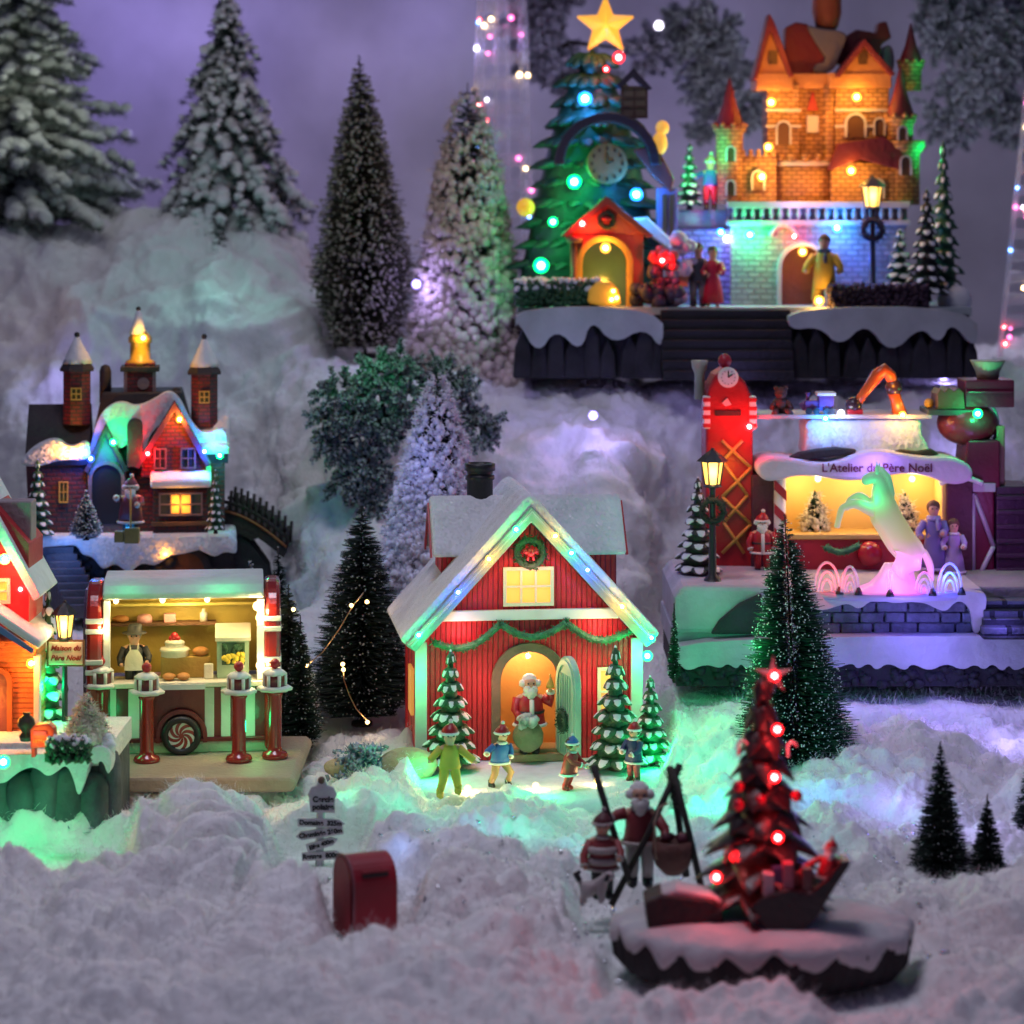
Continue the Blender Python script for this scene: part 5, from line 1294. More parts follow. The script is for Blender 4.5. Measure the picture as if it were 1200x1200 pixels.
hv = [(1066,0,648,19),(1052,0,628,20),(1038,0,606,19),(1031,0,592,16),(1032,0,574,12),(1030,0,560,9.5),(1020,0,559,9),(1009,0,566,5.5),
      (1022,-8,598,9),(1002,-10,588,6.5),(985,-10,594,4.5),(981,-10,610,3.6),(979,-10,618,4.2),
      (1024,8,596,8),(1008,10,581,6),(996,10,588,4.2),(993,10,600,3.6),
      (1066,-9,656,14),(1052,-10,668,9),(1058,-10,680,5.5),(1050,-10,690,5.5),
      (1068,9,658,14),(1062,12,672,9),(1072,12,682,5.5),(1066,12,690,5.5),
      (1082,0,645,5),(1090,0,662,5),(1092,0,682,3)]
he = [(0,1),(1,2),(2,3),(3,4),(4,5),(5,6),(6,7),(3,8),(8,9),(9,10),(10,11),(11,12),(3,13),(13,14),(14,15),(15,16),(0,17),(17,18),(18,19),(19,20),(0,21),(21,22),(22,23),(23,24),(0,25),(25,26),(26,27)]
me = bpy.data.meshes.new('body'); og = WL[HS]
me.from_pydata([tuple(fh_.w(v[:3])-og) for v in hv], he, []); me.materials.append(HM)
ho = bpy.data.objects.new('body', me); C.objects.link(ho); ho.parent = HS; WL[ho] = og.copy()
sk = ho.modifiers.new('skin', 'SKIN'); sk.use_smooth_shade = True
for i, v in enumerate(hv): me.skin_vertices[0].data[i].radius = (v[3]*fh_.k,)*2; me.skin_vertices[0].data[i].use_root = (i == 0)
ss = ho.modifiers.new('subsurf', 'SUBSURF'); ss.levels = 2; ss.render_levels = 2
mb = MB(fh_); mb.lathe(1027, -4, [(3,556),(2,548),(.3,541)], 8); mb.lathe(1031, 4, [(3,556),(2,549),(.3,543)], 8); mb.build('ear', HM, ho)
mb = MB(fh_); mb.tube([(1031,0,548),(1040,0,560),(1043,0,578),(1042,0,596),(1046,0,606)], [3,5,6,5,1], 8); mb.build('mane', HM, HS)
mb = MB(fh_); mb.lathe(1046, 0, [(46,693),(42,690),(28,684),(18,674),(10,660)], 24, lob=5, lamp=.08, sd=.8); mb.build('base_mound', HM, HS)
lamp(HS, fh_, (1046, -34, 672), 'magenta', 1.5, .05); lamp(HS, fh_, (1020, -24, 580), 'green', .8, .05); lamp(HS, fh_, (1080, -26, 660), 'magenta', .7, .05)
ACR = clear('clear_acrylic', (.95,.9,1), .38, .08)
for i, (x, r0, w, h, col) in enumerate(((969, 693, 15, 34, 'left wide'), (996, 694, 10, 30, 'second'), (1043, 696, 2.2, 28, 'middle upright'), (1083, 695, 10, 24, 'fourth'), (1113, 694, 14, 34, 'right wide'))):
    f = tz(r0+1)
    T = thing('water_jet', {'left wide':'leftmost wide clear arching water jet left of the horse statue','second':'second clear water jet from the left, beside the horse','middle upright':'single upright clear water jet in front of the horse','fourth':'small clear arching water jet right of the horse','right wide':'rightmost wide clear arching water jet below the ladies'}[col], 'water jet', f, (x, 0, r0), 'clear water jets around the horse')
    if w > 5:
        for q, s in enumerate((1, .68, .4)):
            mb = MB(f); mb.tube([(x+w*s*math.cos(PI*j/12), 0, r0-h*s*math.sin(PI*j/12)) for j in range(13)], 1.7, 6); mb.build('arc', ACR, T)
    else:
        mb = MB(f); mb.tube([(x,0,r0),(x,0,r0-h*.8),(x,0,r0-h)], [2,3,1.5], 8); mb.build('arc', ACR, T)
    mb = MB(f); mb.lathe(x+(w if w > 5 else 0), 0, [(5,r0+3),(4,r0-1),(1.5,r0-6)], 10); mb.build('nozzle', BLACK, T)
lamp(None, tz(694), (1110, -14, 674), 'blue', 2.2); lamp(None, tz(694), (975, -14, 674), 'red', 1.2)
mb = MB(tz(690)); mb.lathe(1040, 0, [(98,700),(102,693),(96,690.5)], 48, sd=.35); mb.build('fountain_basin', M('lilac_water', (.45,.4,.55), rough=.15, bump=.3), label='shallow fountain basin of pale water under the rearing horse', cat='fountain')
# ================================================================== castle tableau
fc = Fr(22.0); zk = fc.w((0,0,358)).z
def cz(row):
    f = Fr(21.75-(row-352)*.025); f.ro = (CZ-zk)*F/f.Y+HY-row; return f
fpl = Fr(21.45); fpl.ro = 3.0
random.seed(61)
T = thing('castle_plinth', 'dark rock plinth with dripping snow and a central stair under the orange castle', 'base', fpl, (873, 60, 436))
mb = MB(fpl); mb.box(612, 1136, 2, 250, 366, 440); mb.build('rock_body', ROCK, T)
mb = MB(fpl)
x = 612
while x < 1138:
    if not (775 < x < 925):
        w = random.uniform(14, 24); h = random.uniform(368, 392)
        mb = MB(fpl); mb.prism([(x-w*.6,440),(x-w*.45,h+22),(x,h),(x+w*.5,h+20),(x+w*.65,440)], -12+random.uniform(-3,3), 4); mb.build('rock_spike', ROCK, T, bev=3)
    x += random.uniform(16, 26)
mb = MB(fpl); mb.prism(drips(604, 776, 356, 384, 34, 26, 9), -20, 6); mb.prism(drips(922, 1142, 356, 384, 34, 26, 12), -20, 6); mb.box(606, 1140, 6, 252, 357.5, 368); mb.build('snow_cap', M('grey_snow', (.42,.46,.48), rough=.8, bump=.6, bscale=12), T, bev=5)
mb = MB(fpl)
for i in range(7): mb.box(774, 926, -46+i*7, 3, 360+(6-i)*11.5, 440)
mb.build('stair', M('black_step', (.009,.008,.013), rough=.7, var=.5, bump=.6), T, bev=1)
# ---- castle
K = thing('castle', 'orange lit toy castle with red pointed roofs, turrets and a stone gate wall', 'castle', fc, (970, 80, 358))
CST = M('castle_stone', (.4,.36,.36), rough=.7, var=.3, bump=.7, pat='brick', pscale=1.9, col2=(.24,.21,.22))
SAND = M('sandstone', (.5,.25,.1), rough=.65, var=.25, bump=.6, pat='brick', pscale=2.4, col2=(.2,.09,.035))
CRF = M('castle_roof_red', (.13,.008,.014), rough=.6, var=.35, bump=.6, bscale=18)
PAINTW = M('pale_stone_trim', (.5,.45,.46), rough=.6, var=.2, bump=.3)
mb = MB(fc)
mb.prism([(856,358)]+[(856,262),(1062,262),(1062,358),(968,358)]+arch(941, 26, 314, 358)[::-1]+[(914,358)][:0], 0, 40); mb.build('gate_wall', CST, K, bev=1)
mb = MB(fc); archband(mb, 941, 25.5, 31, 314, 358, -6, -.3); mb.build('gate_arch', PAINTW, K, bev=1)
mb = MB(fc); mb.prism(arch(941, 25.4, 314, 358), 14, 18); mb.build('gate_door', M('gate_wood', (.2,.06,.025), bump=.6), K)
bulb(K, fc, (940, -5, 295), 'yellow', 4, 1.2, 22, 3)
mb = MB(fc); mb.box(852, 1066, -8, 44, 236, 244); mb.box(852, 1066, -6, 42, 258, 264); mb.build('cornice', PAINTW, K, bev=1)
mb = MB(fc)
for i in range(19):
    mb = MB(fc); mb.lathe(860.5+i*10.8, 0, [(3,258),(2.2,255),(3.4,251),(2,247),(3,244)], 8); mb.build('baluster', PAINTW, K)
mb = MB(fc); mb.box(854, 1064, 6, 42, 243, 259); mb.build('parapet_wall', M('grey_violet_stone', (.2,.17,.22), bump=.4), K)  # parapet stone in a darker grey violet than the gate wall
mb = MB(fc); mb.ring(918, -2, 280, 16, 3, 14, 6, .2, PI-.2); mb.build('arch_moulding', PAINTW, K)
# middle tier
mb = MB(fc); mb.box(868, 912, 20, 60, 182, 240); mb.build('middle_wall', SAND, K, bev=1)
mb = MB(fc); mb.lathe(946, 60, [(44,240),(44,190)], 28, sd=.9); mb.build('bow_wall', SAND, K)
mb = MB(fc); mb.lathe(946, 60, [(46,194),(47,190),(43,188)], 28, sd=.9); mb.build('bow_rim', PAINTW, K)
mb = MB(fc)
for i in range(9):
    mb = MB(fc); a = PI+.15+i*(PI-.3)/8; mb.ball(946+44*math.cos(a), 60+40*math.sin(a), 184, 5); mb.build('crenel', SAND, K)
mb = MB(fc); mb.box(976, 1046, 14, 80, 190, 240); mb.build('middle_wall', SAND, K, bev=1)
mb = MB(fc); mb.prism([(972,200),(984,168),(1036,160),(1054,172),(1072,202),(1044,196),(1010,186)], 4, 80); mb.build('middle_roof', CRF, K, bev=1)
# keep
mb = MB(fc); mb.box(902, 940, 30, 90, 96, 190); mb.box(938, 984, 42, 90, 96, 190); mb.box(983, 1046, 28, 90, 96, 190); mb.build('keep_wall', SAND, K, bev=1)
mb = MB(fc); mb.tube([(977,36,190),(977,36,98)], 8, 10); mb.build('keep_column', SAND, K)
mb = MB(fc); mb.box(888, 932, 22, 92, 84, 104); mb.box(932, 980, 34, 92, 84, 102); mb.box(974, 1048, 20, 92, 84, 102); mb.build('keep_overhang', M('orange_timber', (.4,.17,.06), rough=.6, bump=.5), K, bev=1.5)
mb = MB(fc)
for r in (128, 147): mb.box(900, 942, 28, 31, r-1.5, r+1.5); mb.box(982, 1047, 26, 29, r-1.5, r+1.5)
mb.build('string_course', PAINTW, K)
mb = MB(fc); mb.prism([(889,86),(905,22),(927,86)], 24, 60); mb.build('gable_wall', M('orange_timber', None), K)
mb = MB(fc); mb.prism([(884,92),(900,28),(903,14),(909,24),(932,88),(927,90),(905,36),(889,92)], 16, 62); mb.build('gable_roof', CRF, K, bev=1)
mb = MB(fc); mb.prism([(985,86),(1016,46),(1047,86)], 22, 60); mb.build('gable_wall', M('orange_timber', None), K)
mb = MB(fc); mb.prism([(980,88),(1015,44),(1052,86),(1047,89),(1015,54),(986,90)], 14, 62); mb.build('gable_roof', CRF, K, bev=1)
for x, r, d in ((908, 66, 22), (1014, 66, 20)): window(K, fc, x-4, x+4, r-7, r+7, d, 2, 3, M('dark_bars', (.08,.03,.015)), M('brown_pane', (.12,.05,.02)), 1.2, 1)
mb = MB(fc); mb.prism(arch(1006, 10, 144, 160), 25, 27.5); mb.build('keep_window', M('brown_pane', None), K)
mb = MB(fc); archband(mb, 1006, 10, 13, 144, 160, 23, 27.6); mb.build('window_arch', PAINTW, K)
mb = MB(fc); mb.box(950, 964, 38, 41.5, 134, 154); mb.build('keep_window', PAINTW, K); mb = MB(fc); mb.prism([(950,128),(957,105),(964,128)], 38, 41.5); mb.build('banner', M('banner_red', (.3,.01,.02)), K)
BRP = M('brown_pane', None)
for x, r, w_, h, d in ((921, 158, 7, 22, 28), (890, 214, 6, 18, 18), (1030, 224, 6, 18, 12), (1034, 150, 5, 16, 26), (1062, 196, 5, 18, 5), (857, 182, 4, 14, 9), (857, 222, 4, 14, 9), (1058, 158, 4, 12, 4)):
    mb = MB(fc); mb.prism(arch(x, w_, r-h*.4, r+h*.5, 8), d-2, d+1); q = mb.build('keep_window', BRP, K)
    mb = MB(fc); archband(mb, x, w_, w_+2.2, r-h*.4, r+h*.5, d-4, d-.5, 8); mb.build('window_arch', PAINTW, q)
for i in range(5):
    mb = MB(fc); mb.box(870+i*9, 875+i*9, 16, 24, 175, 183); mb.build('crenel', SAND, K, bev=1)
# roofs
random.seed(3)
mb = MB(fc); mb.prism([(924,86),(926,28),(938,22),(952,24),(966,50),(976,70),(960,84)], 50, 88); mb.prism([(986,70),(996,40),(1012,30),(1036,34),(1038,22),(1048,20),(1054,40),(1042,48),(1040,70),(1050,86)], 60, 90); mb.build('keep_roof', CRF, K, bev=2)
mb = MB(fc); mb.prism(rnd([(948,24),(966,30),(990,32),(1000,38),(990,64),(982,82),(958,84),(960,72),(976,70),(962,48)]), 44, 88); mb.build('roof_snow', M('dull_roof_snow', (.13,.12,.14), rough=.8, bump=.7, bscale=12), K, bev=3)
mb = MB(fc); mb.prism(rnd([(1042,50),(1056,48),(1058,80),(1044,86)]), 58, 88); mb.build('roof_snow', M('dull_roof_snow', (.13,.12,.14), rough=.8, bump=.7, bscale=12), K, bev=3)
mb = MB(fc); mb.lathe(977, 66, [(8,34),(14,26),(18,10),(17,-20),(20,-24)], 16); mb.build('chimney', M('brick_brown', (.22,.05,.025), bump=.7, bscale=14), K)
# turrets
def cturret(px, d, r0, r1, rad, apex, capr, wall, name='turret', lowcap=True):
    mb = MB(fc); mb.lathe(px, d, [(rad,r0),(rad,r1+10),(rad*1.22,r1+5),(rad*1.22,r1)], 16); t = mb.build(name, wall, K)
    for i in range(9):
        mb = MB(fc); a = 2*PI*i/9; mb.ball(px+rad*1.15*math.cos(a), d+rad*1.15*math.sin(a), r1-1, rad*.2, sz=1); mb.build('crenel', wall, t)
    mb = MB(fc); mb.lathe(px, d, [(capr,r1+1),(capr*.96,r1-3),(capr*.5,(r1+apex)/2+3),(1,apex)], 16); mb.build('spire', CRF, t)
    return t
cturret(857, 26, 240, 147, 16, 90, 17, SAND)
cturret(1058, 20, 175, 136, 15, 76, 17, SAND)
mb = MB(fc); mb.lathe(1062, 26, [(20,240),(20,180),(26,172),(26,164)], 18); mb.build('round_tower', SAND, K)
mb = MB(fc); mb.box(1044, 1070, 10, 40, 200, 240); mb.build('tower_foot', SAND, K)
cturret(1075, 50, 104, 70, 13, 24, 14, SAND)
for x, r, c, p, d in ((906,119,'yellow',2.6,22), (1006,113,'yellow',3.4,16), (998,200,'yellow',3.0,4), (894,207,'yellow',2.6,12), (902,172,'yellow',1.2,16)): bulb(K, fc, (x, d, r), c, 4.2, p, 22, 6)
bulb(K, fc, (878, -8, 275), 'green', 4.5, 6.5, 20, 8); bulb(K, fc, (980, -8, 267), 'cyan', 4.5, 6, 20, 8); bulb(K, fc, (930, -6, 277), 'red', 3.6, 1.6, 16, 6)
lamp(K, fc, (1000, -30, 300), 'blue', 2.5); lamp(K, fc, (930, -30, 240), (.5,.3,1), 1.5)
lamp(K, fc, (836, -6, 185), 'green', 3.4, .03); lamp(K, fc, (1098, 2, 175), 'green', 5, .03); lamp(K, fc, (1092, 20, 70), 'green', 1.0)
lamp(K, fc, (950, -20, 215), 'amber', 5); lamp(K, fc, (865, -22, 120), 'red', 2.0); lamp(K, fc, (960, -10, 130), 'amber', 5); lamp(K, fc, (915, -22, 60), 'amber', 3); lamp(K, fc, (1015, -22, 70), 'amber', 1.5)
# ---- tree shaped house
TH = thing('tree_house', 'Christmas tree shaped house with clock, window and large coloured lights', 'house', fc, (695, 30, 358))
random.seed(14)
TG = M('tree_green', (.008,.055,.035), rough=.5, var=.4, vscale=6, bump=.7, bscale=12)
resin_pine('', '', fc, 695, 48, 358, 54, 102, tiers=12, lobes=26, seed=140, green=TG, tip=0, pointy=.3, trunk=False, fd=.55, T=TH, pw=.47, core=.86)
# star
mb = MB(fc); pts = []
for i in range(10): r = 40 if i % 2 == 0 else 17; a = -PI/2+i*PI/5; pts.append((711+r*math.cos(a), 27+r*math.sin(a)))
c0 = (711, 30, 27); vs = [(x, 44, y) for x, y in pts]+[(711, 30, 27), (711, 58, 27)]
mb.add(vs, [(i, (i+1)%10, 10) for i in range(10)]+[((i+1)%10, i, 11) for i in range(10)])
st = mb.build('star', M('gold_star', (.8,.42,.06), rough=.3, bump=.1, em=(1,.5,.06), es=.55), TH, bev=1.5)
lamp(TH, fc, (711, -6, 36), 'yellow', 4.5, .05)
mb = MB(fc)
o = [(711+62*math.cos(PI*i/16), 194-62*math.sin(PI*i/16)) for i in range(17)]; i_ = [(711+50*math.cos(PI*i/16), 194-50*math.sin(PI*i/16)) for i in range(17)]
mb.prism(o+i_[::-1], -22, 6); mb.build('arched_canopy', M('plum_canopy', (.025,.022,.05), rough=.6, bump=.5), TH, bev=2)
mb = MB(fc); mb.disc(711, -14, -8, 192, 24); ck = mb.build('clock_face', M('olive_face', (.24,.22,.1), rough=.5), TH, bev=1)
mb = MB(fc)
for k in range(12): a = k*PI/6; mb.box(711+18*math.cos(a)-1.4, 711+18*math.cos(a)+1.4, -15.2, -14.2, 192+18*math.sin(a)-2, 192+18*math.sin(a)+2)
mb.tube([(711,-15,192),(711,-15,179)], .9, 4); mb.tube([(711,-15,192),(719,-15,188)], .9, 4)
mb.build('clock_marks', M('brown_marks', (.06,.04,.02)), ck)
window(TH, fc, 730, 756, 104, 136, -2, 2, 3, M('brown_frame', (.1,.06,.05)), M('dim_tan_pane', (.2,.14,.1)), 2, 3)
mb = MB(fc); mb.prism([(722,100),(742,80),(764,104),(758,106),(742,90),(727,104)], -8, 20); mb.build('window_hood', M('plum_canopy', None), TH)
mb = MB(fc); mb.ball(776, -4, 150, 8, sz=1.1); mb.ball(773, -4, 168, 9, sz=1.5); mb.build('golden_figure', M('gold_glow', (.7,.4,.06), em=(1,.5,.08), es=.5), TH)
mb = MB(fc); mb.prism([(742,176),(768,168),(790,210),(786,226),(764,206)], -8, 16); mb.build('side_canopy', M('plum_brown', (.16,.05,.05)), TH, bev=2)
mb = MB(fc); mb.box(770, 794, -4, 26, 220, 282); dd = mb.build('side_bay', M('violet_wall', (.22,.18,.42), bump=.4), TH, bev=1)
mb = MB(fc); mb.box(776, 781, -6, -4.2, 228, 276); mb.box(784, 789, -6, -4.2, 228, 276); mb.build('pane', M('brown_pane', None), dd)
mb = MB(fc); mb.prism([(738,256),(758,254),(790,284),(784,292),(752,270)], -12, 10); mb.build('snowy_roof_edge', SNOW, TH, bev=2)
for x, r, c, p, q in ((686,115,'cyan',9,6.5), (745,228,'cyan',8,6), (673,213,'green',5,6.5), (634,311,'green',2,7), (648,260,'green',1.6,4.5), (726,66,'red',2.2,5.5), (711,80,'red',.4,3)):
    dd_ = 44-.55*(100-(358-r)*.24)-6
    if c == 'cyan' and r > 200: dd_ = -16
    bulb(TH, fc, (x, dd_, r), c, q, p, 18, 10)
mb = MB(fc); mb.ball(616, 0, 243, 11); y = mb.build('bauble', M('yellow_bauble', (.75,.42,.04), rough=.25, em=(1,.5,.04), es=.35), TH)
# ---- shop in front
SP = thing('shop', 'small orange pedimented shop with a round arch in front of the tree shaped house', 'shop', fc, (710, -20, 358))
OS = M('shop_orange', (.45,.12,.05), rough=.55, bump=.4)
mb = MB(fc); mb.prism([(668,358)]+arch(707, 26, 308, 358)+[(752,358),(752,270),(668,270)], -40, -14); mb.build('wall', OS, SP, bev=1)
mb = MB(fc); mb.prism([(662,274),(709,236),(758,274)], -42, -14); mb.build('pediment', OS, SP, bev=1)
mb = MB(fc); mb.prism([(656,276),(709,230),(764,276),(756,278),(709,240),(664,278)], -48, -12); mb.build('roof_edge', M('brown_eave', (.2,.07,.04)), SP, bev=1)
mb = MB(fc); archband(mb, 707, 26, 33, 308, 358, -46, -40.2); mb.build('arch_frame', M('yellow_arch', (.55,.32,.05)), SP, bev=1)
mb = MB(fc); mb.prism(arch(707, 26, 308, 358), -22, -18); mb.build('arch_glass', M('teal_glass', (.06,.14,.12), rough=.2, bump=0), SP)
mb = MB(fc); mb.tube([(672,-46,358),(672,-46,284)], 3, 8); mb.lathe(672, -46, [(8,284),(10,280),(10,277)], 10); mb.build('column', M('brown_eave', None), SP)
wreath(SP, fc, 709, -46, 258, 11)
bulb(SP, fc, (681, -48, 262), 'red', 4.5, 2.4, 18, 6); bulb(SP, fc, (708, -44, 290), 'yellow', 4.5, 2.2, 22, 5)
lamp(SP, fc, (707, -56, 330), 'yellow', 2.4)
# ---- small things on the castle plinth
fhg = cz(362)
hedge('hedge', 'dark green hedge with frosted top left of the orange shop', fhg, 606, 702, 360, 28, 9, 71)
hedge('hedge', 'dark plum hedge below the lamp post at the castle wall', fhg, 972, 1086, 362, 26, 9, 72, snow=False, mat=M('plum_leaves', (.035,.015,.035), rough=.7, var=.5))
random.seed(15)
mb = MB(fhg); mb.prism([(688,356),(690,340),(700,330),(716,332),(724,340),(728,358),(706,360)], -14, 10); sl = mb.build('gold_gift', M('gold_wrap', (.65,.36,.05), rough=.35, em=(1,.5,.05), es=.15), label='golden gift bundle glowing in front of the orange shop', cat='gift', bev=3)
for i, (x, r) in enumerate(((718,342),(722,350),(716,352))): bulb(sl, fhg, (x, -18, r), 'yellow', 2.6, .5 if i == 1 else 0, 16, 2)
mb = MB(cz(358)); random.seed(5); mb.lumps(40, lambda: (random.gauss(772, 12), random.gauss(0, 8), 356-abs(random.gauss(0, 22))), 7, .4); mb.build('bush', M('plum_bush', (.05,.03,.06), var=.8), label='dark bush beside the orange shop below the red flowers', cat='bush')
mb = MB(cz(356)); mb.lumps(16, lambda: (random.gauss(777, 8), random.gauss(-8, 4), random.gauss(300, 7)), 6, .4); fb_ = mb.build('red_flowers', M('red_blossom', (.6,.05,.05), var=.4), label='glowing red flower clump above the dark bush', cat='flowers')
bulb(fb_, cz(356), (775, -18, 301), 'red', 4, 2, 16, 6)
mb = MB(cz(356)); mb.lumps(22, lambda: (random.gauss(796, 9), random.gauss(0, 5), random.uniform(270, 350)), 8, .4); mb.build('snow_bush', M('lilac_snow_bush', (.5,.45,.65), bump=.6), label='pale violet snowy bush left of the couple', cat='bush')
mb = MB(fc); mb.box(796, 858, 10, 40, 268, 358); wl_ = mb.build('garden_wall', M('violet_lit_stone', (.26,.24,.5), rough=.7, var=.3, bump=.9, pat='brick', pscale=1.8, col2=(.12,.1,.22)), label='violet lit stone wall behind the couple', cat='wall', bev=1)  # violet light on the wall is also put into its stone colour
bulb(wl_, fc, (845, 4, 272), 'cyan', 3.6, 1.6, 18, 5); bulb(wl_, fc, (852, 2, 280), 'white', 3.4, .6, 18, 5); lamp(wl_, fc, (826, -20, 300), (.35,.2,1), 3)
figure(cz(354), 818, 0, 354, 76, 'man in dark coat standing by the violet wall', 'couple on the castle stair', coat=M('charcoal_coat', (.03,.03,.045)), pants=M('grey_trousers', (.16,.14,.15)), boots=BLACK, hair=HAIRB, head=1.0, hem=.4)
figure(cz(354), 835, -2, 354, 72, 'woman in long red dress standing by the violet wall', 'couple on the castle stair', coat=M('crimson_dress', (.4,.01,.04)), skirt=True, hair=HAIRB, head=1.0, rh=(.12,-.15,.56), lh=(-.14,-.12,.55), fat=.9)
mb = MB(cz(356)); mb.box(796, 806, -6, 2, 312, 332); mb.tube([(797,-2,312),(801,-2,306),(805,-2,312)], 1, 5); mb.build('paper_bag', M('peach_bag', (.55,.24,.12)), label='peach coloured bag beside the man in the dark coat', cat='bag', bev=1)
T8 = resin_pine('pine_tree', 'small bright green pine on the ledge left of the castle turret', Fr(22.3), 808, 0, 246, 168, 18, tiers=7, lobes=7, seed=77, tip=.7)
lamp(None, Fr(22.3), (800, -26, 205), 'green', 1.4)
mb = MB(Fr(22.3)); mb.box(786, 858, -6, 30, 246, 268); mb.build('snowy_ledge', M('lilac_ledge', (.45,.4,.6), bump=.5), label='snowy violet ledge above the garden wall', cat='ledge', bev=3)
figure(Fr(22.2), 832, -4, 246, 62, 'small figure in blue top and red skirt on the violet ledge', coat=BLUEC, pants=RED, hat=M('peach_hat', (.6,.3,.2)), boots=BROWNC, hem=.46, lh=(-.3,-.05,.62), rh=(.24,-.05,.7))
lamp(None, Fr(22.2), (826, -24, 222), 'pink', 1.2)
figure(cz(356), 966, 0, 356, 86, 'woman in yellow dress and dark cape walking at the castle gate', coat=M('mustard_dress', (.55,.38,.04)), pants=M('mustard_dress', None), hair=HAIRB, hem=.25, fat=1.0, head=1.0, lh=(-.24,-.1,.48), rh=(.2,.05,.46), lf=(-.12,-.03,0), rf=(.1,.03,0), scarf=NAVY, yaw=-.3)
g = bulb(None, cz(362), (960, 0, 354), 'yellow', 4.5, 1.6, 20, 4, name='ground_light'); setp(g, 'yellow ground light at the feet of the woman in yellow', 'light')
wp = wreath_post('lamp_post', 'dark lamp post with a wreath before the castle wall', cz(352), 1022, 340, 198, .9, M('navy_iron', (.02,.015,.05), rough=.5), M('navy_wreath', (.02,.012,.06), rough=.8, var=.5))
resin_pine('pine_tree', 'pale blue lit snowy pine right of the castle lamp post', cz(354), 1056, 8, 350, 264, 24, tiers=7, lobes=8, seed=81, tip=1.2, snowmat=SNOW, pointy=.4)
resin_pine('pine_tree', 'dark snow tipped pine at the right end of the castle wall', cz(356), 1086, 0, 350, 218, 28, tiers=9, lobes=9, seed=83, tip=.5, pointy=.35, green=M('black_pine', (.012,.02,.016), var=.4, bump=.6))
resin_pine('pine_tree', 'tall dark green pine behind at the right end of the castle', cz(352), 1110, 26, 344, 158, 26, tiers=10, lobes=9, seed=85, tip=.4, pointy=.3)
mb = MB(cz(352)); mb.ball(1120, 10, 345, 22, sz=.9, sd=.8, jit=.05); mb.build('snow_mound', SNOW, label='snow mound at the right end of the castle plinth', cat='snow mound', sub=1)
# ================================================================== foreground
# ---- sleigh tree tableau
fs1 = Fr(12.75)
random.seed(91)
T = thing('sleigh_plinth', 'oval dark plinth with dripping snow under the red lit tree', 'base', fs1, (894, 0, 1142))
DKR = M('dark_plum_rock', (.012,.008,.011), rough=.7, var=.4, bump=.5)
def ovring(mb, r_rows, lob=0, amp=0):
    n = 240; vs = []; fs = []
    for q, (rx, row, w) in enumerate(r_rows):
        for i in range(n):
            a = 2*PI*i/n; u = amp*w*(abs(math.sin(8.5*a+.6*math.sin(3*a)))*1.1-.6+math.sin(29*a+1)*.16+math.sin(5*a)*.25)
            b = 1+.015*math.sin(9*a)+.01*math.sin(21*a)+(.012*math.sin(47*a)+.01*math.sin(71*a+2) if amp == 0 else 0)
            vs.append((894+rx*b*math.cos(a), rx*b*math.sin(a)*.72, row+u))
    for q in range(len(r_rows)-1):
        for i in range(n): fs.append((q*n+i, q*n+(i+1)%n, (q+1)*n+(i+1)%n, (q+1)*n+i))
    fs.append(tuple(range(n-1,-1,-1))); fs.append(tuple((len(r_rows)-1)*n+i for i in range(n)))
    mb.add(vs, fs, True)
mb = MB(fs1); ovring(mb, [(158,1134,0),(170,1120,.35),(174,1094,0),(168,1080,0)]); mb.build('rim', DKR, T)
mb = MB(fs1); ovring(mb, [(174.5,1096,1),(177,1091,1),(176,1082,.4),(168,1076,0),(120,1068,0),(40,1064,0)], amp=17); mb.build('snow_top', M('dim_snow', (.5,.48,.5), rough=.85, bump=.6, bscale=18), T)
zs1 = fs1.w((0,0,1066)).z
RT = resin_pine('lit_tree', 'dark drooping resin Christmas tree with red lights and a star', fs1, 893, 0, 1068, 790, 84, tiers=9, lobes=10, seed=92, green=M('dark_red_pine', (.035,.022,.02), rough=.35, var=.5, bump=.3), tip=0, pointy=.5, dz=1.5)
mb = MB(fs1); pts = []
for i in range(10): r = 24 if i % 2 == 0 else 8; a = -PI/2+i*PI/5; pts.append((906+r*math.cos(a), 791+r*math.sin(a)))
mb.add([(x, 0, y) for x, y in pts]+[(906,-6,791),(906,6,791)], [(i, (i+1)%10, 10) for i in range(10)]+[((i+1)%10, i, 11) for i in range(10)])
mb.build('star', M('pale_star', (.4,.26,.26), rough=.35), RT)
mb = MB(fs1); mb.tube([(903,0,812),(906,0,796)], 4, 8); mb.build('star_stem', M('dark_red_pine', None), RT)
for x, r in ((906,789),(908,849),(903,901),(905,966),(858,993),(836,1016)):
    t = (1064-r)/272; dd = -(84*(1-t)**.9)*.98-1
    if r < 800: dd = -9
    if x < 870: dd *= .55
    bulb(RT, fs1, (x, dd-8, r), 'red', 5.2, 1.3 if r > 800 and x > 870 else .5, 26, 3)
for x, r in ((862,915),(930,925),(888,930),(862,935)):
    mb = MB(fs1); t = (1064-r)/272; mb.ball(x, -(84*(1-t)**.9)*.75, r, 7); mb.build('bauble', M('red_bauble', None), RT)
for x, r, c in ((868,868,WHITE),(926,870,WHITE),(850,985,MAROON)):
    t = (1064-r)/272; mb = MB(fs1); q = -(84*(1-t)**.9)*.85; mb.ring(x, q, r, 5, 1.6, 12, 6, 0, PI); mb.tube([(x-5,q,r),(x-5,q,r+12)], 1.6, 6); mb.build('candy_cane', c, RT)
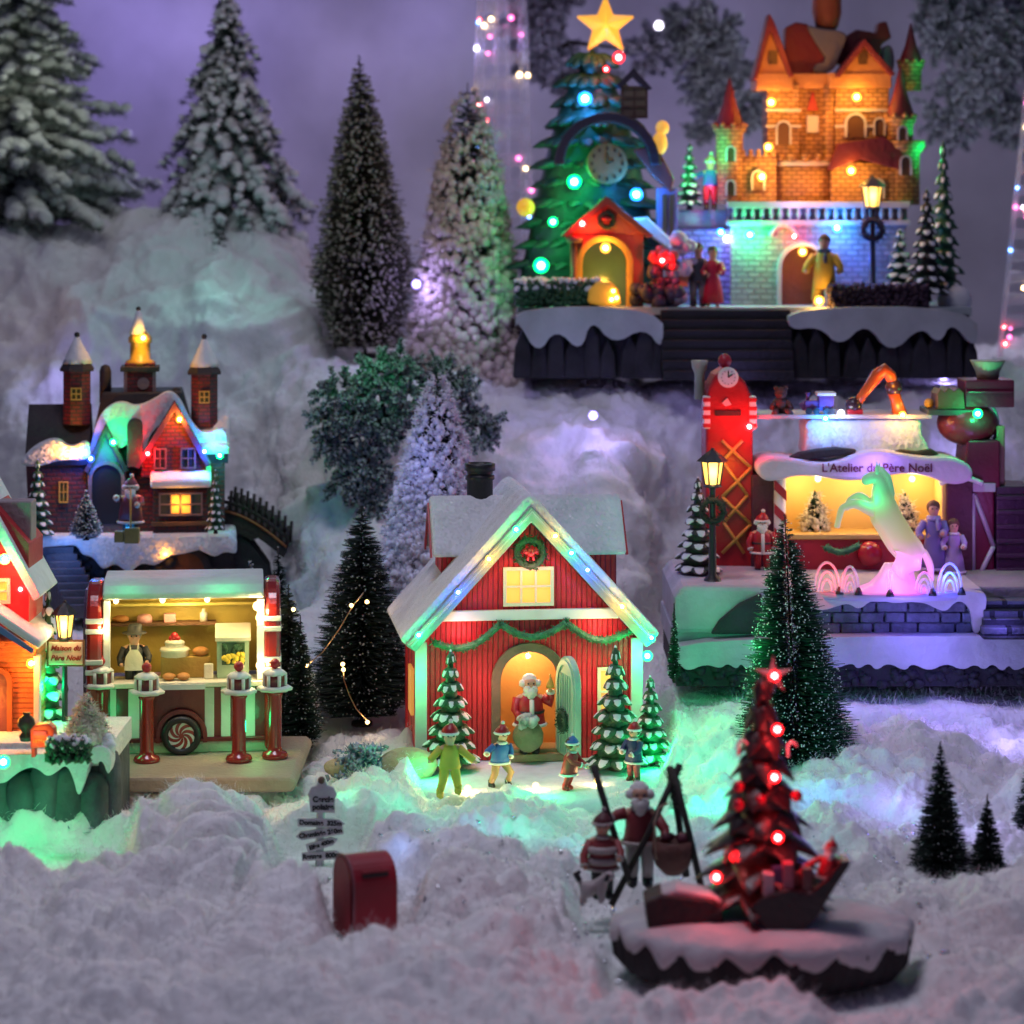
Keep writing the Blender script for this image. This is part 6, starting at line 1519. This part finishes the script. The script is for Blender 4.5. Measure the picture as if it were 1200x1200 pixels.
# sleigh
SL = thing('sleigh', 'dark wooden sleigh full of gifts in front of the red lit tree', 'sleigh', fs1, (925, -40, 1080))
f = fs1
mb = MB(f); mb.prism([(872,1040),(884,1062),(900,1078),(918,1082),(930,1074),(950,1052),(968,1022),(984,998),(988,990),(976,990),(958,1012),(940,1026),(916,1022),(896,1028)], -78, -40); mb.build('sleigh_body', M('black_plum_wood', (.016,.008,.01), rough=.35, bump=.3), SL, bev=3)
mb = MB(f); mb.tube([(872,-80,1060),(894,-80,1080),(918,-80,1086),(936,-80,1082)], 3, 8); mb.tube([(872,-40,1060),(894,-40,1080),(918,-40,1086),(936,-40,1082)], 3, 8); mb.build('runner', BLACK, SL)
random.seed(8)
for i in range(5):
    mb = MB(f); x = 888+i*11; mb.box(x, x+12, -72+i%2*8, -52, 1006-i%3*6, 1034); mb.build('gift', [M('gift_white', (.4,.35,.38)), M('gift_blue', (.04,.05,.16)), M('gift_pink', (.35,.12,.16)), M('gift_red', (.35,.02,.02)), MAROON][i], SL, bev=1)
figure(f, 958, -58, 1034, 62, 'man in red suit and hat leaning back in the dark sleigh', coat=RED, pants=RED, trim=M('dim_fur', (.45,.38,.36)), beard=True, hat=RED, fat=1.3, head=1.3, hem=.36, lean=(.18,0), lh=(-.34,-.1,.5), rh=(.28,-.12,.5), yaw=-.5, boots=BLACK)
# log / crate
mb = MB(f); mb.prism([(757,1076),(753,1044),(772,1036),(834,1042),(842,1050),(846,1076)], -52, 6); lg = mb.build('log_crate', M('log_bark', (.045,.018,.018), rough=.7, var=.5, bump=.9), label='dark log crate with snow on top left of the red lit tree', cat='crate', bev=3)
mb = MB(f); mb.prism([(768,1038),(790,1031),(830,1038),(846,1046),(838,1050),(800,1046)], -44, 2); mb.build('snow', M('dim_snow', None), lg, bev=3)
lamp(None, fs1, (880, -90, 985), 'red', .12, .08)
# ---- tripod fire with kettle
zg = .02
ft = Fr(13.75)
TP = thing('tripod', 'dark stick tripod with tangled cord holding the basket', 'tripod', ft, (790, 0, 1042))
for a, b, r in (((716,-10,1058),(797,2,896),4.2), ((785,4,900),(806,30,1034),4.5), ((788,-2,900),(822,-26,1042),4.2)):
    mb = MB(ft); mb.tube([a, tuple((a[i]+b[i])/2+(1.5 if i != 1 else 0) for i in range(3)), b], [r, r*.9, r], 8); mb.build('pole', DWOOD, TP)
random.seed(4); mb = MB(ft)
for k in range(10):
    p = [(790+random.gauss(0,6), random.gauss(0,4), 905+i*7+random.gauss(0,2)) for i in range(7)]; mb.tube(p, .7, 5)
mb.build('cord', BLACK, TP)
BK = thing('hanging_basket', 'brown basket hanging from the stick tripod', 'basket', ft, (788, -8, 1020))
mb = MB(ft); mb.lathe(788, -8, [(10,1022),(20,1012),(25,996),(24,982),(21,982),(20,990)], 18); mb.build('bowl', M('wicker', (.13,.045,.035), rough=.7, var=.4, bump=1, bscale=20), BK)
mb = MB(ft); mb.tube([(768,-22,1002),(766,-16,960),(772,-10,944),(782,-6,940)], 1.5, 6); mb.build('handle', M('tan_cane', (.35,.22,.16)), BK)
random.seed(3); mb = MB(ft); mb.lumps(9, lambda: (788+random.uniform(-16,16), -8+random.uniform(-10,10), 980), 6); mb.build('contents', M('plum_cloth', None), BK)
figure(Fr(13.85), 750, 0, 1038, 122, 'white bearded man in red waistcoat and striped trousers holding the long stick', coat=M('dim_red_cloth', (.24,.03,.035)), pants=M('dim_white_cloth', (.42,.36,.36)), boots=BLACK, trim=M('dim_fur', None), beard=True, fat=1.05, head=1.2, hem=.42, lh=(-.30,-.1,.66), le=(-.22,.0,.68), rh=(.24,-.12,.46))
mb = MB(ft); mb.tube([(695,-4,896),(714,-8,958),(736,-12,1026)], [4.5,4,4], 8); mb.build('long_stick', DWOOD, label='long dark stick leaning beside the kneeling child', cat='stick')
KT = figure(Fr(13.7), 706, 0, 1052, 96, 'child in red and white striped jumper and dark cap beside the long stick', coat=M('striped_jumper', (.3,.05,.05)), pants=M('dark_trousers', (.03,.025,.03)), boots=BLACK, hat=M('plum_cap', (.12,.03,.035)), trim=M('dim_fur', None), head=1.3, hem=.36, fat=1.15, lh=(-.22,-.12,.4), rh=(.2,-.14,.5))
mb = MB(Fr(13.7)); 
for z in (.46, .6): mb.tube([(706+.158*96*math.cos(2*PI*i/16), .135*96*math.sin(2*PI*i/16), 1052-96*z) for i in range(17)], 4.5, 6)
mb.build('white_band', M('dim_fur', None), KT)
# small dog
fd_ = Fr(13.55); DG = thing('dog_figurine', 'small pale dog with a dark tail at the feet of the striped child', 'dog', fd_, (693, 0, 1060))
dv = [(702,0,1038,9),(688,0,1042,9),(708,-2,1030,6),(714,-4,1024,7),(720,-8,1026,4),(704,-5,1048,4),(704,-6,1058,3),(706,5,1048,4),(707,6,1058,3),(685,-5,1048,5),(681,-5,1054,3),(683,-6,1060,3),(687,5,1048,5),(684,6,1054,3),(686,6,1060,3),(681,0,1036,3),(676,0,1028,2.5)]
de = [(0,1),(0,2),(2,3),(3,4),(0,5),(5,6),(0,7),(7,8),(1,9),(9,10),(10,11),(1,12),(12,13),(13,14),(1,15),(15,16)]
me = bpy.data.meshes.new('body'); og = WL[DG]; me.from_pydata([tuple(fd_.w(v[:3])-og) for v in dv], de, []); me.materials.append(M('dim_white_cloth', None))
o = bpy.data.objects.new('body', me); C.objects.link(o); o.parent = DG; WL[o] = og.copy(); o.modifiers.new('skin', 'SKIN').use_smooth_shade = True
for i, v in enumerate(dv): me.skin_vertices[0].data[i].radius = (v[3]*fd_.k,)*2; me.skin_vertices[0].data[i].use_root = i == 0
q = o.modifiers.new('subsurf', 'SUBSURF'); q.levels = q.render_levels = 2
mb = MB(fd_); mb.tube([(679,0,1032),(675,0,1024),(680,0,1021)], [3.5,4,2.5], 8); mb.build('tail', BLACK, DG)
mb = MB(fd_); mb.tube([(712,-9,1022),(710,-11,1030)], [2.5,3], 6); mb.tube([(712,2,1022),(710,4,1030)], [2.5,3], 6); mb.build('ear', BLACK, DG)
# ---- red mailbox
fm = Fr(13.3, math.radians(24), 414)
MBX = thing('mailbox', 'large dark red mailbox with rounded top standing in the cotton snow', 'mailbox', fm, (445, 30, 1100))
MR = M('mailbox_red', (.3,.006,.02), rough=.5, var=.35, bump=.1)
pr = [(0,1104),(0,1042)]+[(34-34*math.cos(PI*i/14), 1042-32*math.sin(PI*i/14)) for i in range(1, 14)]+[(68,1042),(68,1104)]
mb = MB(fm); mb.xprism(pr, 415, 470); mb.build('box', MR, MBX, bev=1.5)
mb = MB(fm); mb.tube([(415, d, r) for d, r in pr], 1.8, 6); mb.build('edge_rim', M('worn_pink_edge', (.3,.08,.1), var=.5), MBX)
mb = MB(fm); mb.xprism([(5,1104),(5,1040)]+[(34-29*math.cos(PI*i/14), 1040-27*math.sin(PI*i/14)) for i in range(1, 14)]+[(63,1040),(63,1104)], 412.2, 413.2); mb.build('end_panel', MR, MBX)
mb = MB(fm); mb.box(426, 458, -1.5, 3, 1026, 1031); mb.build('slot', M('black_slot', (.02,.002,.004), bump=0), MBX, bev=.6)
mb = MB(fm); mb.box(424, 460, -3, 1, 1022, 1025); mb.build('slot_hood', MR, MBX, bev=.8)
# ---- sign post
fp_ = Fr(15.1, 0, 377)
SPT = thing('signpost', 'grey arrow signpost with black lettering standing in the cotton snow', 'signpost', fp_, (376, 0, 1018))
SGM = M('grey_sign_wood', (.55,.5,.55), rough=.7, var=.25, bump=.6); INK = M('black_ink', (.008,.008,.01), bump=0)
mb = MB(fp_); mb.tube([(374,2,1020),(376,2,940)], 5, 6); mb.build('post', SGM, SPT)
mb = MB(fp_); mb.prism([(364,951),(362,934),(361,930),(365,922),(371,920),(374,913),(381,913),(384,920),(391,922),(395,930),(393,936),(393,952)], -4, 1); b1 = mb.build('board', SGM, SPT, bev=.8)
mb = MB(fp_); mb.ball(377, -2, 914, 4.5); mb.build('finial', M('rust_brown', (.12,.06,.04)), SPT)
text(b1, fp_, (379, -4.8, 936), 'Cercle', 9, INK, bold=.35); text(b1, fp_, (379, -4.8, 945), 'polaire', 9, INK, bold=.35)
for s, cx, cy, w, h, tilt, left in (('Domaine  325m', 376, 963.5, 54, 10, -.03, False), ('Cheminée 260m', 376, 975.5, 54, 10, .14, True), ('Elfes 400m', 377, 988.5, 36, 10, .3, False), ('Rennes  800m', 377, 1002, 46, 10, .06, False)):
    c, sn_ = math.cos(tilt), math.sin(tilt)
    pts = [(-w/2,-h/2),(w/2-5,-h/2),(w/2+2,0),(w/2-5,h/2),(-w/2,h/2)]
    if left: pts = [(-w/2+4,-h/2),(w/2,-h/2),(w/2,h/2),(-w/2+4,h/2),(-w/2-3,0)]
    P = [(cx+x*c+y*sn_, cy-x*sn_+y*c) for x, y in pts]
    mb = MB(fp_); mb.prism(P, -4.2, 0); bb = mb.build('arrow_board', SGM, SPT, bev=.6)
    text(bb, fp_, (cx, -5, cy), s, 7.6 if len(s) > 10 else 6.8, INK, bold=.3, tilt=tilt)
# ---- single trees in front
brush_tree('brush_tree', 'large green bottle brush tree with white glittering tips behind the red lit tree', 'tree', Fr(16.7), 935, 0, 915, 602, 66, n=12000, tips=2600, mat=GREENB, frost=M('white_tips', (.75,.8,.75), rough=.6, bump=0), seed=101, power=.72, wd=.75, tipr=.95, inner=.3, lean=-.05)
fz = at_z(.0, 1038)
brush_tree('brush_tree', 'dark bottle brush tree, the larger of the pair at the right', 'tree', fz, 1102, 0, 1040, 868, 37, n=4200, tips=300, seed=102, rings=13, wd=.7, tipr=.7, group='pair of dark bottle brush trees')
brush_tree('brush_tree', 'dark bottle brush tree, the smaller of the pair at the right', 'tree', fz, 1157, 0, 1046, 930, 26, n=3000, tips=240, seed=103, rings=10, wd=.7, tipr=.7, group='pair of dark bottle brush trees')
brush_tree('brush_tree', 'dark bottle brush tree cut off by the right edge of the picture', 'tree', Fr(15.0), 1212, 0, 980, 868, 26, n=2400, tips=150, seed=104, rings=10, wd=.7, tipr=.7)
brush_tree('brush_tree', 'tiny dark bottle brush tree at the left end of the workshop plinth', 'tree', Fr(17.6), 790, 0, 800, 706, 9, n=900, tips=60, seed=105, rings=10, wd=.8, tipr=.7)
# ---- loose wool, film tuft and tan tufts near the barn
random.seed(12)
fz2 = at_z(.13, 914)
mb = MB(fz2); mb.ball(478, 0, 896, 27, sx=1.3, sd=.8, sz=.75, n=28, m=18, jit=.03); mb.build('wool_ball', M('tan_wool', (.5,.36,.24), rough=1, var=.2, bump=.9, bscale=30), label='tan tuft of wool at the left corner of the barn', cat='wool tuft', sub=1)
mb = MB(fz2); mb.ball(400, 4, 900, 18, sx=1.2, sd=.8, sz=.6, n=24, m=16, jit=.04); mb.build('wool_ball', M('tan_wool', None), label='small tan tuft of wool left of the crinkled blue film', cat='wool tuft', sub=1)
g = np.random.default_rng(5); n = 900
P = np.stack([g.normal(424, 12, n), g.normal(-6, 8, n), 912-np.abs(g.normal(0, 22, n))], 1); sel = (P[:,2] > 872)
v, fcs = scatter(fz2.wa(P[sel]), fz2.k*5*g.uniform(.5,1.4,sel.sum()), OCT_V*np.array([1,.08,.7]), OCT_F, 6)
setp(npmesh('crinkled_film', v, fcs, M('blue_film', (.3,.34,.46), rough=.18, var=.3, bump=0, spec=.8), smooth=False), 'tuft of crinkled bluish plastic film between the bakery and the barn', 'film tuft')
fz3 = at_z(.12, 985)
for i, (px, row, s, lab) in enumerate(((545,1090,7,'shiny film shred on the snow right of the red mailbox'), (482,1104,9,'shiny film shred at the right foot of the red mailbox'), (90,978,14,'shiny film shred below the left cliff plinth'), (1160,912,16,'warm lit film tuft behind the pair of dark trees'))):
    f = at_z(.06, row); n = 40 if i != 3 else 160
    P = np.stack([g.normal(px, s*.5, n), g.normal(0, s*.4, n), row-np.abs(g.normal(0, s*.45, n))], 1)
    v, fcs = scatter(f.wa(P), f.k*s*.3*g.uniform(.4,1.3,n), OCT_V*np.array([1,.06,.6]), OCT_F, 7+i)
    setp(npmesh('film_shred', v, fcs, M('blue_film', None) if i != 3 else M('warm_lit_film', (.7,.4,.3), rough=.3, bump=0), smooth=False), lab, 'film shred', 'shiny film shreds on the snow')  # last tuft has warm light put into its film colour

# tiny mirror flakes caught in the wool
g = np.random.default_rng(77); n = 420
px = np.concatenate([g.uniform(470, 760, n//2), g.uniform(780, 1120, n//2)]); Yf = g.uniform(12.6, 15.2, n)
so = bpy.data.objects['snow_ground']; co_ = np.empty(len(so.data.vertices)*3, np.float32); so.data.vertices.foreach_get('co', co_); co_ = co_.reshape(-1,3)[:560*500]
X = (px-600)*Yf/F; ix = np.clip(((X+4.6)/9.2*559).round().astype(int), 0, 559); iy = np.clip(((Yf-9.3)/9.0*499).round().astype(int), 0, 499)
P = co_[iy*560+ix]+np.array([0, 0, .012])
v, fcs = scatter(P, .016*g.uniform(.4, 1.4, n), OCT_V*np.array([1, .06, .7]), OCT_F, 78)
setp(npmesh('snow_glitter', v, fcs, M('mirror_flake', (.8,.82,.9), rough=.08, metal=1, bump=0), smooth=False), kind='stuff')
# ================================================================== background trees
GRN2 = M('olive_bristle', (.075,.07,.045), rough=.85, var=.4, vscale=8, bump=0)
TANF = M('warm_frost', (.3,.27,.21), rough=.9, var=.15, bump=.3)
flocked_fir('fir_tree', 'blurred frosted fir with broad branches at the upper left corner', Fr(25.2), 20, 0, 282, -110, 150, whorls=14, per=16, seed=201, droop=.3, thick=1.9, snow=M('grey_flock', (.62,.66,.6), rough=.95, var=.2), needle=M('hazed_needle', (.16,.19,.16), rough=.9))  # needles and flock paled, putting distance haze into their colour
flocked_fir('fir_tree', 'snow laden fir with drooping branches standing on the cotton hill', Fr(24.6), 266, 0, 240, -18, 90, whorls=10, per=11, seed=202, droop=1.0, thick=1.7, snow=M('cool_flock', (.74,.74,.74), rough=.95, var=.15))
brush_tree('brush_tree', 'tall olive brown bottle brush tree on the cotton hill', 'tree', Fr(22.8), 428, 0, 420, 64, 65, n=9500, tips=3500, mat=GRN2, frost=TANF, seed=203, power=.75, wd=1.0, tipr=1.7, lean=-.02, rings=0, droop=.2, lower=.25)
flocked_cone('flocked_tree', 'tall beige flocked cone tree beside the castle plinth', Fr(22.6), 548, 0, 460, 96, 66, n=2500, blob=6.3, seed=204, power=.56, mat=M('beige_flock', (.56,.46,.4), rough=.95, var=.15))
flocked_cone('flocked_tree', 'pale violet flocked cone tree behind the barn chimney', Fr(19.3), 512, 0, 720, 436, 68, n=3400, blob=5.2, seed=205, power=.66, mat=M('white_flock', (.72,.71,.78), rough=.95, var=.1))
def cluster(nm, lab, f, pts, mat, snow, seed, r=26):
    """bushy spray of frosted pine twigs: many needled tufts"""
    T = thing(nm, lab, 'pine spray', f, pts[0]); g = np.random.default_rng(seed)
    B = []; E = []; FB = []; FE = []
    for p in pts:
        for i in range(44):
            d = g.normal(size=3); d /= np.linalg.norm(d)+1e-9
            o = np.array(p)+d*r*g.uniform(.15, .75); L = r*g.uniform(.45, .95); d = d+g.normal(0, .35, 3)+np.array([0,0,.25]); d /= np.linalg.norm(d)
            m = 60; t = g.uniform(0, 1, m)[:,None]; q = g.normal(size=(m,3)); q -= d*(q@d)[:,None]; q /= np.linalg.norm(q, axis=1)[:,None]
            nl = r*.22*(1-.45*t)*g.uniform(.7, 1.2, (m,1)); b0 = o+d*L*t; e0 = b0+q*nl+d*nl*.7
            B.append(b0); E.append(e0); k = g.choice(m, 42, replace=False); FB.append(b0[k]+(e0[k]-b0[k])*.45); FE.append(b0[k]+(e0[k]-b0[k])*1.12)
    def slivers(nm, B, E, mt, w):
        b, e = f.wa(np.concatenate(B)), f.wa(np.concatenate(E)); n = len(b); d = e-b; s = np.cross(d, g.normal(size=(n,3))); s /= np.linalg.norm(s, axis=1)[:,None]+1e-9; s *= f.k*w
        V = np.stack([b-s, b+s, e+s*.6, e-s*.6], 1).reshape(-1,3)
        npmesh(nm, V, (np.arange(n)*4)[:,None]+np.array([[0,1,2,3]]), mt, T, smooth=False)
    slivers('needles', B, E, mat, .9); slivers('frost', FB, FE, snow, 1.7)
    mb = MB(f); c = np.mean(np.array(pts), 0)
    for p in pts: mb.tube([tuple(c+np.array([0,4,0])), tuple(p)], [3, 1.5], 6)
    mb.build('twigs', DWOOD, T)
    return T
cluster('pine_spray', 'grey green frosted pine spray left of the pale flocked tree', Fr(20.2), [(400,0,460),(440,0,440),(420,-10,490),(398,0,520),(450,0,500),(430,-8,545),(480,0,470),(470,6,435),(520,6,445),(545,8,470),(410,0,560),(442,0,585),(386,0,500),(560,10,500)], M('grey_green_needle', (.1,.14,.125), rough=.9, var=.4), M('grey_frost', (.5,.54,.54), rough=.9), 211)
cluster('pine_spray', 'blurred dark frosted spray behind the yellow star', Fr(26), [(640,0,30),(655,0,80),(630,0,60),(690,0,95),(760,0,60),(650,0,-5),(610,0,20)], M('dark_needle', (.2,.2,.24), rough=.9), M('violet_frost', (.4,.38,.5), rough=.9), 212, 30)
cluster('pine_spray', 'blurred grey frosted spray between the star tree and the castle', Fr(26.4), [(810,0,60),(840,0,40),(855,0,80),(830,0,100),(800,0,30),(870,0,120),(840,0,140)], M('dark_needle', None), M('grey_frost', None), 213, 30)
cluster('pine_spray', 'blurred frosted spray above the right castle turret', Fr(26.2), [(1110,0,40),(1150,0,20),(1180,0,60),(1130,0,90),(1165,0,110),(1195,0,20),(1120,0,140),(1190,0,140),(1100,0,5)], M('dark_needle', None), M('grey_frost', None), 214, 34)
# dark trees between bakery and barn
f = Fr(18.5)
brush_tree('brush_tree', 'large dark bottle brush tree left of the barn with a wire of yellow lights', 'tree', Fr(18.6), 424, 0, 850, 592, 62, n=9000, tips=1100, seed=221, rings=19, power=.7, wd=.9, tipr=1.0, mat=M('grey_green_bristle', (.03,.045,.042), rough=.85, var=.4, bump=0), frost=M('grey_frost', None), group='dark bottle brush trees behind the bakery')
brush_tree('brush_tree', 'dark bottle brush tree close to the right end of the bakery cart', 'tree', Fr(18.2), 338, 0, 880, 684, 42, n=5200, tips=500, seed=222, rings=15, power=.75, wd=.8, tipr=.9, frost=M('grey_frost', None), group='dark bottle brush trees behind the bakery')
brush_tree('brush_tree', 'dark bottle brush tree under the end of the wooden bridge', 'tree', Fr(19.2), 326, 0, 800, 640, 24, n=2600, tips=300, seed=223, rings=12, power=.7, wd=.8, tipr=.9, frost=M('grey_frost', None), group='dark bottle brush trees behind the bakery')
brush_tree('brush_tree', 'pale frosted bottle brush tree just above the bakery roof', 'tree', Fr(19.2), 293, 0, 740, 656, 18, n=1500, tips=500, seed=224, rings=8, power=.7, wd=.9, tipr=1.2, mat=M('frosted_bristle', None), group='dark bottle brush trees behind the bakery')
brush_tree('brush_tree', 'dark slim bottle brush tree right behind the last candy bollard', 'tree', Fr(17.9), 352, 0, 884, 720, 24, n=2600, tips=300, seed=225, rings=12, power=.7, wd=.8, tipr=.9, frost=M('grey_frost', None), group='dark bottle brush trees behind the bakery')
# copper wire with small LEDs
fwv = Fr(18.15)
LW = thing('light_wire', 'thin copper wire with small yellow lights hung over the large dark tree', 'string lights', fwv, (400, -20, 840))
wp_ = [(428,-30,690),(416,-34,704),(400,-30,732),(380,-24,760),(362,-18,776),(348,-10,784)]
mb = MB(fwv); mb.tube(wp_, .7, 5); mb.tube([(404,-34,772),(406,-42,790),(412,-44,806),(420,-44,822),(434,-40,838)], .7, 5); mb.build('wire', M('copper_wire', (.6,.4,.25), metal=1, rough=.35, bump=0), LW)
for p in ((414,-36,704),(361,-20,776),(404,-36,772),(405,-38,778),(433,-42,838),(345,-14,712),(432,-34,700)): bulb(LW, fwv, p, 'warm', 1.9, .25, 16, 2)
def surf(px, row):
    """depth at which the wool slope shows at a photo position"""
    for Y in np.arange(17.5, 27, .04):
        p = W(px, row, Y)
        if p.z <= float(H2(np.array(p.x), np.array(p.y)))+.1: return float(Y)
    return 26.0
# violet LEDs glowing inside the wool
for i, (px, row, Y, p, col, lab) in enumerate(((695,487,20.3,7.0,'violet','violet light glowing in the cotton above the barn'), (488,333,22.3,5,'violet','violet light between the two tall cone trees'), (772,30,25.3,4,'white','pale violet light beside the yellow star'), (1106,442,20.7,3.2,'violet','violet light in the cotton behind the workshop roof'))):
    if i in (0, 3): Y = surf(px, row)-.42
    f = Fr(Y); b = bulb(None, f, (px, 0, row), col, 4.2, p*(.5 if i in (0,3) else 1), 20, 16, name='led_bulb'); setp(b, lab, 'light', 'violet lights in the cotton')
for px, row, Y, p in ((200,40,27,22), (120,20,27.2,14), (400,60,26.8,6), (900,60,26.8,5), (1150,260,25,4), (500,20,27.5,5), (75,440,22.5,1.5), (210,180,26.2,8), (760,110,26.8,6), (560,360,21.8,2.0), (1130,520,21,2), (860,440,20.9,2), (1080,860,17.1,3), (1180,840,17.0,3), (960,740,17.0,2)):
    lamp(None, Fr(Y), (px, 0, row), 'violet', p, .15)  # unseen violet lamps, added to tint the backdrop and cotton
for px, row, Y, c, p in ((20,330,22.6,(1,.6,.35),1.0), (250,290,22.6,(.3,1,.8),4), (130,330,21.5,(.4,.8,1),2), (60,90,24,(.8,.85,.7),6), (270,60,23.2,(.85,.85,.85),4), (430,180,21.6,(1,.8,.6),2), (545,180,21.4,(1,.75,.6),2.4), (960,40,25.3,(.75,.72,1),6), (840,110,25.2,(.75,.72,1),5), (1140,90,25.0,(.75,.72,1),7), (650,60,25.1,(.7,.68,1),4), (480,120,26.4,(.85,.78,.95),10), (350,230,25.6,(.85,.8,.95),7), (900,200,26.4,(.8,.76,.95),8), (1160,300,25.6,(.82,.78,.95),7)): lamp(None, Fr(Y), (px, 0, row), c, p, .3)  # unseen fill lamps added to lighten the hill, far trees and backdrop
lamp(None, Fr(17.0), (850, 0, 800), 'green', 3, .06)
for px, row, Y, c, p in ((390,920,15.6,(0,1,.45),1.6), (490,945,15.2,(0,1,.4),1.3), (610,955,15.0,(0,1,.45),1.1), (730,945,15.2,(0,1,.4),1.3), (830,910,15.6,(0,1,.42),2.4), (960,900,15.6,(.1,.6,1),2), (1080,900,15.2,(.4,.35,1),3), (470,990,14.2,(.3,.45,1),1.0), (880,960,14.6,(.1,.8,.8),1.6), (10,960,14.9,(0,1,.45),.8)): lamp(None, Fr(Y), (px, 0, row), c, p, .2); lamp(None, Fr(16.6), (880, 0, 760), 'green', 1.2, .06)  # added lamps without a visible source, spilling teal and blue over the cotton
lamp(None, Fr(19.9), (440, -30, 415), 'green', 1.6, .1)
lamp(None, Fr(15), (20, 0, 960), 'green', 2.2, .08)
lamp(None, Fr(17.3), (1000, 10, 860), 'amber', .6, .06)
for px, row, Y, c, p in ((1050,960,15.8,(.35,.3,1),2.2), (1150,980,15,(.45,.35,1),1.5), (560,1000,15,(.4,.35,1),1.4), (400,950,15.9,'green',1.6), (470,955,15.7,(0,1,.42),1.4), (840,960,15.6,(0,1,.45),3.4), (820,900,16.4,(0,1,.4),2.6), (250,935,15.9,'amber',1.6), (160,1010,14.6,(1,.6,.35),1.0), (640,520,19.8,'violet',3), (480,560,18.9,(.3,.35,1),3), (720,600,18.9,'violet',2), (390,640,19.2,(.2,.5,1),1.2), (690,1000,14.9,(.2,.8,1),1)): lamp(None, Fr(Y), (px, -20, row-30), c, p, .25)  # floating lamps added to colour the cotton, no bulbs of their own
# acrylic light towers
def acrylic(lab, f, px, r0, r1, w0, w1, seed, rings):
    T = thing('acrylic_tower', lab, 'light tower', f, (px, 0, r0), 'clear acrylic light towers'); g = random.Random(seed)
    A = clear('faceted_acrylic', (.8,.8,.95), .22, .12)
    for k in range(6):
        a = 2*PI*k/6+.3; mb = MB(f); mb.tube([(px+w0*math.cos(a), w0*math.sin(a), r0), (px+w1*math.cos(a), w1*math.sin(a), r1)], [3.4, 2.4], 6, False); mb.build('rod', A, T)
    for k in range(rings):
        t = (k+.5)/rings; w = w0+(w1-w0)*t; mb = MB(f); mb.lathe(px, 0, [(w,r0+(r1-r0)*t),(w*1.02,r0+(r1-r0)*(t+.35/rings)),(w*.96,r0+(r1-r0)*(t+.5/rings))], 6, ph=.3, smooth=False); mb.build('band', A, T)
    for k in range(int(rings*3)):
        t = g.uniform(.02, .98); w = w0+(w1-w0)*t; a = g.uniform(PI*1.02, PI*1.98); c = g.choice(['warm','warm','warm','amber','pink','white','cyan','red'])
        bulb(T, f, (px+w*math.cos(a), w*math.sin(a)-2, r0+(r1-r0)*t), c, g.uniform(1.4, 2.8), .12 if k % 4 == 0 else 0, 3.5, 3)
    return T
acrylic('clear acrylic light tower with warm sparks behind the beige flocked tree', Fr(25), 588, 330, -60, 38, 27, 5, 13)
acrylic('clear acrylic light tower with warm sparks at the right edge', Fr(24), 1212, 420, 90, 46, 8, 6, 13)
# ================================================================== light, camera, output
w = bpy.data.worlds.new('World'); sc.world = w; w.use_nodes = True
bg = w.node_tree.nodes['Background']; bg.inputs[0].default_value = (.42,.42,1,1); bg.inputs[1].default_value = AMB
def area(loc, aim, size, power, col):
    l = bpy.data.lights.new('room_light', 'AREA'); l.size = size; l.spread = math.radians(115); l.energy = power; l.color = col
    o = bpy.data.objects.new('room_light', l); C.objects.link(o); o.location = loc
    d = Vector(aim)-Vector(loc); o.rotation_euler = d.to_track_quat('-Z', 'Y').to_euler()
area((-1.5, 13.8, 13), (-.6, 14.6, 0), 3.5, KEY, (.84,.82,1))
area((3, 23, 14), (0, 22, 1), 4, KEY*.16, (.7,.68,1))
cam = bpy.data.cameras.new('camera'); co = bpy.data.objects.new('camera', cam); C.objects.link(co)
co.location = (0, 0, CZ); co.rotation_euler = (PI/2, 0, 0)
cam.sensor_width = 36; cam.lens = 90; cam.shift_y = -(600-HY)/1200; cam.clip_start = .1; cam.clip_end = 200
cam.dof.use_dof = True; cam.dof.focus_distance = 16.9; cam.dof.aperture_fstop = .95; cam.dof.aperture_blades = 0
sc.camera = co
sc.view_settings.view_transform = 'Standard'; sc.view_settings.look = 'None'; sc.view_settings.gamma = 1; sc.view_settings.exposure = EXPO
sc.render.engine = 'CYCLES'; cy = sc.cycles
cy.use_denoising = True; cy.max_bounces = 6; cy.diffuse_bounces = 3; cy.glossy_bounces = 2; cy.transmission_bounces = 3; cy.transparent_max_bounces = 12
cy.sample_clamp_indirect = 4; cy.sample_clamp_direct = 0; cy.caustics_reflective = False; cy.caustics_refractive = False; cy.use_light_tree = True
